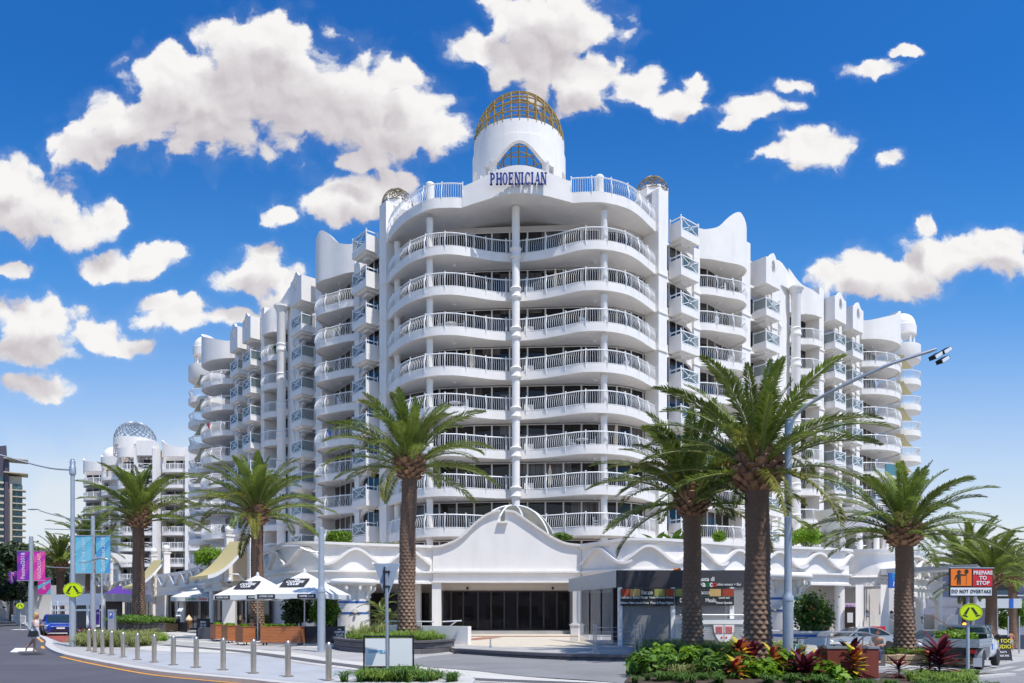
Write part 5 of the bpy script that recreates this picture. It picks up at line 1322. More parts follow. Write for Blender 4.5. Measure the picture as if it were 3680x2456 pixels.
def scatter(poly, n, zf, s=(.7, 1.2), seed=0):
    r_ = random.Random(seed); xs = [p[0] for p in poly]; ys = [p[1] for p in poly]; out_ = []
    while len(out_) < n:
        x, y = r_.uniform(min(xs), max(xs)), r_.uniform(min(ys), max(ys))
        if inside(x, y, poly): out_.append((x, y, zf(x, y), r_.uniform(*s)))
    return out_
# planter with the palm behind the triangular sign
PL1 = crom([(-8.7, 36.4), (-8.3, 34.4), (-7.4, 32.2), (-6.2, 30.7), (-4.6, 29.8), (-3.4, 30.1), (-2.5, 32.0)], 5)
pl_ = thing('block_planter', (-5.5, 32, 0), 'dark block planter with a grassy bed around the palm behind the triangular sign', 'planter')
for k in range(2): course(pl_, PL1, .0+k*.24, .24, .3, .62, 'block_dark', 'block', stagger=k % 2)
MB().wall(PL1, .42, .485, .57, -.05).build('coping', 'block_dark', pl_)
b1 = PL1 + [(-3.2, 35.4), (-6, 37)]
MB().prism([(x, y) for x, y in offset(PL1, .2)] + [(-3.2, 35.4), (-6, 37)], 0.0, .47).build('soil', 'soil', pl_, smooth=False)
in1 = offset(PL1, .5) + [(-3.3, 35), (-6, 36.6)]
tufts('border_grass', scatter(in1, 130, lambda x, y: .46, (.6, 1.5), 1), 'grass_green', 40, .34, .26, .011, 'bright grass filling the block planter around the palm', 1)
tufts('tall_grass', [(x, y, .46, s*1.8) for x, y, z, s in scatter([(-7.8, 34.6), (-7.0, 33.0), (-5.8, 34), (-7, 36.4)], 14, lambda x, y: .5, seed=2)], 'grass_pale', 40, .42, .25, .009, 'tall wispy pale grass in front of the round pylon', 2)
lw = thing('rendered_wall', (-4, 35, .2), 'low white rendered wall with a white handrail behind the palm planter', 'wall')
m_ = MB(); m_.wall([(-6.4, 37.2), (-4.2, 34.9), (-2.0, 33.4)], .25, .1, 1.10); m_.build('wall_body', 'white', lw, smooth=False)
m_ = MB(); m_.tube([(-6.4, 36.9, 1.3), (-4.3, 34.8, 1.3), (-3.6, 34.3, 1.3)], .035, 6); m_.tube([(-3.2, 33.9, 1.3), (-2.3, 33.5, 1.35)], .035, 6); m_.tube([(-2.9, 33.8, 1.05), (-2.5, 33.5, 1.35)], .03, 6); m_.tube([(-4.3, 34.9, 1.0), (-4.3, 34.85, 1.3)], .03, 6); m_.build('handrail', 'rail_white', lw)
# grass in front of the eatery
tufts('verge_grass', scatter([(5.2, 26.4), (8, 26.2), (10.2, 27), (11.6, 29.8), (5.6, 30.4), (4.5, 28.6)], 150, lambda x, y: fz((x, y)), (.6, 1.4), 3), 'grass_pale', 44, .34, .30, .010, 'pale striped grass at the foot of the eatery front', 3)
tufts('verge_grass', scatter([(4.6, 26.3), (8, 25.9), (10.6, 26.8), (11.3, 28.6), (6, 27.6)], 90, lambda x, y: fz((x, y)), seed=33), 'grass_deep', 40, .30, .26, .012, 'dark green grass mixed into the pale grass by the eatery', 4)
# bed by the street lamp on the left
BL = [(-19.2, 33.2), (-15.6, 31.2), (-13.3, 31.6), (-13.6, 34.0), (-17.0, 38.8), (-20.8, 38.0)]
tufts('verge_grass', scatter([(-21.4, 35.3), (-18.4, 34.8), (-17.6, 36.2), (-19.2, 39.6), (-23.4, 39.4)], 64, lambda x, y: .05, (.7, 1.8), 5), 'grass_pale', 70, .50, .42, .012, 'pale yellow-green tussocks around the foot of the left lamp post', 5)
bb = thing('garden_bed', (-23, 42, 0.1), 'green leafy bed between the left lamp post and the blue car', 'plants')
foliage('leaves', [(x+23, y-42, .22, .5, .5, .28) for x, y, z, s in scatter([(-24.6, 40.6), (-19.5, 40.4), (-20.4, 43.4), (-25.6, 44.4)], 26, lambda x, y: 0, seed=6)], 4200, .09, 'leaf_bright', bb, 6)
for i, (px, py, Z, s) in enumerate(((290, 2262, 43, 1.2), (305, 2255, 44.5, 1.3), (325, 2262, 43.5, 1.1), (345, 2258, 44, 1.2), (362, 2266, 43, 1.1), (380, 2262, 44, 1.0), (300, 2240, 48, 1.4), (148, 2220, 56, 1.6), (160, 2212, 58, 1.6))):
    c = P(px, py+20, Z); rosette('red_cordyline', (c.x, c.y, gz(c.x, c.y)+.15), RED, 22, ['dark red cordyline directly right of the left lamp post', 'tall dark red cordyline behind the others near the left lamp post', 'dark red cordyline third from the left lamp post', 'dark red cordyline in the middle of the row by the first bollards', 'dark red cordyline fifth from the left lamp post', 'rightmost dark red cordyline of the row, before the parking meter', 'dark red cordyline nearest the purple flag', 'dark red cordyline just left of the blue car', 'dark red cordyline behind the bonnet line of the blue car'][i], 'plant', s*1.15, (-.2, 1.1), 20+i, 'dark red cordylines by the street')
# --- the foreground flower bed
BED = [(2.35, 14.6), (2.7, 17.7), (3.6, 21.6), (4.7, 24.9), (7.2, 25.2), (9.6, 24.9), (12, 24.0), (14.8, 24.9), (17.3, 27.1), (18.2, 27.0), (16.2, 25.2), (14.1, 23.3), (12.8, 20.5), (12.2, 14.6)]
sheet('bed_soil', BED, .045, 'soil')
bk = MB(); bb_ = BED[7:]; bk.wall(bb_, .22, -.02, .10); bk.v = [(x, y, z+gz(x, y)) for x, y, z in bk.v]; o = bk.build('kerb', 'kerb_stone', smooth=False); o['kind'] = 'structure'
def bedz(x, y): return gz(x, y)+.05
FG = [(2335, 19.5, 1.2, .75), (2430, 20.5, 1.2, .8), (2520, 20.2, 1.2, .7), (2600, 19.2, 1.1, .75), (2690, 19.0, 1.0, .5), (2785, 19.6, 1.1, .75), (2860, 19.4, .9, .7), (2960, 18.6, .8, .45)]
LBF = ['leafy green shrub at the left end of the foreground flower bed', 'leafy green shrub below the red bromeliad in the foreground bed', 'bright leafy shrub below the palm with orange stalks', 'bright leafy shrub left of the yellow and orange croton', 'low shrub below the red and orange croton', 'bright leafy shrub under the nearest palm trunk', 'bright leafy shrub in front of the bicycle', 'low leafy shrub left of the timber bin housing']
for i, (px, Z, w, h) in enumerate(FG):
    X = (px-1840)*Z/F; t = thing('leafy_shrub', (X, Z, bedz(X, Z)), LBF[i], 'shrub', 'leafy shrubs in the foreground bed'); random.seed(90+i)
    bl = [(random.uniform(-w/2, w/2), random.uniform(-w/2, w/2), h*random.uniform(.3, .75), .28, .28, .22) for k in range(9)]
    foliage('leaves', bl, 620, .11, 'leaf_bright' if i % 3 else 'leaf_mid', t, 90+i, flat=1.0, shell=.25)
    MB().tube([(0, 0, -.05), (0, .02, h*.7)], .02, 5).build('stem', 'wood_bark', t, local=True)
CR = [(2655, 2395, 19.4, 1.25, MIX, .72, 34, 'yellow and orange croton at the left of the nearest palm trunk'), (2705, 2385, 20.0, 1.25, RED, .6, 30, 'tall purple-red cordyline against the nearest palm trunk'), (2775, 2400, 19.2, 1.05, MIX, .62, 26, 'orange croton right of the nearest palm trunk'),
      (2640, 2432, 18.4, 1.0, MIX, .35, 22, 'low orange-red croton in front of the tall ones'), (2384, 2375, 21.5, .7, RED, .3, 14, 'small red bromeliad at the left end of the bed'),
      (2866, 2415, 19.2, 1.0, MIX, .6, 20, 'bronze croton directly right of the bicycle'), (2935, 2385, 20.6, .95, MIX, .6, 20, 'tall yellow-tipped croton left of the timber bin housing'), (2895, 2432, 18.6, 1.3, RED, .35, 30, 'spreading dark red cordyline below the bicycle'),
      (3062, 2370, 20.4, 1.2, RED, .75, 26, 'tall dark red cordyline in front of the timber bin housing'), (3070, 2405, 19.8, 1.15, MIX, .7, 36, 'yellow, orange and green croton before the timber bin housing'), (3230, 2385, 21.5, .95, RED, .4, 18, 'small dark red cordyline between the bin housing and the stone ring'),
      (3340, 2380, 21.6, 1.2, MIX, .7, 16, 'croton with yellow-edged leaves left of the sign pole'), (3375, 2375, 21.3, 1.55, RED, .85, 34, 'tallest crimson cordyline beside the crossing sign pole')]
for i, (px, py, Z, s, lv, hg, n, lb) in enumerate(CR):
    X = (px-1840)*Z/F; rosette('croton' if lv is MIX else 'red_cordyline', (X, Z, bedz(X, Z)), lv, int(n*1.6), lb, 'plant', s*1.02, (-.15, 1.25), 200+i, None, True, hg)
tufts('mound_grass', [(x, y, z, s) for x, y, z, s in scatter([(2.7, 17.2), (3.2, 18.6), (9, 18.0), (12.2, 18.2), (12.2, 16.8)], 75, bedz, (.5, .95), 8)], 'grass_deep', 50, .26, .24, .012, 'dark green low grass along the front of the foreground bed', 8)
tufts('mound_grass', [(x, y, z, s) for x, y, z, s in scatter([(10.2, 18.2), (12.6, 20.0), (14.6, 23.4), (12.6, 22.4), (11.0, 20.4)], 70, bedz, (.5, 1.15), 9)], 'grass_green', 60, .30, .22, .010, 'rounded soft grass mounds in front of the utility truck', 9)
tufts('mound_grass', [(x, y, z, s) for x, y, z, s in scatter([(13.0, 22.8), (14.8, 24.4), (17.2, 26.8), (15.6, 25.3)], 60, bedz, (.6, .9), 10)], 'grass_deep', 40, .2, .16, .010, 'thin strip of grass along the kerb under the road sign', 10)
tufts('mound_grass', [(x, y, z, s) for x, y, z, s in scatter([(3.2, 18.6), (4.9, 24.4), (8, 24.4), (7.6, 19)], 90, bedz, (.8, 1.2), 14)], 'grass_pale', 40, .30, .3, .012, 'striped spider-like grass among the foreground shrubs', 14)
# small kerbed bed under the triangular sign
B2 = crom([(-4.3, 16.5), (-4.15, 18.2), (-3.5, 19.0), (-2.2, 19.0), (-1.0, 18.2), (-.9, 16.5)], 5)
m_ = MB(); m_.prism(B2, -.1, .09); o = m_.build('kerb_island', 'kerb_stone', smooth=False); o['kind'] = 'structure'
tufts('island_grass', scatter([(-3.9, 17), (-3.7, 18.1), (-2.3, 18.6), (-1.4, 18), (-1.2, 17)], 38, lambda x, y: .09, (.5, 1.4), 12), 'grass_deep', 50, .26, .24, .011, 'green grass tufts in the kerbed island under the triangular sign', 12)
tufts('island_grass', scatter([(-3.6, 17), (-3.4, 17.9), (-2.3, 18.3), (-1.6, 17)], 26, lambda x, y: .09, (.7, 1.1), 13), 'grass_green', 50, .28, .26, .011, 'yellow-green grass tufts in the middle of the kerbed island', 13)
# stone ring planter on the right
SR = crom([(14.6, 33.6), (14.9, 32.2), (15.9, 31.3), (17.3, 31.0), (18.8, 31.3), (20.3, 32.4)], 5)
sr = thing('stone_planter', (17.5, 32.5, -.6), 'low curved tan stone retaining wall around the right palm', 'planter')
for k in range(2): course(sr, SR, gz(17.5, 32)-.02+k*.24, .24, .28, .34, 'stone_tan', 'stone', stagger=k % 2, jit=.10)
MB().prism(offset(SR, .2)+[(21, 36), (15, 36)], -1.0, gz(17.5, 32)+.42).build('soil', 'soil', sr, smooth=False)
tufts('border_grass', scatter(offset(SR, .5)+[(20, 35), (15.4, 35)], 110, lambda x, y: gz(17.5, 32)+.42, (.6, .9), 15), 'grass_green', 40, .3, .22, .011, 'grass around the palm inside the stone ring', 15)
# long planter at the leftmost large palm
lp = thing('block_planter', (-30, 60, .3), 'long low grey block planter at the leftmost large palm', 'planter')
LPP = [(-32.6, 59.4), (-27.6, 58.6)]
for k in range(2): course(lp, LPP, .32+k*.28, .28, .3, .6, 'block_dark', 'block', stagger=k % 2)
MB().wall(LPP, 3.2, .3, .86, .1).build('soil', 'soil', lp, smooth=False); MB().wall(LPP, .4, .88, .95, -.04).build('coping', 'block_dark', lp, smooth=False)
tufts('border_grass', scatter([(-32.4, 59.8), (-27.8, 59.0), (-27.6, 61), (-32, 62)], 60, lambda x, y: .86, (1.2, 1.6), 16), 'grass_green', 40, .35, .3, .016, 'grass along the long planter by the leftmost large palm', 16)
# --- far trees on the left street
def tree(px, pyb, Z, zb, h, w, label, m='leaf_olive', n=5000, size=.35, seed=0, lumps=14, trunk=.3, group=None):
    X = (px-1840)*Z/F; random.seed(seed); t = thing('street_tree', (X, Z, zb), label, 'tree', group)
    bl = [(random.uniform(-.36, .36)*w, random.uniform(-.36, .36)*w, h*random.uniform(.38, .86), w*random.uniform(.13, .22), w*random.uniform(.13, .22), h*random.uniform(.09, .15)) for k in range(lumps)]
    foliage('crown', bl, n, size, m, t, seed, shell=.35)
    k_ = MB(); k_.tube([(0, 0, 0), (.1, 0, h*.3), (-.1, .1, h*.62)], [trunk, trunk*.8, trunk*.4], 8)
    for j in range(5): a = j*1.3; k_.tube([(0, 0, h*(.28+.05*j)), (w*.18*math.cos(a), w*.18*math.sin(a), h*.6)], [trunk*.4, trunk*.15], 5)
    k_.build('trunk', 'wood_bark', t, local=True); return t
tree(-40, 0, 100, .4, 13.5, 16, 'big dark tree at the left edge behind the small crossing sign', seed=1, n=9000, m='leaf_olive')
tree(40, 0, 118, .5, 12.5, 13, 'dark street tree behind the left purple Festival banner', seed=2, n=7000, m='leaf_dark')
tree(95, 0, 150, .6, 15, 14, 'far grey-green tree between the left poles', seed=3, n=6000)
tree(-110, 0, 82, .3, 10, 11, 'leafy tree low at the far left edge above the white truck', seed=4, n=6000, m='leaf_dark')
tree(180, 0, 165, .6, 13, 15, 'far tree behind the pink street banner', seed=5, n=5000)
tree(250, 0, 180, .6, 14, 16, 'far tree right of the pink banner behind a palm', seed=6, n=5000)
def pine(px, Z, zb, h, label, seed):
    X = (px-1840)*Z/F; t = thing('norfolk_pine', (X, Z, zb), label, 'tree'); bl = []
    for k in range(9):
        z = h*(.45+.055*k); r_ = (1-k/9.5)*h*.20
        for j in range(6): a = j*1.047+k*.5; bl.append((r_*.6*math.cos(a), r_*.6*math.sin(a), z+.2, r_*.42, r_*.42, .22))
    foliage('crown', bl, 3600, .22, 'leaf_dark', t, seed, shell=.2); MB().tube([(0, 0, 0), (0, 0, h*.95)], [.35, .08], 7).build('trunk', 'wood_bark', t, local=True)
pine(142, 190, .5, 19, 'thin norfolk pine on the skyline right of the beige tower', 1)
pine(95, 215, .5, 19, 'distant norfolk pine between the beige tower and the banners', 2)
# far right greenery
for i, (px, Z, h, w, lb) in enumerate(((3580, 78, 2.6, 6, 'low bright hedge-like tree behind the blue fascia'), (3650, 78, 2.8, 6, 'low bright tree at the right edge below the glass front'))):
    tree(px, 0, Z, -1.2, h+2.2, w, lb, 'leaf_bright', 2600, .16, 70+i, 12, .1)
hedge([(48, 84), (62, 84)], -2.3, .9, 1.6, 'long clipped hedge on the lawn at the far right', seed=31, n=2500, size=.12)

# ------------------------------------------------------------------ street furniture
mat('sign_yellow', (0.62, 0.80, 0.0), 0.5); mat('sign_orange', (0.90, 0.20, 0.01), 0.5); mat('sign_red', (0.62, 0.02, 0.03), 0.5)
mat('sign_white', (0.78, 0.78, 0.78), 0.5); mat('sign_black', (0.03, 0.03, 0.02), 0.5); mat('sign_back', (0.36, 0.42, 0.50), 0.5, metal=.2, var=.06)
mat('banner_purple', (0.18, 0.03, 0.42), .8); mat('banner_pink', (0.66, 0.03, 0.36), .8); mat('banner_magenta', (0.40, 0.03, 0.42), .8); mat('banner_rose', (0.80, 0.10, 0.36), .8); mat('banner_sky', (0.20, 0.56, 0.70), .8); mat('banner_blue', (0.14, 0.50, 0.66), .8); mat('banner_blue2', (0.08, 0.34, 0.62), .8)
mat('canvas_white', (0.80, 0.80, 0.79), .8, trans=.12); mat('canvas_purple', (0.09, 0.03, 0.26), .8); mat('print_black', (0.025, 0.025, 0.028), .7)
mat('text_white', (0.82, 0.82, 0.82), .6); mat('text_green', (0.02, 0.22, 0.08), .6); mat('text_red', (0.65, 0.02, 0.02), .6); mat('text_blue', (0.05, 0.30, 0.55), .6); mat('text_yellow', (0.85, 0.72, 0.02), .6)
mat('skin', (0.50, 0.26, 0.17), .6); mat('skin_tan', (0.50, 0.20, 0.12), .6); mat('hair_blond', (0.50, 0.32, 0.13), .7, var=.2, scale=20); mat('hair_dark', (0.05, 0.03, 0.02), .7)
mat('cloth_white', (0.70, 0.66, 0.68), .8, var=.06, scale=8); mat('cloth_grey', (0.36, 0.36, 0.33), .85, var=.1, scale=8); mat('cloth_navy', (0.05, 0.06, 0.10), .85); mat('leather_black', (0.015, 0.016, 0.018), .4)
mat('car_blue', (0.01, 0.035, 0.30), .25, coat=1.0, metal=.3); mat('car_silver', (0.42, 0.43, 0.45), .28, coat=1.0, metal=.6); mat('car_white', (0.78, 0.79, 0.80), .3, coat=.8)
mat('car_glass', (0.02, 0.035, 0.04), .05); mat('chrome', (0.8, 0.8, 0.8), .12, metal=1.0); mat('tail_red', (0.5, 0.01, 0.01), .3); mat('lamp_clear', (0.75, 0.78, 0.8), .15)
mat('lamp_orange', (1.0, 0.35, 0.02), .4, emis=4.0); mat('laminate_red', (0.22, 0.05, 0.03), .5, var=.12, scale=5, stretch=(1, 1, .1)); mat('plastic_blue', (0.02, 0.12, 0.5), .4)
mat('cone_waffle', (0.50, 0.22, 0.08), .7, var=.1, scale=20); mat('cream', (0.75, 0.60, 0.40), .7); mat('fascia_dark', (0.050, 0.048, 0.058), .55, var=.15, scale=.8)
mat('food_red', (0.35, 0.05, 0.02), .6, var=.5, scale=40); mat('food_tan', (0.60, 0.38, 0.14), .6, var=.4, scale=40); mat('food_green', (0.30, 0.30, 0.08), .6, var=.5, scale=40)

# bollards
BOLL = [(320,2339),(341,2344),(368,2349),(401,2355),(442,2363),(494,2372),(554,2381),(623,2391),(705,2400),(802,2409),(911,2421),(1035,2433),(1181,2446.5)]
BL_ = ['farthest', 'second farthest', 'third farthest', 'fourth farthest', 'fifth from the far left end', 'sixth from the far left end', 'middle', 'sixth from the near right end', 'fifth from the near right end', 'fourth from the near right end', 'third from the near right end', 'second nearest', 'nearest']
proto = None
for i, (x, y) in enumerate(BOLL):
    Z = 1.66*F/(y-2207); Z = (1.66-max(0, gb(Z)))*F/(y-2207); X = (x-1840)*Z/F
    if proto is None:
        proto = thing('bollard', (X, Z, 0), '', 'bollard', 'stainless bollards in a row along the kerb')
        MB().lathe([(.075, 0), (.075, .84), (.07, .89), (.052, .93), (.025, .95), (.001, .955)], 16).build('post', 'steel', proto, local=True)
        MB().lathe([(.15, .004), (.15, .016), (.08, .02)], 20).build('base_plate', 'steel', proto, local=True); b = proto
    else: b = copytree(proto)
    b.location = (X, Z, gz(X, Z)+.012); b['label'] = f'{BL_[i]} stainless steel bollard of the row of thirteen'

def pole(name, px, Z, h, r0, r1, label, cat='lamp post', group=None, step=None, zb=None):
    X = (px-1840)*Z/F; z = gz(X, Z) if zb is None else zb; t = thing(name, (X, Z, z), label, cat, group)
    pr = [(r0*1.0, 0), (r0, step or h)] if step else [(r0, 0)]
    if step: pr += [(r0*1.08, step), (r0*1.08, step+.12), (r1*1.05, step+.2), (r1, step+.3)]
    pr += [(r1*.9, h), (r1*.6, h+.03)]
    MB().lathe(pr, 18).build('post', 'pole_paint', t, local=True)
    MB().lathe([(r0*1.5, 0), (r0*1.5, .03), (r0*1.05, .05)], 18).build('base_flange', 'galv', t, local=True); return t
def textpart(parent, s, size, loc, m, rz=0.0, rx=0.0, ry=0.0, **k):
    mb = text_mesh(s, size, **k); M_ = Matrix.Translation(loc) @ Matrix.Rotation(rz, 4, 'Z') @ Matrix.Rotation(rx, 4, 'X') @ Matrix.Rotation(ry, 4, 'Y'); mb.tf(M_)
    return mb.build('lettering', m, parent, smooth=False, local=True)
# left big lamp post: top S y 1645
Zl = 36.2; t = pole('lamp_post', 261, Zl, (2207-1650)*Zl/F+1.66-.1, .15, .105, 'tall grey lamp post at the left with the large crossing sign on it', step=2.55, zb=.08)
zz = (2207-1690)*Zl/F+1.66-.08
MB().lathe([(.105, zz-.25), (.15, zz-.2), (.15, zz+.15), (.12, zz+.2), (.13, zz+.4), (.11, zz+.45)], 16).build('collar', 'galv', t, local=True)
MB().tube(crom([(0, 0, zz), (-1.0, -.1, zz+.07), (-2.2, -.2, zz+.35), (-3.6, -.3, zz+.75)], 6), .045, 6).build('lamp_arm', 'galv', t, local=True)
def cross_sign(px, py, Z, w, h, label, rz, legh=None, back=.0):
    """round yellow pedestrian crossing sign with two black legs"""
    c = P(px, py, Z); t = thing('crossing_sign', (c.x, c.y-back, c.z), label, 'sign', 'round yellow crossing signs', rz)
    m_ = MB(); n = 40; m_.add([(w/2*math.cos(2*math.pi*i/n), 0, h/2*math.sin(2*math.pi*i/n)) for i in range(n)]+[(w/2*math.cos(2*math.pi*i/n), .02, h/2*math.sin(2*math.pi*i/n)) for i in range(n)],
        [tuple(range(n)), tuple(range(2*n-1, n-1, -1))]+[(i, i+n, (i+1) % n+n, (i+1) % n) for i in range(n)]); m_.build('sign_plate', 'sign_yellow', t, local=True, smooth=False)
    r_ = MB(); r_.tube([(w*.472*math.cos(2*math.pi*i/n), -.004, h*.472*math.sin(2*math.pi*i/n)) for i in range(n+1)], .004*w/.8, 4, False); r_.build('border_line', 'sign_black', t, local=True)
    g_ = MB()
    def pl(pts): k = len(pts); g_.add([(x*w, -.006, z*h) for x, z in pts]+[(x*w, -.002, z*h) for x, z in pts], [tuple(range(k-1, -1, -1)), tuple(range(k, 2*k))]+[(i, (i+1) % k, (i+1) % k+k, i+k) for i in range(k)])
    pl([(-.13, .27), (-.05, .27), (-.20, -.13), (-.32, -.09)]); pl([(-.015, .27), (.09, .27), (.30, -.10), (.19, -.15)])
    pl([(-.335, -.13), (-.20, -.18), (-.13, -.27), (-.18, -.28), (-.37, -.19)]); pl([(.18, -.19), (.31, -.14), (.41, -.15), (.39, -.19), (.22, -.26)])
    g_.build('leg_symbol', 'sign_black', t, local=True, smooth=False); return t
cross_sign(262, 2121, Zl-.2, .96, .74, 'large round yellow crossing sign on the tall left lamp post', R(0))
# small far crossing sign and its pole
cross_sign(72, 2178, 66, .66, .56, 'small distant yellow crossing sign left of the walking woman', R(10))
pole('sign_pole', 73, 66.15, 2.6, .035, .035, 'thin pole of the small distant crossing sign', 'pole')
# right sign pole
Zs = 24.6; Xs = (3478-1840)*Zs/F
t = pole('sign_pole', 3478, Zs, 3.55, .055, .05, 'grey pole carrying the crossing sign and the road-work board at the right', 'pole', zb=gz(Xs, Zs))
cross_sign(3490, 2201, Zs-.12, .745, .585, 'large round yellow crossing sign below the orange and red road board', R(-3))
c = P(3491, 2092, Zs-.12)
rs = thing('road_work_board', (c.x, c.y, c.z), 'orange and red road-work board reading prepare to stop above do not overtake', 'sign', None, R(4))
MB().box(-.76, .76, 0, .04, -.48, .47).build('board', 'print_black', rs, local=True, smooth=False)
MB().box(-.72, 0.0, -.012, 0, -.13, .43).build('orange_panel', 'sign_orange', rs, local=True, smooth=False); MB().box(.045, .72, -.012, 0, -.15, .42).build('red_panel', 'sign_red', rs, local=True, smooth=False)
MB().box(-.73, .70, -.012, 0, -.45, -.19).build('white_panel', 'sign_white', rs, local=True, smooth=False)
MB().box(-.78, .78, -.02, .05, .45, .485).build('top_rail', 'galv', rs, local=True, smooth=False)
w_ = MB(); y = -.02
w_.lathe([(.001, -.004), (.062, -.004), (.062, .004), (.001, .004)], 18); w_.v = [(x-.44, y+z_, yy+.33) for x, yy, z_ in w_.v]
k = MB().lathe([(.001, -.004), (.07, -.004), (.07, .004), (.001, .004)], 18); w_.add([(x-.18, y+z_, yy+.35) for x, yy, z_ in k.v], k.f)
def flat(mb, pts, y=-.02): k = len(pts); mb.add([(x, y, z) for x, z in pts]+[(x, y+.006, z) for x, z in pts], [tuple(range(k-1, -1, -1)), tuple(range(k, 2*k))]+[(i, (i+1) % k, (i+1) % k+k, i+k) for i in range(k)])
flat(w_, [(-.50, .25), (-.38, .26), (-.18, .245), (-.18, .215), (-.38, .21), (-.38, .10), (-.51, .10), (-.51, .18), (-.58, .08), (-.61, .09), (-.54, .23)])
flat(w_, [(-.51, .10), (-.445, .10), (-.46, -.09), (-.51, -.09)]); flat(w_, [(-.435, .10), (-.38, .10), (-.38, -.09), (-.43, -.09)]); flat(w_, [(-.182, .29), (-.174, .29), (-.19, -.10), (-.198, -.10)])
w_.build('worker_symbol', 'sign_black', rs, local=True, smooth=False)
for s_, z in (('PREPARE', .30), ('TO', .13), ('STOP', -.04)): textpart(rs, s_, .175, (.385, -.022, z), 'text_white', bold=.004, spacing=1.05, squash=.95 if s_ == 'PREPARE' else 1.05)
textpart(rs, 'DO NOT OVERTAKE', .165, (-.015, -.022, -.32), 'sign_black', bold=.001, spacing=1.12, squash=.83)
# centre pole and lamp post behind it
Zc = 31.5; X = (1155-1840)*Zc/F; t = pole('lamp_post', 1155, Zc, (2207-1902)*Zc/F+1.66, .165, .13, 'grey lamp post standing beside the white cafe umbrellas', step=2.55)
t_ = MB().lathe([(.14, 3.9), (.16, 3.95), (.16, 4.15), (.14, 4.2)], 16); zz = (2207-1986)*Zc/F+1.66
m_ = MB(); m_.tube(crom([(0, 0, zz-.05), (-.5, -.1, zz+.02), (-.9, -.15, zz+.18)], 5), .035, 6); m_.build('lamp_arm', 'galv', t, local=True)
m_ = MB(); m_.sphere((-1.25, -.2, zz+.2), .45, 12, 7, 1, .3, .13); m_.build('lamp_head', 'pole_paint', t, local=True)
# right lamp post with flood lights
Zr = 23.2; Xr = (2832-1840)*Zr/F; t = pole('lamp_post', 2832, Zr, (2207-1530)*Zr/F+1.66+.35, .16, .115, 'tall grey lamp post with flood lights, right of the nearest palm', step=(2207-2190)*Zr/F+1.66+.4, zb=gz(Xr, Zr))
zt = (2207-1350)*Zr/F+1.66+.1; a = P(3150, 1330, Zr-1); b = P(3365, 1255, Zr-1.5); base = Vector((Xr, Zr, gz(Xr, Zr)))
MB().tube(crom([(0, 0, 7.2), (.4, -.1, 8.2), tuple(a-base), tuple(b-base)], 8), [.05]*24+[.035], 8).build('lamp_arm', 'galv', t, local=True)
for (px, py, s_) in ((3368, 1275, 1), (3400, 1258, .8), (3392, 1290, .9)):
    q = P(px, py, Zr-1.5)-base; m_ = MB(); m_.beam(q+Vector((-.13, 0, -.1)), q+Vector((.13, .1, .06)), .26*s_, .12); m_.build('flood_light', 'black', t, local=True, smooth=False)
    m_ = MB(); m_.beam(q+Vector((-.12, -.14, -.12)), q+Vector((.12, -.06, .03)), .02, .1); m_.build('lamp_glass', 'lamp_clear', t, local=True, smooth=False)
# banner poles on the left street
def banner(px0, px1, py0, py1, Z, m, m2, words, label, tm='text_white', sz=.5):
    a, b = P(px0, py0, Z), P(px1, py1, Z); w, h = b.x-a.x, a.z-b.z; t = thing('banner', (a.x+w/2, Z, b.z+h/2), label, 'banner')
    MB().box(-w/2, w/2, 0, .03, -h/2, h/2).build('banner_cloth', m, t, local=True, smooth=False)
    f = MB(); flat(f, [(-w/2, -h/2), (w*.1, -h/2), (w/2, -h*.1), (w/2, h*.25), (-w/2, -h*.22)], -.012); flat(f, [(-w/2, h*.3), (-w/2, h*.05), (w/2, h*.42), (w/2, h/2), (w*.2, h/2)], -.012); f.build('banner_print', m2, t, local=True, smooth=False)
    f = MB(); f.box(-w/2-.05, w/2+.05, -.03, .05, h/2, h/2+.06); f.box(-w/2-.05, w/2+.05, -.03, .05, -h/2-.06, -h/2); f.build('banner_bar', 'galv', t, local=True, smooth=False)
    textpart(t, words, sz, (0, -.02, 0), tm, ry=-math.pi/2); return t
Zb = 70; t = pole('lamp_post', 112, Zb, (2207-1928)*Zb/F+1.66-.3, .28, .2, 'grey banner pole between the purple and pink banners')
banner(62, 104, 1982, 2086, Zb-.3, 'banner_purple', 'banner_magenta', 'Festival2018', 'purple and pink Festival banner left of its pole', sz=.50)
banner(121, 162, 1982, 2086, Zb-.3, 'banner_pink', 'banner_rose', 'GOLDCOAST.', 'pink banner with white lettering right of its pole', sz=.40)
banner(31, 60, 2055, 2130, 88, 'banner_purple', 'banner_magenta', 'Festival2018', 'smaller purple Festival banner at the far left edge', sz=.48)
pole('lamp_post', 66, 88, 6.2, .22, .16, 'thin grey pole beside the smaller Festival banner')
t = pole('lamp_post', 334, 52, (2207-1855)*52/F+1.66-.2, .20, .14, 'grey banner pole between the two pale blue banners')
m_ = MB(); zz = (2207-1868)*52/F+1.5; m_.tube(crom([(0, 0, zz), (-1.5, 0, zz+.05), (-3.0, 0, zz+.4), (-3.8, 0, zz+.65)], 6), .04, 5); m_.build('lamp_arm', 'galv', t, local=True)
m_ = MB(); m_.sphere((-4.2, 0, zz+.72), .45, 10, 6, 1, .3, .12); m_.build('lamp_head', 'pole_paint', t, local=True)
m_ = MB(); m_.tube([(-3.4, 0, 7.5), (1.0, 0, 7.35)], .03, 5); m_.tube([(-3.2, -.1, 4.8), (1.4, -.1, 4.6)], .03, 5); m_.build('cross_bar', 'galv', t, local=True)
banner(271, 330, 1927, 2059, 51.7, 'banner_blue', 'banner_sky', 'SHARE THE DREAM', 'pale teal banner with white lettering left of its pole', sz=.27)
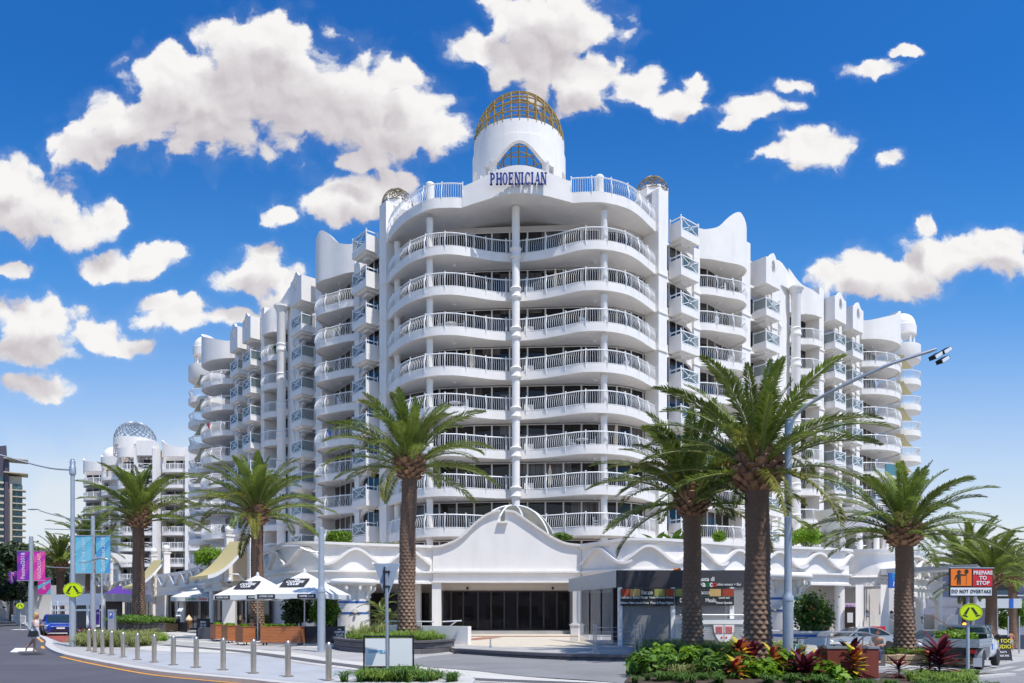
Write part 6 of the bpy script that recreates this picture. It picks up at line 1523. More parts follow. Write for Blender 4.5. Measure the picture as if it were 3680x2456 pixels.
banner(345, 396, 1928, 2060, 51.7, 'banner_blue2', 'banner_blue', 'GoldCoast 2018', 'pale blue banner with white cursive lettering right of its pole', sz=.36)
banner(136, 182, 2078, 2136, 100, 'banner_blue', 'banner_pink', '2018', 'small far banner with pale blue and pink behind the poles', sz=.5)
m_ = MB(); q = P(388, 2011, 40); m_.tube(crom([tuple(P(282, 2022, 40)), tuple(P(310, 2022, 40)), tuple(P(335, 2012, 40)), tuple(P(360, 2006, 40)), tuple(q)], 6), [.03]*12+[.07]*12+[.03], 6)
lone(m_, 'street_lamp', 'galv', (0, 0, 0), 'curved street lamp arm crossing in front of the pale blue banners', 'street lamp')
# giveway sign seen from behind
Zg = 17.6; c = P(1390, 2030, Zg); t = thing('give_way_sign', (c.x, Zg, .05), 'back of a triangular give way sign on a thin grey pole', 'sign')
w = 98*Zg/F; z0 = c.z; m_ = MB(); r_ = .05
tri = [(-w/2, .0), (-w/2+.03, -.03), (-.03, -.80), (.03, -.80), (w/2-.03, -.03), (w/2, 0), (w/2-.03, .03), (-w/2+.03, .03)]
flat(m_, [(x, z+z0-.05) for x, z in tri][::-1], 0); m_.build('sign_plate', 'sign_back', t, local=True, smooth=False)
MB().tube([(.02, -.04, 0), (.0, -.04, z0-.1)], .04, 10).build('pole', 'galv', t, local=True)
m_ = MB(); m_.box(-.07, -.035, -.03, 0, z0-.75, z0-.1); m_.box(-.08, .08, -.09, 0, z0-.25, z0-.2); m_.box(-.08, .08, -.09, 0, z0-.6, z0-.55); m_.build('bracket', 'black', t, local=True, smooth=False)
# barrier board with printed name
Zd = 18.4; t = thing('board_barrier', ((1397-1840)*Zd/F, Zd, 0), 'white two-panel barrier board with small blue lettering in black frame', 'barrier', None, R(4))
f = MB()
for x in (-.61, .61): f.box(x-.02, x+.02, -.02, .02, 0, 1.12)
f.box(-.61, .61, -.02, .02, 1.08, 1.12); f.box(-.61, .61, -.02, .02, .30, .36); f.box(-.015, .015, -.02, .02, .33, 1.1); f.box(-.75, -.45, -.15, .15, 0, .02); f.box(.45, .75, -.15, .15, 0, .02)
f.build('frame', 'black', t, local=True, smooth=False)
for x0, x1 in ((-.58, -.02), (.02, .58)): MB().box(x0, x1, -.008, .008, .37, 1.05).build('panel', 'white_paint', t, local=True, smooth=False)
textpart(t, 'DOWELLS', .105, (-.26, -.012, .72), 'text_blue', bold=.002)
# white cafe umbrellas
def umbrella(X, Y, zb, w, zl, zp, label, m='canvas_white', words=('THE', 'COFFEE', 'CLUB'), rz=0.0, group='cafe umbrellas', printm='print_black', val=.26, cant=True):
    t = thing('cafe_umbrella', (X, Y, zb), label, 'umbrella', group, rz); h = w/2
    m_ = MB(); n = 8; cs = [(-h, -h), (h, -h), (h, h), (-h, h)]
    for i in range(4):
        a, b = cs[i], cs[(i+1) % 4]
        for j in range(n):
            u0, u1 = j/n, (j+1)/n; s0, s1 = 1-.08*math.sin(math.pi*u0), 1-.08*math.sin(math.pi*u1)
            p0 = (a[0]*(1-u0)+b[0]*u0, a[1]*(1-u0)+b[1]*u0); p1 = (a[0]*(1-u1)+b[0]*u1, a[1]*(1-u1)+b[1]*u1); e = .97
            m_.add([(p0[0]*e, p0[1]*e, zl), (p1[0]*e, p1[1]*e, zl), (p1[0]*.5, p1[1]*.5, zl+(zp-zl)*.46), (p0[0]*.5, p0[1]*.5, zl+(zp-zl)*.46), (0, 0, zp)], [(0, 1, 2, 3), (3, 2, 4)])
    m_.build('canopy', m, t, local=True)
    v = MB()
    for i in range(4):
        a, b = cs[i], cs[(i+1) % 4]; q = [(a[0]*(1-u)*.97+b[0]*u*.97, a[1]*(1-u)*.97+b[1]*u*.97) for u in [k/10 for k in range(11)]]
        v.loft(q, [(x*1.003, y*1.003) for x, y in q], lambda u: zl-val-.02*math.sin(u*18), zl+.005)
    v.build('valance', m, t, local=True)
    p = MB(); p.tube([(0, 0, 0), (0, 0, zp-.05)], .035, 8); p.lathe([(.1, zp-.05), (.07, zp+.12), (.02, zp+.16)], 10)
    for c_ in cs: p.tube([(0, 0, zp-.12), (c_[0]*.95, c_[1]*.95, zl-.02)], .014, 4)
    for c_ in cs: p.tube([(0, 0, zl-.35), (c_[0]*.5, c_[1]*.5, zl+(zp-zl)*.42)], .014, 4)
    p.build('frame', 'frame_alu', t, local=True)
    if words:
        sl = math.atan2(zp-zl, h)
        for rz_ in (0, math.pi/2*3):
            M_ = Matrix.Rotation(rz_, 4, 'Z') @ Matrix.Translation((0, -h*.52, zl+(zp-zl)*.48+.03)) @ Matrix.Rotation(-(math.pi/2-sl), 4, 'X')
            b_ = MB().box(-.72, .72, -.004, 0, -.42, .38); b_.tf(M_); b_.build('printed_patch', printm, t, local=True, smooth=False)
            for (s_, z, q) in ((words[0], .25, .17), (words[1], .02, .30), (words[2], -.22, .27)):
                if s_: b_ = text_mesh(s_, q, bold=.006); b_.tf(M_ @ Matrix.Translation((0, -.012, z))); b_.build('lettering', 'text_white', t, local=True, smooth=False)
            for xx, s_ in ((-h*.62, 'COFFEE CLUB'), (h*.62, 'COFFEE CLUB')):
                M2 = Matrix.Rotation(rz_, 4, 'Z') @ Matrix.Translation((xx, -h*.975-.012, zl-val/2))
                b_ = MB().box(-.52, .52, -.004, 0, -.11, .11); b_.tf(M2); b_.build('printed_patch', printm, t, local=True, smooth=False)
                b_ = text_mesh(s_, .13, bold=.003); b_.tf(M2 @ Matrix.Translation((0, -.012, 0))); b_.build('lettering', 'text_white', t, local=True, smooth=False)
    return t
umbrella(-11.2, 39.8, .1, 3.75, 2.60, 3.85, 'nearest white cafe umbrella with black print beside the centre lamp post', rz=R(-14))
umbrella(-14.9, 43.2, .1, 3.5, 2.62, 3.85, 'second white cafe umbrella with black print left of the nearest one', rz=R(-18))
# purple and black umbrellas far left
umbrella(-44.4, 83.5, .4, 3.7, 3.1, 4.5, 'purple cafe umbrella in front of the left shops', 'canvas_purple', None, group='purple and black umbrellas')
umbrella(-48.2, 86, .4, 3.6, 3.2, 4.5, 'black cafe umbrella left of the purple one', 'black_cloth', None, group='purple and black umbrellas')
# timber planter boxes with lettuce-like plants
def box_planter(x, y, L_, label, rz):
    t = thing('planter_box', (x, y, gz(x, y)+.01), label, 'planter', 'timber planter boxes on castors', rz)
    for k in range(5):
        z = .14+k*.155
        for s_ in (-1, 1): MB().box(-L_/2, L_/2, s_*.3-.02, s_*.3+.02, z, z+.148).build('board', 'timber', t, local=True, smooth=False)
        for s_ in (-1, 1): MB().box(s_*L_/2-.02*s_-.02, s_*L_/2-.02*s_+.02, -.278, .278, z, z+.148).build('board', 'timber', t, local=True, smooth=False)
    m_ = MB(); m_.box(-L_/2-.03, L_/2+.03, -.33, -.25, .92, .95); m_.box(-L_/2-.03, L_/2+.03, .25, .33, .92, .95); m_.box(-L_/2-.03, -L_/2+.05, -.25, .25, .92, .95); m_.box(L_/2-.05, L_/2+.03, -.25, .25, .92, .95); m_.build('rim', 'timber', t, local=True, smooth=False)
    MB().box(-L_/2+.05, L_/2-.05, -.25, .25, .5, .88).build('soil', 'soil', t, local=True, smooth=False)
    for sx in (-1, 1):
        for sy in (-1, 1): MB().lathe([(.001, -.015), (.05, -.015), (.05, .015), (.001, .015)], 10).tf(Matrix.Translation((sx*(L_/2-.12), sy*.22, .055)) @ Matrix.Rotation(R(90), 4, 'X')).build('castor', 'rubber', t, local=True)
    foliage('leaves', [(-L_/2+.2+i*.28, random.uniform(-.05, .05), .98, .17, .2, .10) for i in range(int((L_-.2)/.28))], int(500*L_), .06, 'leaf_bright', t, int(L_*10), flat=1.0)
    return t
pa = P(1190, 2319, 33.0); 
box_planter(-11.6, 37.3, 2.05, 'longest timber planter box, left of the dark cafe screen', R(-2))
box_planter(-13.6, 37.6, 1.0, 'timber planter box third from the left, turned with its end forward', R(-48))
box_planter(-15.2, 39.8, 1.0, 'second timber planter box from the left', R(-50))
box_planter(-16.7, 42.0, 1.0, 'leftmost timber planter box beside the dark grey planter', R(-52))
t = thing('windbreak_screen', (-9.6, 37.8, 0.08), 'dark cafe windbreak with white lettering, right of the timber planters', 'screen', None, R(3))
MB().box(-1.0, 1.0, -.02, .02, .08, .95).build('screen_cloth', 'print_black', t, local=True, smooth=False); m_ = MB(); [m_.tube([(x, 0, 0), (x, 0, 1.0)], .02, 6) for x in (-1.02, 0, 1.02)]; m_.build('post', 'galv', t, local=True)
for s_, z, q in (('THE', .78, .09), ('COFFEE', .64, .15), ('CLUB', .5, .14)): textpart(t, s_, q, (.75, -.03, z), 'text_white', bold=.003)
t = thing('dark_planter', (-18.6, 45.2, 0.1), 'dark grey box planter between the chalkboard and the timber planters', 'planter', None, R(-35))
MB().box(-.75, .75, -.25, .25, 0, .72).build('box', 'block_dark', t, local=True, smooth=False)
# a-frame chalkboard
def aframe(X, Y, w, h, label, lines, m='print_black', tm='text_white', rz=0.0, z=None, leg='black'):
    t = thing('sandwich_board', (X, Y, gz(X, Y)+.01 if z is None else z), label, 'sandwich board', None, rz); tl = .16
    for s_ in (-1, 1):
        M_ = Matrix.Translation((0, s_*.24, 0)) @ Matrix.Rotation(s_*tl*1.2, 4, 'X')
        MB().box(-w/2, w/2, -.015, .015, .04, h).tf(M_).build('board', m, t, local=True, smooth=False)
        e = MB(); e.box(-w/2-.03, -w/2, -.02, .02, 0, h+.02); e.box(w/2, w/2+.03, -.02, .02, 0, h+.02); e.box(-w/2, w/2, -.02, .02, h, h+.03); e.tf(M_).build('frame', leg, t, local=True, smooth=False)
        if s_ < 0:
            for (s2, q, z2, c_) in lines: b_ = text_mesh(s2, q, bold=.002); b_.tf(M_ @ Matrix.Translation((0, -.022, z2))); b_.build('lettering', c_, t, local=True, smooth=False)
    return t
q = P(731, 2287, 48); aframe(q.x, 48, .74, 1.2, 'black chalkboard menu with white writing beside the timber planters', [('MENU', .12, 1.0, 'text_white')]+[('coffee  cakes', .075, .86-.1*i, 'text_white') for i in range(7)], rz=R(12))
q = P(3595, 2287, 41); aframe(q.x, 41, .95, 1.35, 'black and yellow tattoo studio sandwich board behind the white utility truck', [('TATTOO', .30, 1.12, 'text_yellow'), ('STUDIO', .30, .80, 'text_yellow'), ('7 DAYS', .15, .5, 'text_white'), ('WALK-INS', .15, .3, 'text_white')])
# menu stand, gelato cone, parking meter, flag
q = P(640, 0, 62); t = thing('menu_stand', (q.x, 62, .25), 'black menu stand with two white menu sheets left of the gelato shop column', 'menu stand', None, R(-20))
m_ = MB(); m_.box(-.22, .22, -.02, .02, .15, 1.0); m_.box(-.3, .3, -.2, .2, 0, .05); m_.tube([(0, 0, 0), (0, 0, 1.5)], .025, 6); m_.build('stand', 'black', t, local=True, smooth=False)
for z, x in ((1.35, .1), (1.75, .25)): b_ = MB().box(-.25, .25, -.02, 0, -.17, .17); b_.tf(Matrix.Translation((x, 0, z)) @ Matrix.Rotation(R(-35), 4, 'X')); b_.build('menu_sheet', 'sign_white', t, local=True, smooth=False)
q = P(679, 0, 63); t = thing('gelato_cone', (q.x, 63, .25), 'large model ice cream cone in front of the gelato shop', 'statue')
MB().lathe([(.02, 0), (.06, .1), (.24, .8), (.27, .84), (.26, .87)], 16).build('cone', 'cone_waffle', t, local=True); MB().lathe([(.27, .86), (.28, .93), (.23, 1.02), (.21, 1.04), (.19, 1.12), (.11, 1.2), (.09, 1.22), (.03, 1.32), (.005, 1.35)], 16).build('ice_cream', 'cream', t, local=True)
q = P(403, 0, 48); t = thing('parking_meter', (q.x, 48, .12), 'grey parking meter cabinet with blue P panel behind the bollards', 'parking meter')
MB().box(-.20, .20, -.14, .14, 0, 1.75).build('cabinet', 'galv', t, local=True, smooth=False); MB().box(-.22, .22, -.16, .16, 1.75, 1.82).build('cap', 'pole_paint', t, local=True, smooth=False); MB().box(-.12, .12, -.155, -.14, 1.25, 1.65).build('panel', 'plastic_blue', t, local=True, smooth=False); textpart(t, 'P', .26, (0, -.165, 1.48), 'text_white', bold=.008)
q = P(346, 0, 62); t = thing('feather_flag', (q.x, 62, .2), 'purple and white teardrop flag left of the parking meter', 'flag')
pr = [(-.35, .5), (-.42, 2.2), (-.38, 3.2), (-.15, 3.9), (.05, 4.0), (.3, 3.4), (.42, 2.4), (.4, .5)]; m_ = MB(); flat(m_, pr[::-1], 0); m_.build('flag_cloth', 'cloth_white', t, local=True, smooth=False)
m_ = MB(); flat(m_, [(-.36, .7), (-.40, 2.4), (.38, 2.6), (.38, .8)][::-1], -.012); m_.build('flag_print', 'canvas_purple', t, local=True, smooth=False); textpart(t, 'ACAI', .36, (0, -.025, 2.1), 'text_white', bold=.004)
MB().tube([(-.42, 0, 0), (-.42, 0, 3), (-.2, 0, 3.95), (.05, 0, 4.03)], .02, 5).build('mast', 'galv', t, local=True); t.scale = (.72, .72, .72)
q = P(366, 0, 50); pole('thin_pole', 366, 50, 4.2, .05, .045, 'thin grey pole with a bracket between flag and parking meter', 'pole')
# gelato awning with sign
a = P(700, 2155, 64); t = thing('gelato_awning', (a.x, 64.0, 3.15), 'white folding-arm awning with cursive green and red lettering', 'awning', None, R(-8))
m_ = MB(); m_.add([(-2.3, 0, .0), (1.25, 0, 0), (2.0, 3.2, 1.0), (-1.6, 3.2, 1.0), (-2.3, 0, -.38), (1.25, 0, -.38)], [(0, 1, 2, 3), (4, 5, 1, 0)]); m_.build('awning_cloth', 'canvas_white', t, local=True, smooth=False)
textpart(t, 'Giardino', .36, (-.38, -.02, -.18), 'text_green', shear=.25, bold=.004, squash=.85); textpart(t, 'Gelato', .36, (.72, -.02, -.18), 'text_red', shear=.25, bold=.004, squash=.85)
m_ = MB(); m_.tube([(-1.5, 3, .4), (-.4, 1.4, .3), (-1.2, .1, 0)], .03, 5); m_.tube([(1.2, 3, .4), (.3, 1.4, .3), (1.1, .1, 0)], .03, 5); m_.build('folding_arm', 'galv', t, local=True)
for px, Z in ((658, 66), (763, 63)):
    q = P(px, 0, Z); lone(MB().lathe([(.26, 0), (.26, 3.7)], 20), 'round_column', 'white', (q.x, Z, .0), 'thick round column %s of the gelato shop' % ('at the left' if px < 700 else 'at the right'), 'column')
q = P(825, 0, 58); lone(MB().box(-.5, .5, -.2, .2, 0, 3.6), 'square_column', 'white', (q.x, 58, .15), 'square white pillar between the gelato shop and the umbrellas', 'column', smooth=False)
# dome security camera on its bracket
t = thing('dome_camera', tuple(P(823, 2085, 44)), 'white dome security camera on a bent pole bracket above the umbrellas', 'camera')
m_ = MB(); m_.tube([(0, 0, .05), (0, 0, .35), (.5, .1, .35), (1.0, .2, -.2), (1.0, .2, -.6)], .03, 6); m_.build('bracket', 'rail_white', t, local=True); MB().sphere((0, 0, 0), .16, 12, 8).build('camera_dome', 'white_clean', t, local=True); MB().sphere((0, 0, -.07), .13, 12, 8).build('lens_dome', 'black', t, local=True)
# handrail on the forecourt edge
t = thing('handrail', (3.9, 27.0, .22), 'grey metal railing with five bars on the forecourt edge', 'railing', None, R(6))
m_ = MB(); 
for i in range(6): m_.tube([(-.85, 0, .12+.165*i), (.75, 0, .12+.165*i)], .009, 5)
m_.build('bar', 'sign_back', t, local=True)
for x in (-.92, -.84, .62, .78, .86): MB().box(x-.018, x+.018, -.03, .03, 0, 1.06).build('post', 'galv', t, local=True, smooth=False)
t = thing('drinking_post', (-.9, 30.8, .23), 'short grey floor-mounted post with flat feet on the forecourt', 'post'); m_ = MB(); m_.tube([(0, 0, 0), (0, 0, .38)], .03, 8); m_.box(-.35, .35, -.02, .02, 0, .02); m_.box(-.05, .05, -.05, .05, .0, .12); m_.build('post', 'galv', t, local=True, smooth=False)
# eatery enclosure
E0, E1 = P(2214, 0, 32), P(2672, 0, 32); ea = thing('eatery_front', (E0.x, 32, .25), 'glazed plastic-sided eatery front with dark fascia and food banners', 'shop front')
zf0, zf1 = P(0, 2112, 32).z, P(0, 2050, 32).z
MB().box(E0.x, E1.x+.2, 31.95, 32.05, zf0, zf1).build('fascia', 'fascia_dark', ea, smooth=False)
MB().add([(E0.x, 32, zf0), (E0.x, 32, zf1), (E0.x-1.6, 38, zf1-.1), (E0.x-1.6, 38, zf0)], [(0, 1, 2, 3)]).build('side_fascia', 'galv', ea, smooth=False)
def ex(px): return (px-1840)*32/F
for px in (2228, 2417, 2628): MB().box(ex(px)-.09, ex(px)+.09, 31.9, 32.1, .2, zf0).build('post', 'white_clean', ea, smooth=False)
MB().box(ex(2236), ex(2410), 31.99, 32.01, .35, zf0).build('clear_curtain', 'clear_sheet', ea, smooth=False); MB().box(ex(2424), ex(2620), 31.99, 32.01, 1.45, zf0).build('clear_curtain', 'clear_sheet', ea, smooth=False); MB().box(ex(2636), ex(2690), 31.99, 32.01, 1.45, zf0).build('clear_curtain', 'clear_sheet', ea, smooth=False)
for i in range(4): MB().add([(E0.x-.1-i*.38, 32.2+i*1.4, .3), (E0.x-.1-i*.38, 32.2+i*1.4, zf0), (E0.x-.42-i*.38, 33.5+i*1.4, zf0), (E0.x-.42-i*.38, 33.5+i*1.4, .3)], [(0, 1, 2, 3)]).build('clear_curtain', 'clear_sheet', ea, smooth=False)
MB().box(ex(2236), ex(2690), 35.5, 35.6, .3, 3.2).build('inner_wall', 'brown_dark', ea, smooth=False)
MB().box(ex(2236), ex(2700), 32.1, 37.5, zf1-.12, zf1-.02).build('roof_panel', 'fascia_dark', ea, smooth=False)
# banners
for (x0, x1, foods, lines) in ((2229, 2419, (('food_red', 0, .17), ('food_tan', .17, .37), ('food_green', .63, .83), ('food_red', .84, 1)), (('Authentic Italian Pizzas', .155, .25, .26), ('Delicious Pastas Special Prices', .13, .25, .03), ('Tuesday Wednesday Thursday', .105, .76, .26), ('Pizza & Pasta Nights', .15, .77, .03))),
                       (2424, 2634, (('food_green', 0, .2), ('food_tan', .58, .78), ('food_red', .80, 1)), (('Delicious', .25, .22, .13), ('Meals', .25, .60, .13), ('Lunch and', .14, .83, .25), ('Dinner Specials', .14, .83, .03)))):
    a, b = ex(x0), ex(x1); zt_, zb_ = P(0, 2116, 31.9).z, P(0, 2177, 31.9).z; w = b-a
    bo = MB().box(a, b, 31.84, 31.87, zb_, zt_).build('food_banner', 'print_black', ea, smooth=False)
    zs = zt_-(zt_-zb_)*.45
    for m2, u0, u1 in foods: MB().box(a+w*u0+.01, a+w*u1-.01, 31.83, 31.84, zs, zt_-.02).build('food_photo', m2, bo, smooth=False)
    MB().box(a, b, 31.832, 31.84, zs-.02, zs-.008).build('green_line', 'text_green', bo, smooth=False)
    for s_, q, u, v in lines:
        tb = text_mesh(s_, q, bold=.002, squash=.80); tb.tf(Matrix.Translation((a+w*u, 31.825, zb_+(zs-zb_)*.22+v))); tb.build('lettering', 'text_white', bo, smooth=False)
    tb = text_mesh('Bacco', .26, squash=.8); tb.tf(Matrix.Translation((a+w*.49, 31.825, zs+.16))); tb.build('lettering', 'text_white', bo, smooth=False)
for s_, q, px, py, m2, bo_ in (('Buca di', .26, 2540, 2082, 'text_white', .006), ('B', .36, 2516, 2099, 'text_white', .004), ('a', .36, 2530, 2100, 'text_white', .010), ('c', .36, 2543, 2100, 'text_green', .012), ('c', .36, 2556, 2100, 'text_white', .010), ('o', .36, 2569, 2100, 'text_red', .016), ('Italian eatery + Bar', .16, 2618, 2101, 'text_white', .001)):
    p_ = P(px, py, 31.9); tb = text_mesh(s_, q, bold=bo_, squash=.9); tb.tf(Matrix.Translation((p_.x, 31.92, p_.z))); tb.build('lettering', m2, ea, smooth=False)
m_ = MB(); c0 = P(2434, 2050, 32.2); m_.sphere(tuple(c0), .13, 10, 7, 1.4, .6, .8); m_.build('alarm_light', 'sign_orange', ea)
# cabinet with louvres and two red plates
t = thing('booster_cabinet', (ex(2560), 31.6, .2), 'white louvred cabinet with two round-cornered red-plated doors between the right palms', 'cabinet')
ca = ex(2560); x0, x1 = ex(2424)-ca, ex(2676)-ca
MB().box(x0, x1, -.1, .3, 1.02, 1.25).build('cabinet_top', 'white_clean', t, local=True, smooth=False); MB().box(x0, x1, .05, .25, 0, 1.02).build('cabinet_body', 'white_paint', t, local=True, smooth=False)
for i in range(12): b_ = MB().box(x0+.05, x1-.05, -.05, .04, .06+i*.08, .075+i*.08); b_.build('louvre', 'white_clean', t, local=True, smooth=False)
for s_ in (-1, 1):
    m_ = MB(); cx_ = ex(2590)-ca; pts = [(cx_+s_*.03, 1.0)]+[(cx_+s_*(.03+.42*math.sin(R(a_))), 1.0-.85*(1-math.cos(R(90-a_))**1)*1) for a_ in (90, 75, 60, 45, 30, 15, 0)]
    pts = [(cx_+s_*.02, 1.0), (cx_+s_*.45, 1.0), (cx_+s_*.42, .72), (cx_+s_*.33, .48), (cx_+s_*.2, .30), (cx_+s_*.02, .2)]
    flat(m_, pts if s_ < 0 else pts[::-1], -.09); m_.build('cabinet_door', 'white_clean', t, local=True, smooth=False)
    MB().box(cx_+s_*.21-.14, cx_+s_*.21+.14, -.105, -.091, .62, .92).build('red_plate', 'sign_red', t, local=True, smooth=False)
    for k, wd in enumerate(('HYDRANT', 'BOOSTER', 'CONNECTION')): textpart(t, wd, .055, (cx_+s_*.21, -.112, .86-.09*k), 'text_white')
    m_ = MB().lathe([(.001, -.004), (.045, -.004), (.045, .004), (.001, .004)], 14); m_.v = [(x+cx_+s_*.1, z_-.1, y+.45) for x, y, z_ in m_.v]; m_.build('red_disc', 'sign_red', t, local=True)
m_ = MB(); m_.tube([(x0+.1, -.15, 1.42), (x1-.1, -.15, 1.42)], .03, 6); m_.tube([(x0+.1, -.15, 1.42), (x0+1.0, -.2, .5), (x0+1.0, -.2, 0)], .03, 6); m_.build('handrail', 'rail_white', t, local=True)
# bin housing
q = P(3040, 0, 20.6); t = thing('bin_housing', (q.x+.05, 20.6, gz(q.x, 20.6)), 'red-brown timber-look bin housing with curved grey canopy', 'bin', None, R(-2))
w = (3130-2952)*20.6/F; z1 = P(0, 2322, 20.6).z-gz(q.x, 20.6)
for i in range(2):
    xa, xb = [(-w/2, -.01), (.01, w/2)][i]; MB().box(xa, xb, -.35, .35, .04, z1-.06).build('door_panel', 'laminate_red', t, local=True, smooth=False)
MB().box(-w/2-.02, w/2+.02, -.37, .37, z1-.06, z1).build('top', 'galv', t, local=True, smooth=False); MB().box(-w/2-.02, w/2+.02, -.36, .36, 0, .05).build('plinth', 'galv', t, local=True, smooth=False)
for x in (-w/2+.03, w/2-.4): MB().box(x-.012, x+.012, -.3, -.27, z1, z1+.28).build('canopy_post', 'galv', t, local=True, smooth=False)
cp_ = [(-w/2-.03, z1+.24), (-w/2+.10, z1+.37), (w/2-.35, z1+.37), (w/2+.02, z1+.26)]; MB().loft([(x, -.36) for x, z in cp_], [(x, .36) for x, z in cp_], lambda u: cp_[round(u*3)][1], lambda u: cp_[round(u*3)][1]+.03).build('canopy', 'galv', t, local=True, smooth=False)
# bicycle leaning on the lamp post
t = thing('bicycle', (Xr+.12, Zr-.35, gz(Xr, Zr)), 'pale blue bicycle leaning on the right lamp post, handlebars showing', 'bicycle', None, R(62))
for x in (-.5, .52):
    w_ = MB(); w_.tube([(x+.33*math.cos(a*math.pi/12), 0, .34+.33*math.sin(a*math.pi/12)) for a in range(25)], .018, 6, False); wh = w_.build('wheel', 'rubber', t, local=True)
    s_ = MB(); [s_.tube([(x, 0, .34), (x+.32*math.cos(a*math.pi/6), 0, .34+.32*math.sin(a*math.pi/6))], .003, 3, False) for a in range(12)]; s_.build('spokes', 'galv', wh, local=True)
mat('bike_blue', (0.25, 0.5, 0.75), .3)
m_ = MB(); bb = (0, 0, .30); st = (-.15, 0, .82); hd = (.36, 0, .82); [m_.tube([a, b], .018, 6) for a, b in ((bb, st), (st, hd), (bb, (.38, 0, .72)), (bb, (-.5, 0, .34)), (st, (-.5, 0, .34)), ((.34, 0, .9), (.40, 0, .62)), ((.40, 0, .62), (.52, 0, .34)))]; m_.build('frame', 'bike_blue', t, local=True)
m_ = MB(); m_.tube([(.30, 0, .85), (.28, 0, 1.02)], .014, 6); m_.tube([(.22, -.32, 1.05), (.30, -.15, 1.03), (.30, .15, 1.03), (.22, .32, 1.05)], .014, 6); m_.build('handlebar', 'black', t, local=True); MB().sphere((-.18, 0, .93), .13, 10, 6, 1, .5, .35).build('saddle', 'black', t, local=True)

# ------------------------------------------------------------------ vehicles
def wheel_at(t, x, y, r_, w, rim='chrome'):
    """x along the car, y across"""
    M_ = Matrix.Translation((x, y, r_)) @ Matrix.Rotation(R(90), 4, 'X')
    wh = MB().lathe([(r_*.62, -w/2), (r_*.92, -w/2), (r_, -w/2+.03), (r_, w/2-.03), (r_*.92, w/2), (r_*.62, w/2)], 24).tf(M_).build('wheel', 'rubber', t, local=True)
    rm = MB(); rm.lathe([(.04, -w/2+.02), (.04, w/2-.02)], 8)
    rm.lathe([(r_*.62, -w/2+.01), (r_*.56, -w/2+.05), (r_*.56, w/2-.05), (r_*.62, w/2-.01)], 24)
    for k in range(7):
        a = k*2*math.pi/7
        for z in (-w/2+.03, w/2-.03): rm.beam((.03*math.cos(a), .03*math.sin(a), z), (r_*.6*math.cos(a), r_*.6*math.sin(a), z), .06, .02, up=(0, 0, 1))
    rm.tf(M_).build('rim', rim, wh, local=True)
def section_body(stations, name, m, t):
    """loft of half-profiles: each station is (x, [(y, z), ...]) mirrored across y=0"""
    mb = MB(); k = len(stations[0][1])
    for x, pr in stations:
        for y, z in pr: mb.v.append((x, y, z))
        for y, z in reversed(pr): mb.v.append((x, -y, z))
    n = 2*k
    for i in range(len(stations)-1):
        for j in range(n): mb.f.append((i*n+j, i*n+(j+1) % n, (i+1)*n+(j+1) % n, (i+1)*n+j))
    mb.f.append(tuple(range(n))); mb.f.append(tuple(range((len(stations)-1)*n+n-1, (len(stations)-1)*n-1, -1)))
    return mb.build(name, m, t, local=True, ang=50)
def sedan(X, Y, rz, m, label, z=None):
    t = thing('parked_car', (X, Y, gz(X, Y)+.02 if z is None else z), label, 'car', None, rz); W2 = .92
    def low(w, zs, zt): return [(w*.9, zs), (w, zs+.12), (w*1.0, (zs+zt)/2), (w*.96, zt-.04), (w*.86, zt)]
    st = [(2.30, low(.55, .42, .62)), (2.22, low(.80, .25, .72)), (1.95, low(.90, .2, .78)), (1.2, low(W2, .2, .92)), (.7, low(W2, .2, .96)), (-1.2, low(W2, .2, 1.0)), (-1.9, low(.90, .22, 1.02)), (-2.2, low(.82, .3, .98)), (-2.3, low(.62, .45, .85))]
    section_body(st, 'body', m, t)
    cab = [(1.05, [(.78, .90), (.76, .94), (.7, .95)]), (.35, [(.80, .93), (.66, 1.36), (.58, 1.38)]), (-.3, [(.80, .95), (.66, 1.43), (.58, 1.45)]), (-.95, [(.80, .96), (.66, 1.38), (.58, 1.40)]), (-1.75, [(.78, .98), (.72, 1.02), (.66, 1.03)])]
    section_body(cab, 'cabin_glass', 'car_glass', t)
    r_ = [(.30, [(.67, 1.365), (.62, 1.40), (.5, 1.41)]), (-.3, [(.68, 1.435), (.62, 1.47), (.5, 1.48)]), (-.92, [(.67, 1.385), (.62, 1.42), (.5, 1.43)])]; section_body(r_, 'roof', m, t)
    pl = MB()
    for s_ in (-1, 1):
        pl.beam((1.02, s_*.75, .93), (.33, s_*.66, 1.39), .07, .05); pl.beam((-.3, s_*.81, .97), (-.3, s_*.67, 1.44), .07, .03); pl.beam((-.92, s_*.67, 1.41), (-1.72, s_*.74, 1.01), .10, .06); pl.sphere((.75, s_*1.02, 1.02), .12, 8, 6, .6, 1, .7)
    pl.build('pillar', m, t, local=True)
    for s_ in (-1, 1):
        MB().sphere((2.08, s_*.66, .66), .2, 10, 6, .8, 1, .45).build('headlight', 'lamp_clear', t, local=True); MB().sphere((-2.18, s_*.68, .85), .18, 10, 6, .5, 1, .6).build('tail_light', 'tail_red', t, local=True)
    MB().box(2.20, 2.30, -.5, .5, .30, .46).build('grille', 'black', t, local=True, smooth=False); MB().box(2.22, 2.32, -.45, .45, .58, .64).build('grille_bar', 'chrome', t, local=True, smooth=False); MB().box(2.29, 2.33, -.24, .24, .46, .56).build('number_plate', 'sign_white', t, local=True, smooth=False)
    for x in (1.42, -1.4):
        for s_ in (-1, 1): wheel_at(t, x, s_*.84, .34, .22)
    return t
q = P(222, 0, 51); sedan(q.x-.9, 52, R(-54), 'car_blue', 'blue sedan parked nose-on behind the left lamp post')
q = P(3315, 0, 45); sedan(q.x, 44, R(205), 'car_silver', 'silver sedan parked behind the right palm and utility truck', z=gz(q.x, 44)+.1)
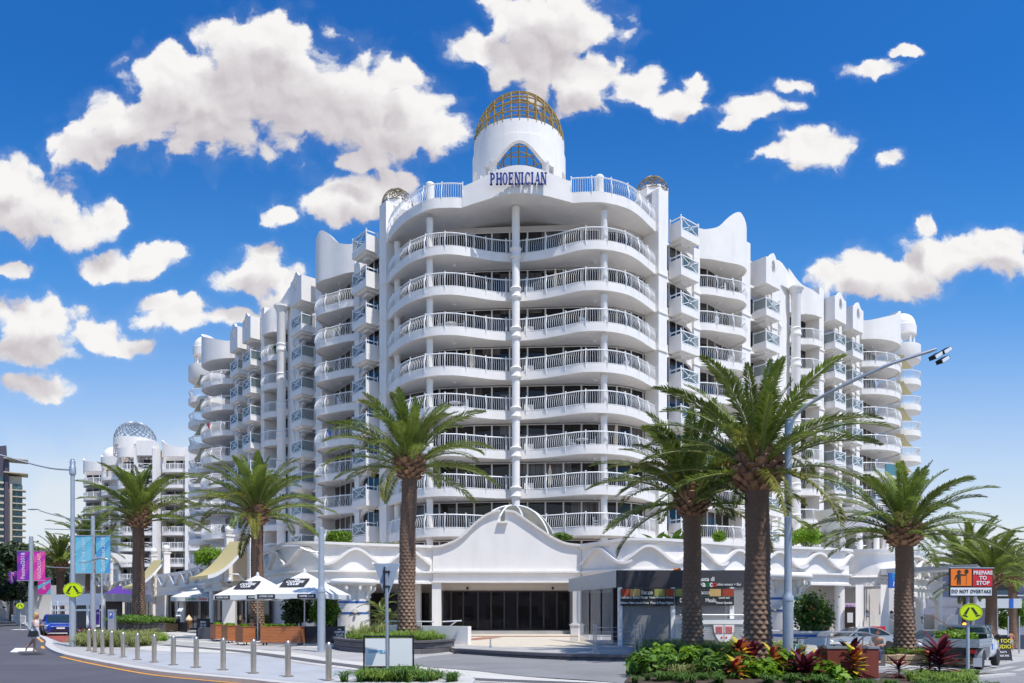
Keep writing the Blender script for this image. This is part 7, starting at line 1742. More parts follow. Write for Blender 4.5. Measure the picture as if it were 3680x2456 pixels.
q = P(3180, 0, 43); sedan(q.x-1.4, 43.5, R(190), 'car_silver', 'silver car mostly hidden left of the right palm trunk', z=gz(q.x, 43)+.1)
# utility truck with a tray of cuttings, seen from behind at the right
q = P(3440, 0, 30.5); t = thing('utility_truck', (q.x+.95, 31.6, gz(q.x+.9, 31)+.02), 'white utility truck with a metal tray full of green cuttings', 'truck', None, R(47))
W2 = .9
def low(w, zs, zt): return [(w*.92, zs), (w, zs+.14), (w, (zs+zt)/2), (w*.97, zt-.05), (w*.88, zt)]
section_body([(2.75, low(.72, .55, .95)), (2.65, low(.85, .42, 1.05)), (1.9, low(.90, .42, 1.16)), (1.25, low(.92, .42, 1.20)), (.25, low(.92, .42, 1.20))], 'body', 'car_white', t)
section_body([(1.45, [(.82, 1.16), (.80, 1.2), (.7, 1.22)]), (.95, [(.84, 1.2), (.70, 1.68), (.6, 1.70)]), (.32, [(.84, 1.2), (.70, 1.70), (.6, 1.72)]), (.24, [(.84, 1.2), (.72, 1.66), (.6, 1.68)])], 'cabin_glass', 'car_glass', t)
section_body([(.97, [(.70, 1.685), (.62, 1.72), (.5, 1.73)]), (.6, [(.71, 1.70), (.62, 1.76), (.5, 1.77)]), (.22, [(.72, 1.69), (.62, 1.74), (.5, 1.75)])], 'roof', 'car_white', t)
m_ = MB(); [m_.beam((x0_, s_*.8, 1.2), (x1_, s_*.7, 1.71), .08, .06) for s_ in (-1, 1) for x0_, x1_ in ((1.42, .95), (.28, .26))]; m_.build('pillar', 'car_white', t, local=True)
for s_ in (-1, 1):
    MB().sphere((1.05, s_*1.08, 1.28), .14, 8, 6, .5, 1, .9).build('mirror', 'black', t, local=True); MB().box(.35, 1.25, s_*.925-.004, s_*.925+.004, .6, 1.18).build('door', 'car_white', t, local=True, smooth=False)
    MB().box(.5, .75, s_*.935-.004, s_*.935+.004, .75, 1.0).build('door_sticker', 'plastic_blue', t, local=True, smooth=False)
tr = MB(); tr.box(-2.35, .1, -1.0, 1.0, .92, 1.0); tr.build('tray_floor', 'galv', t, local=True, smooth=False)
for (x0_, x1_, y0_, y1_) in ((-2.35, .1, -1.02, -.98), (-2.35, .1, .98, 1.02), (-2.38, -2.34, -1.02, 1.02)):
    for k in range(2): MB().box(x0_, x1_, y0_, y1_, 1.0+k*.135, 1.0+k*.135+.125).build('tray_side', 'galv', t, local=True, smooth=False)
hb = MB(); [hb.beam((.1, y, 1.0), (.1, y, 1.78), .05, .05) for y in (-.98, 0, .98)]; [hb.beam((.1, -.98, z), (.1, .98, z), .05, .05) for z in (1.78, 1.45)]; hb.build('head_board', 'galv', t, local=True, smooth=False)
MB().box(.09, .11, -.95, .95, 1.47, 1.76).build('mesh_screen', 'rail_glass', t, local=True, smooth=False)
ch = MB(); ch.box(-2.2, .4, -.4, .4, .55, .9); ch.box(-2.3, -2.2, -.7, .7, .5, .6); ch.box(-1.0, -.5, -.75, -.4, .45, .85); ch.build('chassis', 'black', t, local=True, smooth=False)
for s_ in (-1, 1): MB().box(-2.4, -2.36, s_*.75-.16, s_*.75+.16, .70, .84).build('tail_light', 'tail_red', t, local=True, smooth=False); m_ = MB(); m_.loft([(-1.35+.45*math.cos(R(a_)), s_*1.0) for a_ in range(0, 181, 20)], [(-1.35+.45*math.cos(R(a_)), s_*.72) for a_ in range(0, 181, 20)], lambda u: .38+.45*math.sin(math.pi*u), lambda u: .41+.45*math.sin(math.pi*u)); m_.build('mudguard', 'galv', t, local=True)
MB().box(-1.95, -1.93, .72, 1.02, .15, .5).build('mud_flap', 'sign_white', t, local=True, smooth=False); MB().box(-1.95, -1.93, -1.02, -.72, .15, .5).build('mud_flap', 'sign_white', t, local=True, smooth=False)
for x in (1.85, -1.35):
    for s_ in (-1, 1): wheel_at(t, x, s_*.82, .37, .25, 'galv')
MB().lathe([(.07, 0), (.07, .08), (.04, .12)], 10, .6, .1).tf(Matrix.Translation((0, 0, 1.76))).build('beacon', 'lamp_orange', t, local=True)
sv = thing('garden_cuttings', (q.x+.15, 30.75, gz(q.x, 31)+1.0), 'heap of leafy green cuttings lying in the truck tray', 'cuttings'); foliage('leaves', [(-.3, -.3, .28, .75, .55, .30), (.35, .35, .25, .6, .6, .28), (-.6, -.1, .3, .4, .4, .28), (.1, 0, .38, .5, .4, .22)], 3200, .09, 'leaf_bright', sv, 5, shell=.4)
m_ = MB().tube([(q.x+.7, 31.4, gz(q.x, 31)+1.35), (q.x-1.0, 30.6, gz(q.x, 31)+2.2)], .018, 5); lone(m_, 'rake_handle', 'timber', (0, 0, 0), 'long rake handle sticking up out of the truck tray', 'tool')
# white van beyond, white box truck at far left
q = P(3582, 0, 50); t = thing('parked_van', (q.x-.6, 52, gz(q.x, 52)+.02), 'white van parked behind the tattoo board', 'van', None, R(55))
section_body([(2.3, low(.80, .35, .9)), (2.1, low(.9, .3, 1.1)), (1.2, low(.92, .3, 1.25)), (.6, [(.85, .3), (.95, .5), (.95, 1.2), (.85, 1.85), (.7, 1.95)]), (-2.2, [(.85, .3), (.95, .5), (.95, 1.2), (.85, 1.85), (.7, 1.95)]), (-2.35, [(.8, .35), (.9, .5), (.9, 1.2), (.8, 1.8), (.65, 1.9)])], 'body', 'car_white', t)
MB().box(-2.385, -2.36, -.7, .7, 1.2, 1.7).build('rear_window', 'car_glass', t, local=True, smooth=False)
for s_ in (-1, 1): MB().box(-2.38, -2.34, s_*.86-.05, s_*.86+.05, .9, 1.4).build('tail_light', 'tail_red', t, local=True, smooth=False); wheel_at(t, 1.5, s_*.85, .34, .22); wheel_at(t, -1.5, s_*.85, .34, .22)
t = thing('delivery_truck', (-80.5, 113, gz(-80, 113)-.1), 'white box truck far down the road at the left edge', 'truck', None, R(-55))
MB().box(-4.5, .6, -1.15, 1.15, .9, 3.3).build('cargo_box', 'car_white', t, local=True, smooth=False)
section_body([(2.35, low(.95, .5, 1.3)), (2.2, low(1.0, .45, 1.4)), (1.75, [(.95, .5), (1.0, .9), (1.0, 1.5), (.9, 2.15), (.8, 2.25)]), (.75, [(.95, .5), (1.0, .9), (1.0, 1.5), (.95, 2.2), (.85, 2.3)])], 'cab', 'car_white', t)
b_ = MB().add([(2.28, -.85, 1.42), (2.28, .85, 1.42), (1.86, .78, 2.1), (1.86, -.78, 2.1)], [(0, 1, 2, 3)]); b_.build('windscreen', 'car_glass', t, local=True, smooth=False); MB().box(2.36, 2.4, -.7, .7, .7, 1.0).build('grille', 'black', t, local=True, smooth=False)
for x in (1.4, -3.0):
    for s_ in (-1, 1): wheel_at(t, x, s_*.95, .42, .28)

# ------------------------------------------------------------------ second apartment block at the left
b2 = thing('apartment_building', (-64, 140, 0), 'smaller matching white apartment block far left with grey lattice dome', 'building')
F2, S2 = 7.9, 2.9
def far_rail(mb, pts, z, cross=False):
    r = resample(pts, .5); mb.tube([(p[0], p[1], z+1.0) for p in r], .05, 4); mb.tube([(p[0], p[1], z+.12) for p in r], .04, 4)
    if cross:
        q = resample(pts, 2.4)
        for a, b in zip(q, q[1:]): mb.beam((a[0], a[1], z+.12), (b[0], b[1], z+1), .06, .06); mb.beam((a[0], a[1], z+1), (b[0], b[1], z+.12), .06, .06); mb.beam((a[0], a[1], z), (a[0], a[1], z+1.05), .08, .08)
    else:
        for p in resample(pts, .28): mb.beam((p[0], p[1], z+.1), (p[0], p[1], z+1), .06, .06)
        for p in resample(pts, 1.8): mb.beam((p[0], p[1], z-.1), (p[0], p[1], z+1.08), .10, .10)
def fbay(pts, glass, par=None, cross=False, ks=range(0, 9), wid=1.5, solid_top=True, balc=True, fl=F2):
    G = resample(glass, .001+sum(math.dist(a, b) for a, b in zip(glass, glass[1:]))/(len(pts)-1))
    while len(G) < len(pts): G.append(G[-1])
    s = MB().loft(pts, G[:len(pts)], fl-.45, fl+.08).build('balcony', 'white', b2, smooth=not cross)
    m_ = MB(); far_rail(m_, offset(pts, .05), fl+.08, cross); m_.build('railing', 'rail_white', s, smooth=False); levels_of(s, b2, ks); 
    if 1 not in ks: bpy.data.objects.remove(s.children[0]); bpy.data.objects.remove(s)
    for f, g_ in pane_strip(offset(glass, -.06), fl+.05, fl+2.3, wid):
        w = f.build('window', 'frame_alu', b2, smooth=False); g_.build('pane', 'window_glass', w, smooth=False); levels_of(w, b2, ks)
    if par: MB().wall(pts, .25, fl+S2*8-.5, par, -.05).build('wavy_parapet', 'white', b2)
zt2 = F2+S2*8
fbay(crom([(-88.6,152.5),(-87.2,150.4),(-84.4,149.3),(-81.4,149.8)], 5), [(-88.2,153),(-81.2,152.3)], par=lambda u: zt2+1.8*(1-u)**1.5+.9)
fbay(crom([(-81.4,146.9),(-80.7,144.8),(-78.8,143.4),(-74.6,142.8)], 5), [(-81.2,147.6),(-74.4,146.2)], par=lambda u: zt2+1.6+.5*math.cos(u*5))
fbay(crom([(-74.0,139.4),(-73.2,136.9),(-71.3,135.8),(-69.2,136.2)], 5), [(-73.8,140),(-69.2,139.2)], par=lambda u: zt2+1.3)
fbay([(-68.7,135.4),(-65.9,135.4)], [(-68.7,137.6),(-65.9,137.6)], cross=True)
fbay(crom([(-65.1,137.4),(-64.4,135.9),(-62.3,135.4),(-59.8,135.7)], 5), [(-65,138.6),(-59.8,138.3)], par=lambda u: zt2+2.6-1.6*u**1.3+.3*math.sin(u*7))
fbay([(-59.0,134.6),(-55.2,134.6)], [(-59,137),(-55.2,137)], cross=True)
fbay([(-54.5,134.4),(-50.2,134.4)], [(-54.5,137),(-50.2,137)], cross=True)
MB().prism([(-88.6,153.2),(-81.3,152.5),(-81.1,147.8),(-74.1,140.4),(-69,139.6),(-65,139),(-50,138.4),(-48,150),(-60,170),(-89,170)], 0, zt2+.4).build('core_wall', 'recess_wall', b2, smooth=False)
for x0, x1, y in ((-69.25, -68.75, 135.0), (-65.85, -65.1, 135.0), (-59.8, -59.05, 134.8), (-55.2, -54.5, 134.5), (-81.7, -81.2, 146.8), (-74.3, -73.8, 139)):
    MB().box(x0, x1, y, y+4, 3, zt2+.9).build('pier', 'white', b2, smooth=False)
MB().box(-68.8, -65.8, 135.0, 137.5, zt2-.4, zt2+2.3).build('gable_box', 'white', b2, smooth=False)
m_ = MB(); drum(m_, -71.8, 140.6, 3.75, .35, zt2+.5, zt2+3.6, lambda a: zt2+.6 if (abs(a) % .8) > .38 else None, lambda a: zt2+2.2, n=80); d2 = m_.build('drum_tower', 'white', b2, ang=25)
mat('lattice_grey', (0.33, 0.36, 0.40), .45, metal=.3)
m_ = MB(); lattice(m_, -71.8, 140.6, zt2+3.5, 3.65, 18, .07, 'diag', .98, n=12); m_.build('dome_lattice', 'lattice_grey', d2)
m_ = MB(); m_.lathe([(2.2, zt2), (2.2, zt2+3.2)]+[(2.2*math.cos(R(10*i)), zt2+3.2+2.2*math.sin(R(10*i))) for i in range(1, 10)], 20, -83, 154); m_.build('turret', 'white', b2)
# ------------------------------------------------------------------ beige and dark glass tower beyond it
mat('tower_beige', (0.52, 0.46, 0.36), .8, var=.05); mat('tower_dark', (0.07, 0.06, 0.09), .5); winmat('tower_glass', (0.04, 0.10, 0.11), (0.12, 0.18, 0.18), .5)
tb = thing('tower', (-230, 346, 0), 'tall beige and teal glass apartment tower cut off at the left edge', 'building', None, R(33.6))
def tp_(x0, x1, y0, y1, z0, z1, n_, m_, par=tb): return MB().box(x0, x1, y0, y1, z0, z1).build(n_, m_, par, smooth=False, local=True)
tp_(-26, -5, 0, 20, 0, 74, 'wall', 'tower_dark'); tp_(-5, 0, .5, 18, 0, 66, 'wall', 'tower_beige'); tp_(-4.6, -3.7, -1.8, .5, 0, 62, 'fin_wall', 'tower_beige'); tp_(-6.6, -5.2, -1, 0, 0, 72, 'fin_wall', 'tower_dark')
MB().add([(-26, 0, 74), (-6, 0, 74), (-6, 18, 74), (-26, 18, 74), (-26, 0, 75), (-6, 0, 80), (-6, 18, 80), (-26, 18, 75)], [(0,3,2,1),(4,5,6,7),(0,1,5,4),(1,2,6,5),(2,3,7,6),(3,0,4,7)]).build('roof_fin', 'tower_dark', tb, smooth=False, local=True)
for k in range(20):
    z = 3+k*3.1
    o = tp_(-26, -7, -1.6, 0, z, z+.9, 'balcony', 'tower_beige'); tp_(-25.8, -7.2, -.5, -.3, z+.9, z+3.1, 'window', 'tower_glass', o)
    if z < 60: o = tp_(-3.6, 1.6, -1.8, 4, z+.4, z+.8, 'balcony', 'tower_beige'); tp_(-3.5, -.1, -.3, .4, z+.8, z+3.5, 'window', 'tower_glass', o); tp_(0, .25, .6, 12, z+1.2, z+3.3, 'window', 'tower_glass', o)
for z in (73.5, 67): tp_(-7, 2.5, -3, 8, z, z+.4, 'roof_blade', 'tower_beige')
# ------------------------------------------------------------------ white pavilion, low shops and fences on the left street
pv = thing('cafe_pavilion', (-40, 66, .2), 'flat-roofed white steel cafe pavilion behind the blue sedan', 'pavilion')
a, b = P(137, 2140, 66), P(345, 2140, 62)
MB().prism([(a.x, 68), (b.x, 63), (b.x+1.5, 69), (a.x+1.5, 74)], a.z-.55, a.z+.1).build('roof', 'white_clean', pv, smooth=False)
for u in (0, .14, .45, .72, 1): x, y = a.x+(b.x-a.x)*u, 68-5*u; MB().box(x-.12, x+.12, y, y+.24, .2, a.z-.5).build('post', 'white_clean', pv, smooth=False)
m_ = MB(); m_.beam((a.x, 68, 2.0), (b.x, 63, 2.0), .1, .16); m_.beam((a.x, 68, 2.6), (b.x, 63, 2.6), .05, .35); m_.build('cross_beam', 'white_clean', pv, smooth=False)
MB().prism([(a.x+.5, 71), (b.x, 66), (b.x, 66.2), (a.x+.5, 71.2)], .2, 3.0).build('back_wall', 'brown_dark', pv, smooth=False)
sh = thing('street_building', (-50, 100, .4), 'low white shop building with little rooftop columns behind the left palms', 'building')
c = P(280, 0, 100); MB().prism([(-70, 104), (-52, 98), (-48, 104), (-66, 112)], .3, 5.6).build('wall', 'white', sh, smooth=False)
MB().prism([(-60, 100.8), (-53.5, 98.4), (-52, 102), (-58.5, 105)], 8.8, 9.8).build('pergola_roof', 'white', sh, smooth=False)
for i in range(5): x, y = -59.5+i*1.45, 101-i*.55; MB().lathe([(.25, 5.5), (.25, 8.9)], 10, x, y).build('column', 'white', sh)
MB().lathe([(2.2, 5.4), (2.2, 6.8), (2.4, 7)], 20, -56, 97.5).build('round_planter', 'white', sh)
fe = thing('picket_fence', (-68, 104, .5), 'white picket fence panels at the kerb far down the left street', 'fence')
q0, q1 = P(42, 0, 112), P(92, 0, 96); m_ = MB()
for i in range(26): u = i/25; x, y = q0.x+(q1.x-q0.x)*u, 112-16*u; o = MB().box(x-.04, x+.04, y, y+.04, gz(x, y)+.1, gz(x, y)+1.0).build('picket', 'white_clean', fe, smooth=False)
m_.beam((q0.x, 112, 1.4), (q1.x, 96, 1.3), .05, .06); m_.beam((q0.x, 112, .7), (q1.x, 96, .6), .05, .06); m_.build('fence_rail', 'white_clean', fe, smooth=False)
for i in range(3):
    Xx = -27+i*4.3; t = thing('shop_terrace_screen', (Xx, 60-i*3.6, .1), ['dark low cafe screen left of the gelato shop', 'dark low cafe screen in front of the gelato shop', 'dark low cafe screen between gelato shop and umbrellas'][i], 'screen', None, R(-48))
    MB().box(-1.6, 1.6, -.03, .03, .05, .9).build('screen_cloth', 'print_black', t, local=True, smooth=False)
# other side of the street, far left low buildings
ls = thing('street_building', (-95, 120, .4), 'long low pale building in the shade of the trees at the left edge', 'building')
MB().box(-125, -84, 118, 130, .3, 6).build('wall', 'recess_wall', ls, smooth=False)
for i in range(9): o = MB().box(-121+i*4.0, -118.6+i*4.0, 117.9, 118, 1.4, 4.2).build('window', 'car_glass', ls, smooth=False)
# ------------------------------------------------------------------ right-hand background
mat('roof_pale', (0.55, 0.58, 0.60), .6, var=.04); mat('clad_blue', (0.24, 0.25, 0.33), .6, var=.04); mat('teal_glass', (0.10, 0.22, 0.24), .12)
hb_ = thing('hotel_building', (75, 100, -1.5), 'low modern building with pale roof, teal glass band and dark windows at the right edge', 'building')
a = P(3290, 1930, 95); b = P(3680, 2080, 95)
MB().box(b.x-13, b.x+30, 95, 120, P(0, 2168, 95).z, P(0, 2098, 95).z).build('window_band', 'car_glass', hb_, smooth=False)
MB().box(b.x-16, b.x+30, 93, 121, P(0, 2098, 95).z, P(0, 2084, 95).z).build('roof_edge', 'roof_pale', hb_, smooth=False)
MB().box(b.x-13.2, b.x+30, 94.4, 94.8, P(0, 2140, 94).z, P(0, 2122, 94).z).build('glass_balustrade', 'teal_glass', hb_, smooth=False)
MB().box(b.x-15, b.x+30, 93.5, 95.5, P(0, 2143, 94).z, P(0, 2139, 94).z).build('floor_edge', 'roof_pale', hb_, smooth=False)
for x in (b.x-7.2, b.x-.5): MB().box(x-.9, x+.9, 94, 96, -2, P(0, 2090, 95).z).build('pier', 'clad_blue', hb_, smooth=False)
for i in range(4): MB().box(b.x-5.5+i*7, b.x-5.4+i*7, 94.9, 95.1, P(0, 2120, 95).z, P(0, 2098, 95).z).build('mullion', 'black', hb_, smooth=False)
rf = thing('roofed_hall', (60, 90, -1.5), 'large pale pitched roof behind the right palms', 'building')
z1_, z0_ = P(0, 1938, 88).z, P(0, 1998, 88).z; xa, xb = P(3260, 0, 88).x, P(3560, 0, 88).x
MB().add([(xa, 88, z0_+.6), (xb+3, 88, z0_-1.2), (xb+2, 104, z0_+1), (xa, 104, z1_+3.5), (xa, 88, z0_), (xb+3, 88, z0_-1.5)], [(0, 1, 2, 3), (4, 5, 1, 0)]).build('roof', 'roof_pale', rf, smooth=False)
MB().box(xa, xb, 89.5, 103, -2, z0_-1.0).build('wall', 'clad_blue', rf, smooth=False)
bh = thing('shop_canopy', (44, 66, -1.4), 'long pale blue and navy shop fascia behind the right palm trunks', 'building')
a, b = P(3470, 2150, 66), P(3672, 2170, 66)
MB().box(a.x, b.x, 66, 72, P(0, 2186, 66).z, P(0, 2152, 66).z).build('fascia', 'roof_pale', bh, smooth=False)
MB().box(P(3627, 0, 66).x, P(3641, 0, 66).x, 65.95, 66.0, P(0, 2186, 66).z, P(0, 2152, 66).z).build('navy_panel', 'plastic_blue', bh, smooth=False)
MB().box(a.x-4, P(3565, 0, 66).x, 66.8, 72, -1.8, P(0, 2186, 66).z).build('wall', 'clad_blue', bh, smooth=False)
MB().box(P(3586, 0, 66).x, P(3592, 0, 66).x, 66.2, 66.5, -2, P(0, 2186, 66).z).build('post', 'galv', bh, smooth=False)
nh = thing('construction_hoarding', (56, 80, -2.3), 'dark navy hoarding across the lawn at the right edge', 'fence')
MB().box(46, 64, 79, 79.2, -2.4, -.6).build('panel', 'cloth_navy', nh, smooth=False)
for px, Z in ((3623, 62), (3663, 60)): pole('thin_pole', px, Z, 3.0, .06, .05, 'thin grey parking sign post %s the man in shorts' % ('left of' if px < 3640 else 'right of'), 'pole')
# blue hanging sign
q = P(3198, 2062, 47.5); t = thing('hanging_sign', (q.x, 47.5, q.z), 'blue vertical hanging sign cut by the right palm trunk', 'sign', None, R(8))
MB().box(-.05, 1.3, 0, .12, -.92, .05).build('panel', 'plastic_blue', t, local=True, smooth=False); textpart(t, 'Pho', .62, (.62, -.02, -.22), 'text_blue', bold=.02); textpart(t, 'Juices', .34, (.6, -.02, -.62), 'text_white', bold=.006)
for px, py, Z, lb in ((3118, 2208, 49.2, 'left'), (3204, 2212, 48.9, 'middle'), (3316, 2230, 52, 'right')):
    q = P(px, py, Z); t = thing('wall_lantern', tuple(q), f'{lb} black wall lantern on the white pillars of the right arcade', 'lantern', 'black wall lanterns of the arcade')
    m_ = MB(); m_.lathe([(.03, .32), (.12, .2), (.15, .12), (.02, .12)], 6); m_.lathe([(.08, -.2), (.10, -.16), (.02, -.16)], 6); [m_.tube([(.11*math.cos(i*math.pi/3), .11*math.sin(i*math.pi/3), .12), (.08*math.cos(i*math.pi/3), .08*math.sin(i*math.pi/3), -.18)], .012, 4) for i in range(6)]; m_.beam((0, 0, .25), (0, .25, .25), .04, .04); m_.build('cage', 'black', t, local=True, smooth=False)
    MB().lathe([(.07, -.16), (.10, .11)], 6).build('lamp_glass', 'lamp_clear', t, local=True, smooth=False)
t = thing('shop_notice', tuple(P(3053, 2182, 52.2)), 'pale lilac shop notice above a door under the right arcade', 'sign'); mat('lilac', (.62, .48, .62), .7); MB().box(-.6, .6, -.03, 0, -.28, .28).build('panel', 'lilac', t, local=True, smooth=False); textpart(t, 'Bibi', .4, (0, -.04, .0), 'banner_purple')
dd_ = P(3053, 0, 52.2); t = thing('shop_door', (dd_.x, 52.15, .05), 'brown shop door with a paper notice under the lilac sign', 'door'); MB().box(-.45, .5, -.02, .0, 0, 2.1).build('door_leaf', 'brown_dark', t, local=True, smooth=False); MB().box(-.2, .2, -.04, -.02, 1.0, 1.7).build('paper_notice', 'sign_white', t, local=True, smooth=False)
q = P(3155, 2290, 45); t = thing('red_sign', (q.x, 45, gz(q.x, 45)+.5), 'red and white board standing between the arcade pillars', 'sign'); MB().box(-.45, .45, -.03, 0, 0, 1.1).build('board', 'sign_red', t, local=True, smooth=False); [textpart(t, s_, .17, (0, -.04, .9-.22*i), 'text_white') for i, s_ in enumerate(('ALL', 'PIZZA', 'PASTA'))]
# ------------------------------------------------------------------ furniture on the balconies
def chair_tree(name, label, group, m='rail_white'):
    t = thing(name, (0, 0, -50), label, 'chair', group)
    MB().box(-.22, .22, -.22, .22, .40, .44).build('seat', m, t, local=True, smooth=False); b_ = MB(); [b_.box(x-.025, x+.025, .2, .235, .44, .88) for x in (-.2, -.1, 0, .1, .2)]; b_.box(-.23, .23, .2, .24, .84, .9); b_.build('backrest', m, t, local=True, smooth=False)
    for sx in (-1, 1):
        for sy in (-1, 1): MB().box(sx*.2-.018, sx*.2+.018, sy*.2-.018, sy*.2+.018, 0, .4).build('leg', m, t, local=True, smooth=False)
        MB().box(sx*.24-.02, sx*.24+.02, -.2, .2, .62, .65).build('armrest', m, t, local=True, smooth=False)
    return t
ch0 = chair_tree('balcony_chair', '', 'white balcony chairs'); tb0 = thing('balcony_table', (0, 0, -50), '', 'table', 'round balcony tables')
MB().lathe([(.45, .70), (.45, .73)], 20).build('tabletop', 'rail_white', tb0, local=True); MB().lathe([(.03, 0), (.03, .7)], 8).build('leg', 'galv', tb0, local=True)
used = {}
def put(o, X, Y, k, rz, label, z=None):
    c = o if o.name not in used else copytree(o); used[o.name] = 1; c.location = (X, Y, floor_z(k)+.003 if z is None else z); c.rotation_euler = (0, 0, rz); c['label'] = label; return c
NM = {1: 'lowest', 2: 'second', 3: 'third', 4: 'fourth', 5: 'fifth', 6: 'sixth', 7: 'seventh', 8: 'topmost'}
for (k, X, Y) in ((6, -4.5, 54.3), (4, -4.2, 54.3), (1, 6.9, 53.7), (2, -4.9, 54.4), (3, 5.1, 53.5), (1, -2.2, 54.9)):
    sd = 'left' if X < 0 else 'right'
    if -3 < X < 0 and k == 1: lb3 = 'behind the entrance gable'
    else: lb3 = f'{sd} of the centre column'
    put(tb0, X, Y, k, 0, f'round white table on the {NM[k]} balcony {lb3}')
    put(ch0, X-.75, Y+.05, k, R(95), f'white chair left of the table on the {NM[k]} balcony {lb3}'); put(ch0, X+.75, Y+.05, k, R(-95), f'white chair right of the table on the {NM[k]} balcony {lb3}')
put(ch0, 5.2, 53.4, 6, R(30), 'single white chair on the sixth balcony right of the centre column'); put(ch0, 8.3, 54.1, 5, R(-30), 'single white chair on the fifth balcony near the right end')
for k in range(2, 8):
    t = thing('air_conditioner', (1.25, 54.75, floor_z(k)+.003), f'white air conditioning unit behind the rail of the {NM[k]} balcony right of the centre column', 'air conditioner', 'white air conditioners beside the centre column') if k == 2 else None
    if t: MB().box(-.35, .35, -.15, .15, .05, .65).build('casing', 'white_clean', t, local=True, smooth=False); MB().box(-.28, .12, -.16, -.15, .12, .58).build('grille', 'frame_alu', t, local=True, smooth=False); ac = t
    else: c = copytree(ac); c.location = (1.25, 54.75, floor_z(k)+.003); c['label'] = f'white air conditioning unit behind the rail of the {NM[k]} balcony right of the centre column'
def wing_pt(m, t, o):
    (ox, oy), a = (OR_, ANG_R) if m > 0 else (OL_, ANG_L); x, y = m*t, -o; return ox+x*math.cos(a)-y*math.sin(a), oy+x*math.sin(a)+y*math.cos(a)
PP = thing('potted_plant', (0, 0, -50), '', 'plant', 'potted plants on the balconies'); MB().lathe([(.14, 0), (.2, .35), (.17, .35)], 12).build('pot', 'stone_tan', PP, local=True); foliage('leaves', [(0, 0, .75, .32, .32, .38), (.1, 0, .5, .25, .25, .2)], 420, .09, 'leaf_mid', PP, 3)
for (m, t_, o_, k) in ((1, 8.0, .4, 8), (1, 7.2, .2, 7), (1, 8.8, .5, 6), (-1, 8.0, .4, 7), (-1, 7.4, .3, 5), (-1, 8.6, .4, 3), (1, 36.5, 1.0, 8), (1, 36.8, 1.0, 6), (-1, 36.0, .9, 4), (1, 26.7, .1, 5), (-1, 14.5, 0, 5)):
    X_, Y_ = wing_pt(m, t_, o_); sd = 'right' if m > 0 else 'left'; wh = 'nearest curved balcony' if t_ < 12 else ('far end curved balcony' if t_ > 30 else 'box balcony')
    put(ch0, X_, Y_, k, R(40*m+k*25), f'white chair on the {NM[k]} {wh} of the {sd} wing')
for (m, t_, o_, k) in ((-1, 22.6, -.3, 8), (-1, 27.0, -.6, 8), (1, 9.6, .5, 8), (-1, 9.4, .3, 6), (1, 23.4, -.3, 4), (-1, 35.5, .5, 2), (1, 35.0, .6, 5), (-1, 22.6, -.3, 3)):
    X_, Y_ = wing_pt(m, t_, o_); sd = 'right' if m > 0 else 'left'; wh = 'nearest curved balcony' if t_ < 12 else ('far end curved balcony' if t_ > 30 else ('narrow curved balcony' if t_ < 25 else 'box balcony'))
    put(PP, X_, Y_, k, k, f'green potted plant on the {NM[k]} {wh} of the {sd} wing')
for (m, t_, o_, k, c_, nm) in ((-1, 7.8, 1.08, 4, 'plastic_blue', 'blue'), (1, 9.0, 1.52, 5, 'sign_white', 'white'), (-1, 35.8, 1.98, 6, 'sign_red', 'red')):
    X_, Y_ = wing_pt(m, t_, o_+.12); a = (ANG_R if m > 0 else ANG_L); lone(MB().box(-.35, .35, -.03, .03, -.62, .05), 'towel', c_, (X_, Y_, floor_z(k)+1.02), f'{nm} towel over the rail of a curved balcony in the {"right" if m > 0 else "left"} wing', 'towel', rz=a)
for k, x_ in ((7, 3.2), (5, -3.0), (3, 7.6), (2, 2.8)):
    lone(MB().tube([(0, 0, 0), (0, 0, 1.9)], .03, 6).lathe([(.09, .45), (.16, .6), (.13, 1.4), (.03, 1.95)], 9), 'folded_parasol', 'cream', (x_, 54.35 if abs(x_) < 5 else 53.9, floor_z(k)+.003), f'folded cream parasol standing on the {NM[k]} balcony {"left" if x_ < 0 else "right"} of the centre column', 'parasol', 'folded parasols on the balconies')
dg_ = thing('drain_grate', (-20.6, 31.6, .02), 'slotted steel drain grate in the path by the first bollards', 'drain', None, R(-50))
for i in range(12): MB().box(-.9+i*.16, -.82+i*.16, -.4, .4, 0, .012).build('bar', 'paving_dark', dg_, local=True, smooth=False)
tw_ = MB(); q = P(3188, 1680, 77.2); tw_.box(-.9, .9, -.05, .05, -1.0, .12); lone(tw_, 'towel', 'teal_glass', (q.x, 76.3, q.z), 'teal towel hung over a railing of the far right curved balconies', 'towel', rz=R(25))

# ------------------------------------------------------------------ people
def skin_body(joints, bones, m, name, parent, sub=2):
    """one continuous surface grown over a skeleton: joints {name: (x,y,z,r)}"""
    me = bpy.data.meshes.new(name); ks = list(joints); ix = {k: i for i, k in enumerate(ks)}
    me.from_pydata([joints[k][:3] for k in ks], [(ix[a], ix[b]) for a, b in bones], []); me.update()
    o = bpy.data.objects.new(name, me); COL.objects.link(o); md = o.modifiers.new('skin', 'SKIN')
    for i, k in enumerate(ks):
        sv_ = me.skin_vertices[0].data[i]; r_ = joints[k][3]; sv_.radius = r_ if isinstance(r_, tuple) else (r_, r_)
    me.skin_vertices[0].data[0].use_root = True
    s2 = o.modifiers.new('sub', 'SUBSURF'); s2.levels = sub; s2.render_levels = sub
    dg = bpy.context.evaluated_depsgraph_get(); em = bpy.data.meshes.new_from_object(o.evaluated_get(dg)); bpy.data.objects.remove(o)
    em.polygons.foreach_set('use_smooth', [True]*len(em.polygons)); em.materials.clear(); em.materials.append(MATS[m])
    o = bpy.data.objects.new(name, em); COL.objects.link(o); o.parent = parent; WM[o.name] = WM[parent.name]; return o
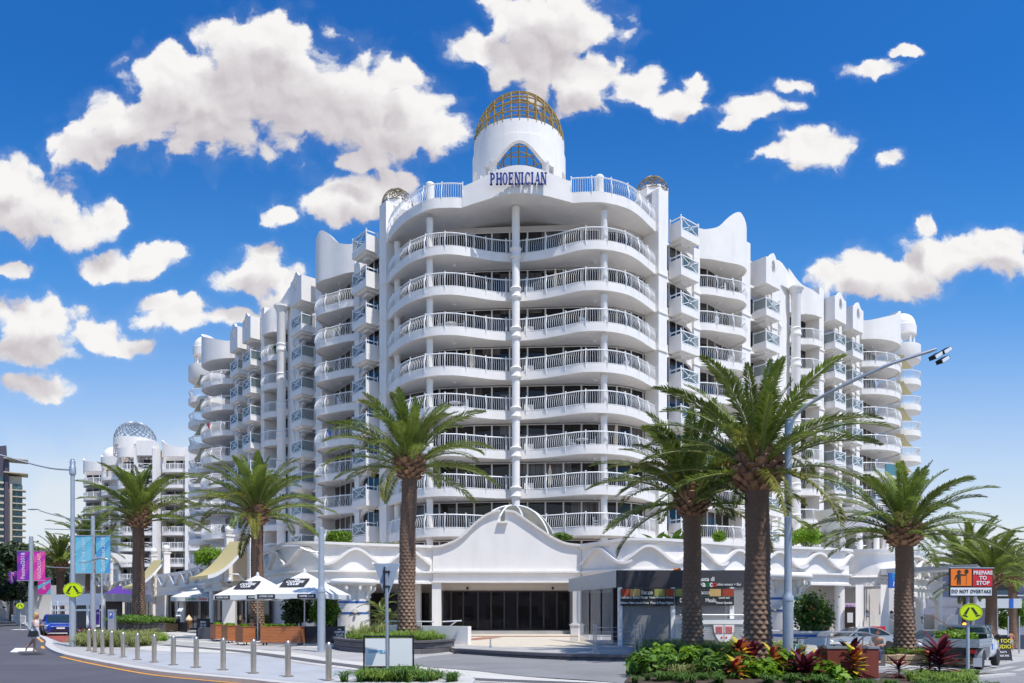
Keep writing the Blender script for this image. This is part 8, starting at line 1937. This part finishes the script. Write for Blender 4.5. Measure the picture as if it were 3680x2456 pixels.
def head(t, c, r_, rz, m='skin', hair='hair_blond', long=True):
    M_ = Matrix.Translation(c) @ Matrix.Rotation(rz, 4, 'Z')
    h = MB(); h.sphere((0, 0, 0), r_, 16, 12, .82, .95, 1.12); h.sphere((0, -r_*.92, -r_*.05), r_*.17, 8, 6, .7, 1, 1.3); [h.sphere((s*r_*.83, 0, 0), r_*.2, 8, 6, .5, 1, 1.4) for s in (-1, 1)]; h.tf(M_); ho = h.build('head', m, t, local=True)
    e = MB(); [e.sphere((s*r_*.33, -r_*.86, r_*.12), r_*.10, 8, 6) for s in (-1, 1)]; e.tf(M_); e.build('eye', 'black', ho, local=True)
    l_ = MB().sphere((0, -r_*.86, -r_*.5), r_*.2, 8, 6, 1.2, .4, .35).tf(M_); l_.build('mouth', 'tail_red', ho, local=True)
    hr = MB(); hr.sphere((0, r_*.12, r_*.18), r_*1.05, 16, 12, .9, 1.0, 1.08)
    if long: hr.sphere((0, r_*.45, -r_*.45), r_*.95, 14, 10, 1.0, .75, 1.5); [hr.sphere((s*r_*.75, r_*.0, -r_*.6), r_*.42, 10, 8, .7, .9, 2.0) for s in (-1, 1)]
    hr.tf(M_); hr.build('hair', hair, t, local=True)
def hand(t, base, d, m='skin', s=1.0):
    """palm, four fingers and a thumb, slightly curled"""
    base, d = Vector(base), Vector(d).normalized(); sd = d.cross(Vector((0, 0, 1))); sd = sd.normalized() if sd.length > .05 else Vector((1, 0, 0)); up = sd.cross(d); h = MB()
    h.tube([base, base+d*.04*s, base+d*.085*s], [.022*s, .035*s, .034*s], 8)
    for i, L_ in enumerate((.062, .072, .068, .054)):
        o = base+d*.08*s+sd*(i-1.5)*.018*s; h.tube([o, o+d*L_*.5*s, o+d*L_*.85*s-up*.02*s], [.0095*s, .0085*s, .007*s], 6)
    o = base+d*.03*s+sd*.03*s; h.tube([o, o+sd*.03*s+d*.02*s, o+sd*.035*s+d*.045*s], [.011*s, .0095*s, .008*s], 6); h.build('hand', m, t, local=True)
# walking woman (facing right, hand at her face, black bag on her arm)
Zw = 32.4; X = (126-1840)*Zw/F; t = thing('person', (X, Zw, gz(X, Zw)-.085), 'blond woman in white top and short skirt crossing the road with a black handbag', 'person')
J = {'pel': (0, 0, .95, (.125, .10)), 'wst': (.01, 0, 1.10, (.10, .085)), 'chs': (.03, 0, 1.30, (.125, .095)), 'nk0': (.035, 0, 1.44, .055), 'nk': (.04, 0, 1.52, .046),
     'lh': (-.02, -.08, .90, .10), 'lk': (.03, -.08, .50, .062), 'la': (.02, -.08, .10, .038), 'lt': (.14, -.09, .035, .032), 'rh': (-.02, .08, .90, .10), 'rk': (-.14, .08, .52, .062), 'ra': (-.42, .08, .22, .038), 'rt': (-.46, .08, .06, .030),
     'ls': (.03, -.17, 1.39, .052), 'le': (.12, -.20, 1.14, .036), 'lw': (.30, -.12, 1.20, .026), 'rs': (.03, .17, 1.39, .052), 're': (.16, .2, 1.18, .036), 'rw': (.20, .10, 1.42, .026)}
BN = [('pel', 'wst'), ('wst', 'chs'), ('chs', 'nk0'), ('nk0', 'nk'), ('pel', 'lh'), ('lh', 'lk'), ('lk', 'la'), ('la', 'lt'), ('pel', 'rh'), ('rh', 'rk'), ('rk', 'ra'), ('ra', 'rt'), ('chs', 'ls'), ('ls', 'le'), ('le', 'lw'), ('chs', 'rs'), ('rs', 're'), ('re', 'rw')]
skin_body(J, BN, 'skin', 'body', t); head(t, (.06, 0, 1.64), .105, R(70)); hand(t, J['lw'][:3], (.6, .4, .1)); hand(t, J['rw'][:3], (-.5, -.3, .8))
m_ = MB(); m_.lathe([(.155, .90), (.135, 1.10), (.155, 1.28), (.15, 1.38), (.12, 1.42)], 20, 0.02, 0, sx=.92, sy=1.08); m_.build('top', 'cloth_white', t, local=True)
m_ = MB(); m_.lathe([(.20, .62), (.19, .75), (.175, .9), (.14, 1.05)], 20, -.02, 0, sx=1.0, sy=1.0); m_.build('skirt', 'cloth_white', t, local=True)
hbg = thing('handbag', (X+.08, Zw-.24, gz(X, Zw)+.62), 'black handbag carried by the walking blond woman', 'handbag')
m_ = MB(); m_.add([(-.22, -.06, 0), (.22, -.06, 0), (.22, .06, 0), (-.22, .06, 0), (-.17, -.03, .26), (.17, -.03, .26), (.17, .03, .26), (-.17, .03, .26)], [(0,3,2,1),(4,5,6,7),(0,1,5,4),(1,2,6,5),(2,3,7,6),(3,0,4,7)]); m_.build('bag_body', 'leather_black', hbg, local=True)
MB().tube(crom([(-.12, 0, .25), (-.08, 0, .42), (.08, 0, .42), (.12, 0, .25)], 5), .012, 6).build('handle', 'leather_black', hbg, local=True)
for a_, x_ in (('lt', .0), ('rt', 0)): q = J[a_]; MB().sphere((q[0]-.03, q[1], q[2]-.015), .05, 10, 6, 2.1, .8, .4).build('sandal', 'stone_tan', t, local=True)
# shirtless man walking away at the far right
Zm = 66; X = (3632-1840)*Zm/F; t = thing('person', (X, Zm, gz(X, Zm)+.03), 'shirtless man in pale grey shorts walking away at the far right', 'person', None, R(180))
J = {'pel': (0, 0, .97, (.16, .12)), 'wst': (0, 0, 1.12, (.15, .11)), 'chs': (0, 0, 1.36, (.18, .12)), 'nk0': (0, 0, 1.52, .075), 'nk': (0, -.01, 1.60, .06), 'lh': (.10, 0, .90, .105), 'lk': (.11, -.06, .50, .07), 'la': (.11, .02, .09, .045), 'lt': (.12, -.12, .04, .04), 'rh': (-.10, 0, .90, .105), 'rk': (-.11, .05, .50, .07), 'ra': (-.11, .16, .12, .045), 'rt': (-.11, .06, .04, .04),
     'ls': (.22, 0, 1.46, .07), 'le': (.28, .03, 1.18, .046), 'lw': (.27, -.10, .95, .034), 'rs': (-.22, 0, 1.46, .07), 're': (-.28, .05, 1.18, .046), 'rw': (-.26, -.04, .94, .034)}
skin_body(J, BN, 'skin_tan', 'body', t); head(t, (0, -.02, 1.73), .11, 0, 'skin_tan', 'hair_dark', False); hand(t, J['lw'][:3], (0, -.2, -1), 'skin_tan'); hand(t, J['rw'][:3], (0, -.1, -1), 'skin_tan')
m_ = MB(); m_.lathe([(.19, .86), (.2, .95), (.18, 1.06)], 18, 0, 0, sx=1, sy=.85); [m_.lathe([(.11, .55), (.125, .8), (.12, .92)], 14, x, 0) for x in (-.1, .1)]; m_.build('shorts', 'cloth_grey', t, local=True)
# seated people
def seated(X, Y, zs, rz, label, top, trousers='cloth_navy', sc=1.0, hair='hair_dark'):
    t = thing('person', (X, Y, zs), label, 'person', None, rz)
    J = {'pel': (0, 0, .50, (.15, .13)), 'wst': (0, .02, .68, (.13, .11)), 'chs': (0, -.03, .90, (.16, .12)), 'nk0': (0, -.05, 1.04, .07), 'nk': (0, -.06, 1.12, .055), 'lh': (.10, -.05, .49, .09), 'lk': (.13, -.46, .50, .07), 'la': (.13, -.46, .09, .045), 'lt': (.13, -.6, .04, .04), 'rh': (-.10, -.05, .49, .09), 'rk': (-.13, -.46, .50, .07), 'ra': (-.13, -.44, .09, .045), 'rt': (-.13, -.58, .04, .04),
         'ls': (.2, -.03, .98, .065), 'le': (.26, -.14, .74, .045), 'lw': (.12, -.36, .72, .033), 'rs': (-.2, -.03, .98, .065), 're': (-.26, -.14, .74, .045), 'rw': (-.1, -.36, .70, .033)}
    skin_body(J, BN, 'skin', 'body', t); head(t, (0, -.08, 1.25), .105, 0, 'skin', hair, False); hand(t, J['lw'][:3], (-.3, -1, 0)); hand(t, J['rw'][:3], (.3, -1, 0))
    J2 = {k: (*J[k][:3], tuple(q*1.16 for q in J[k][3]) if isinstance(J[k][3], tuple) else J[k][3]*1.2) for k in ('wst', 'chs', 'ls', 'le', 'rs', 're')}; skin_body(J2, [('wst', 'chs'), ('chs', 'ls'), ('ls', 'le'), ('chs', 'rs'), ('rs', 're')], top, 'shirt', t)
    J3 = {k: (*J[k][:3], tuple(q*1.1 for q in J[k][3]) if isinstance(J[k][3], tuple) else J[k][3]*1.18) for k in ('pel', 'lh', 'lk', 'la', 'rh', 'rk', 'ra')}; skin_body(J3, [('pel', 'lh'), ('lh', 'lk'), ('lk', 'la'), ('pel', 'rh'), ('rh', 'rk'), ('rk', 'ra')], trousers, 'trousers', t)
    return t
q = P(3155, 0, 29.5); seated(q.x, 29.5, gz(q.x, 29.5)+.1, R(-35), 'seated person in striped shirt between the bin housing and the right palm', 'cloth_grey')
t = thing('stool', (q.x, 29.5, gz(q.x, 29.5)+.0), 'low seat under the person beside the right palm', 'seat'); MB().box(-.2, .2, -.2, .2, 0, .44).build('seat', 'block_dark', t, local=True, smooth=False)
for i, (px, Z, tp, lb) in enumerate(((905, 43.5, 'cloth_navy', 'person in dark clothes seated under the nearest white umbrella'), (880, 44.5, 'cloth_grey', 'person in grey seated left of the one in dark clothes under the umbrellas'))):
    q = P(px, 0, Z); seated(q.x, Z, .1, R(20-60*i), lb, tp); t = thing('cafe_chair', (q.x, Z, .1), f'dark cafe chair {["right", "left"][i]} of the pair under the umbrellas', 'chair', None, R(20-60*i)); MB().box(-.22, .22, -.2, .22, .38, .42).build('seat', 'black', t, local=True, smooth=False); MB().box(-.22, .22, .2, .24, .42, .9).build('backrest', 'black', t, local=True, smooth=False); [MB().box(sx*.2-.015, sx*.2+.015, sy*.18-.015, sy*.18+.015, 0, .38).build('leg', 'black', t, local=True, smooth=False) for sx in (-1, 1) for sy in (-1, 1)]

# ------------------------------------------------------------------ behind the camera: unseen shop row added to darken door reflections, cars mirrored there
ac_ = thing('street_building', (0, -28, 0), 'unseen two-storey rendered shop row added across the street for the reflections in the entrance glass', 'building')
MB().box(-45, 45, -40, -28, -.1, 8.5).build('wall', 'recess_wall', ac_, smooth=False)
for i in range(16): w_ = MB().box(-43+i*5.5, -39.6+i*5.5, -28, -27.9, .3, 3.0).build('shop_window', 'car_glass', ac_, smooth=False); MB().box(-42.4+i*5.5, -40.6+i*5.5, -28, -27.9, 4.8, 6.8).build('window', 'car_glass', ac_, smooth=False)
for i, (x, m_, lb) in enumerate(((-9, 'car_silver', 'silver car parked across the street, mirrored left in the doors'), (-2.5, 'car_white', 'white car parked across the street, mirrored in the middle of the doors'), (4.2, 'car_blue', 'blue car parked across the street, mirrored right in the doors'))): sedan(x, -7.5, R(4), m_, lb, z=-.1)
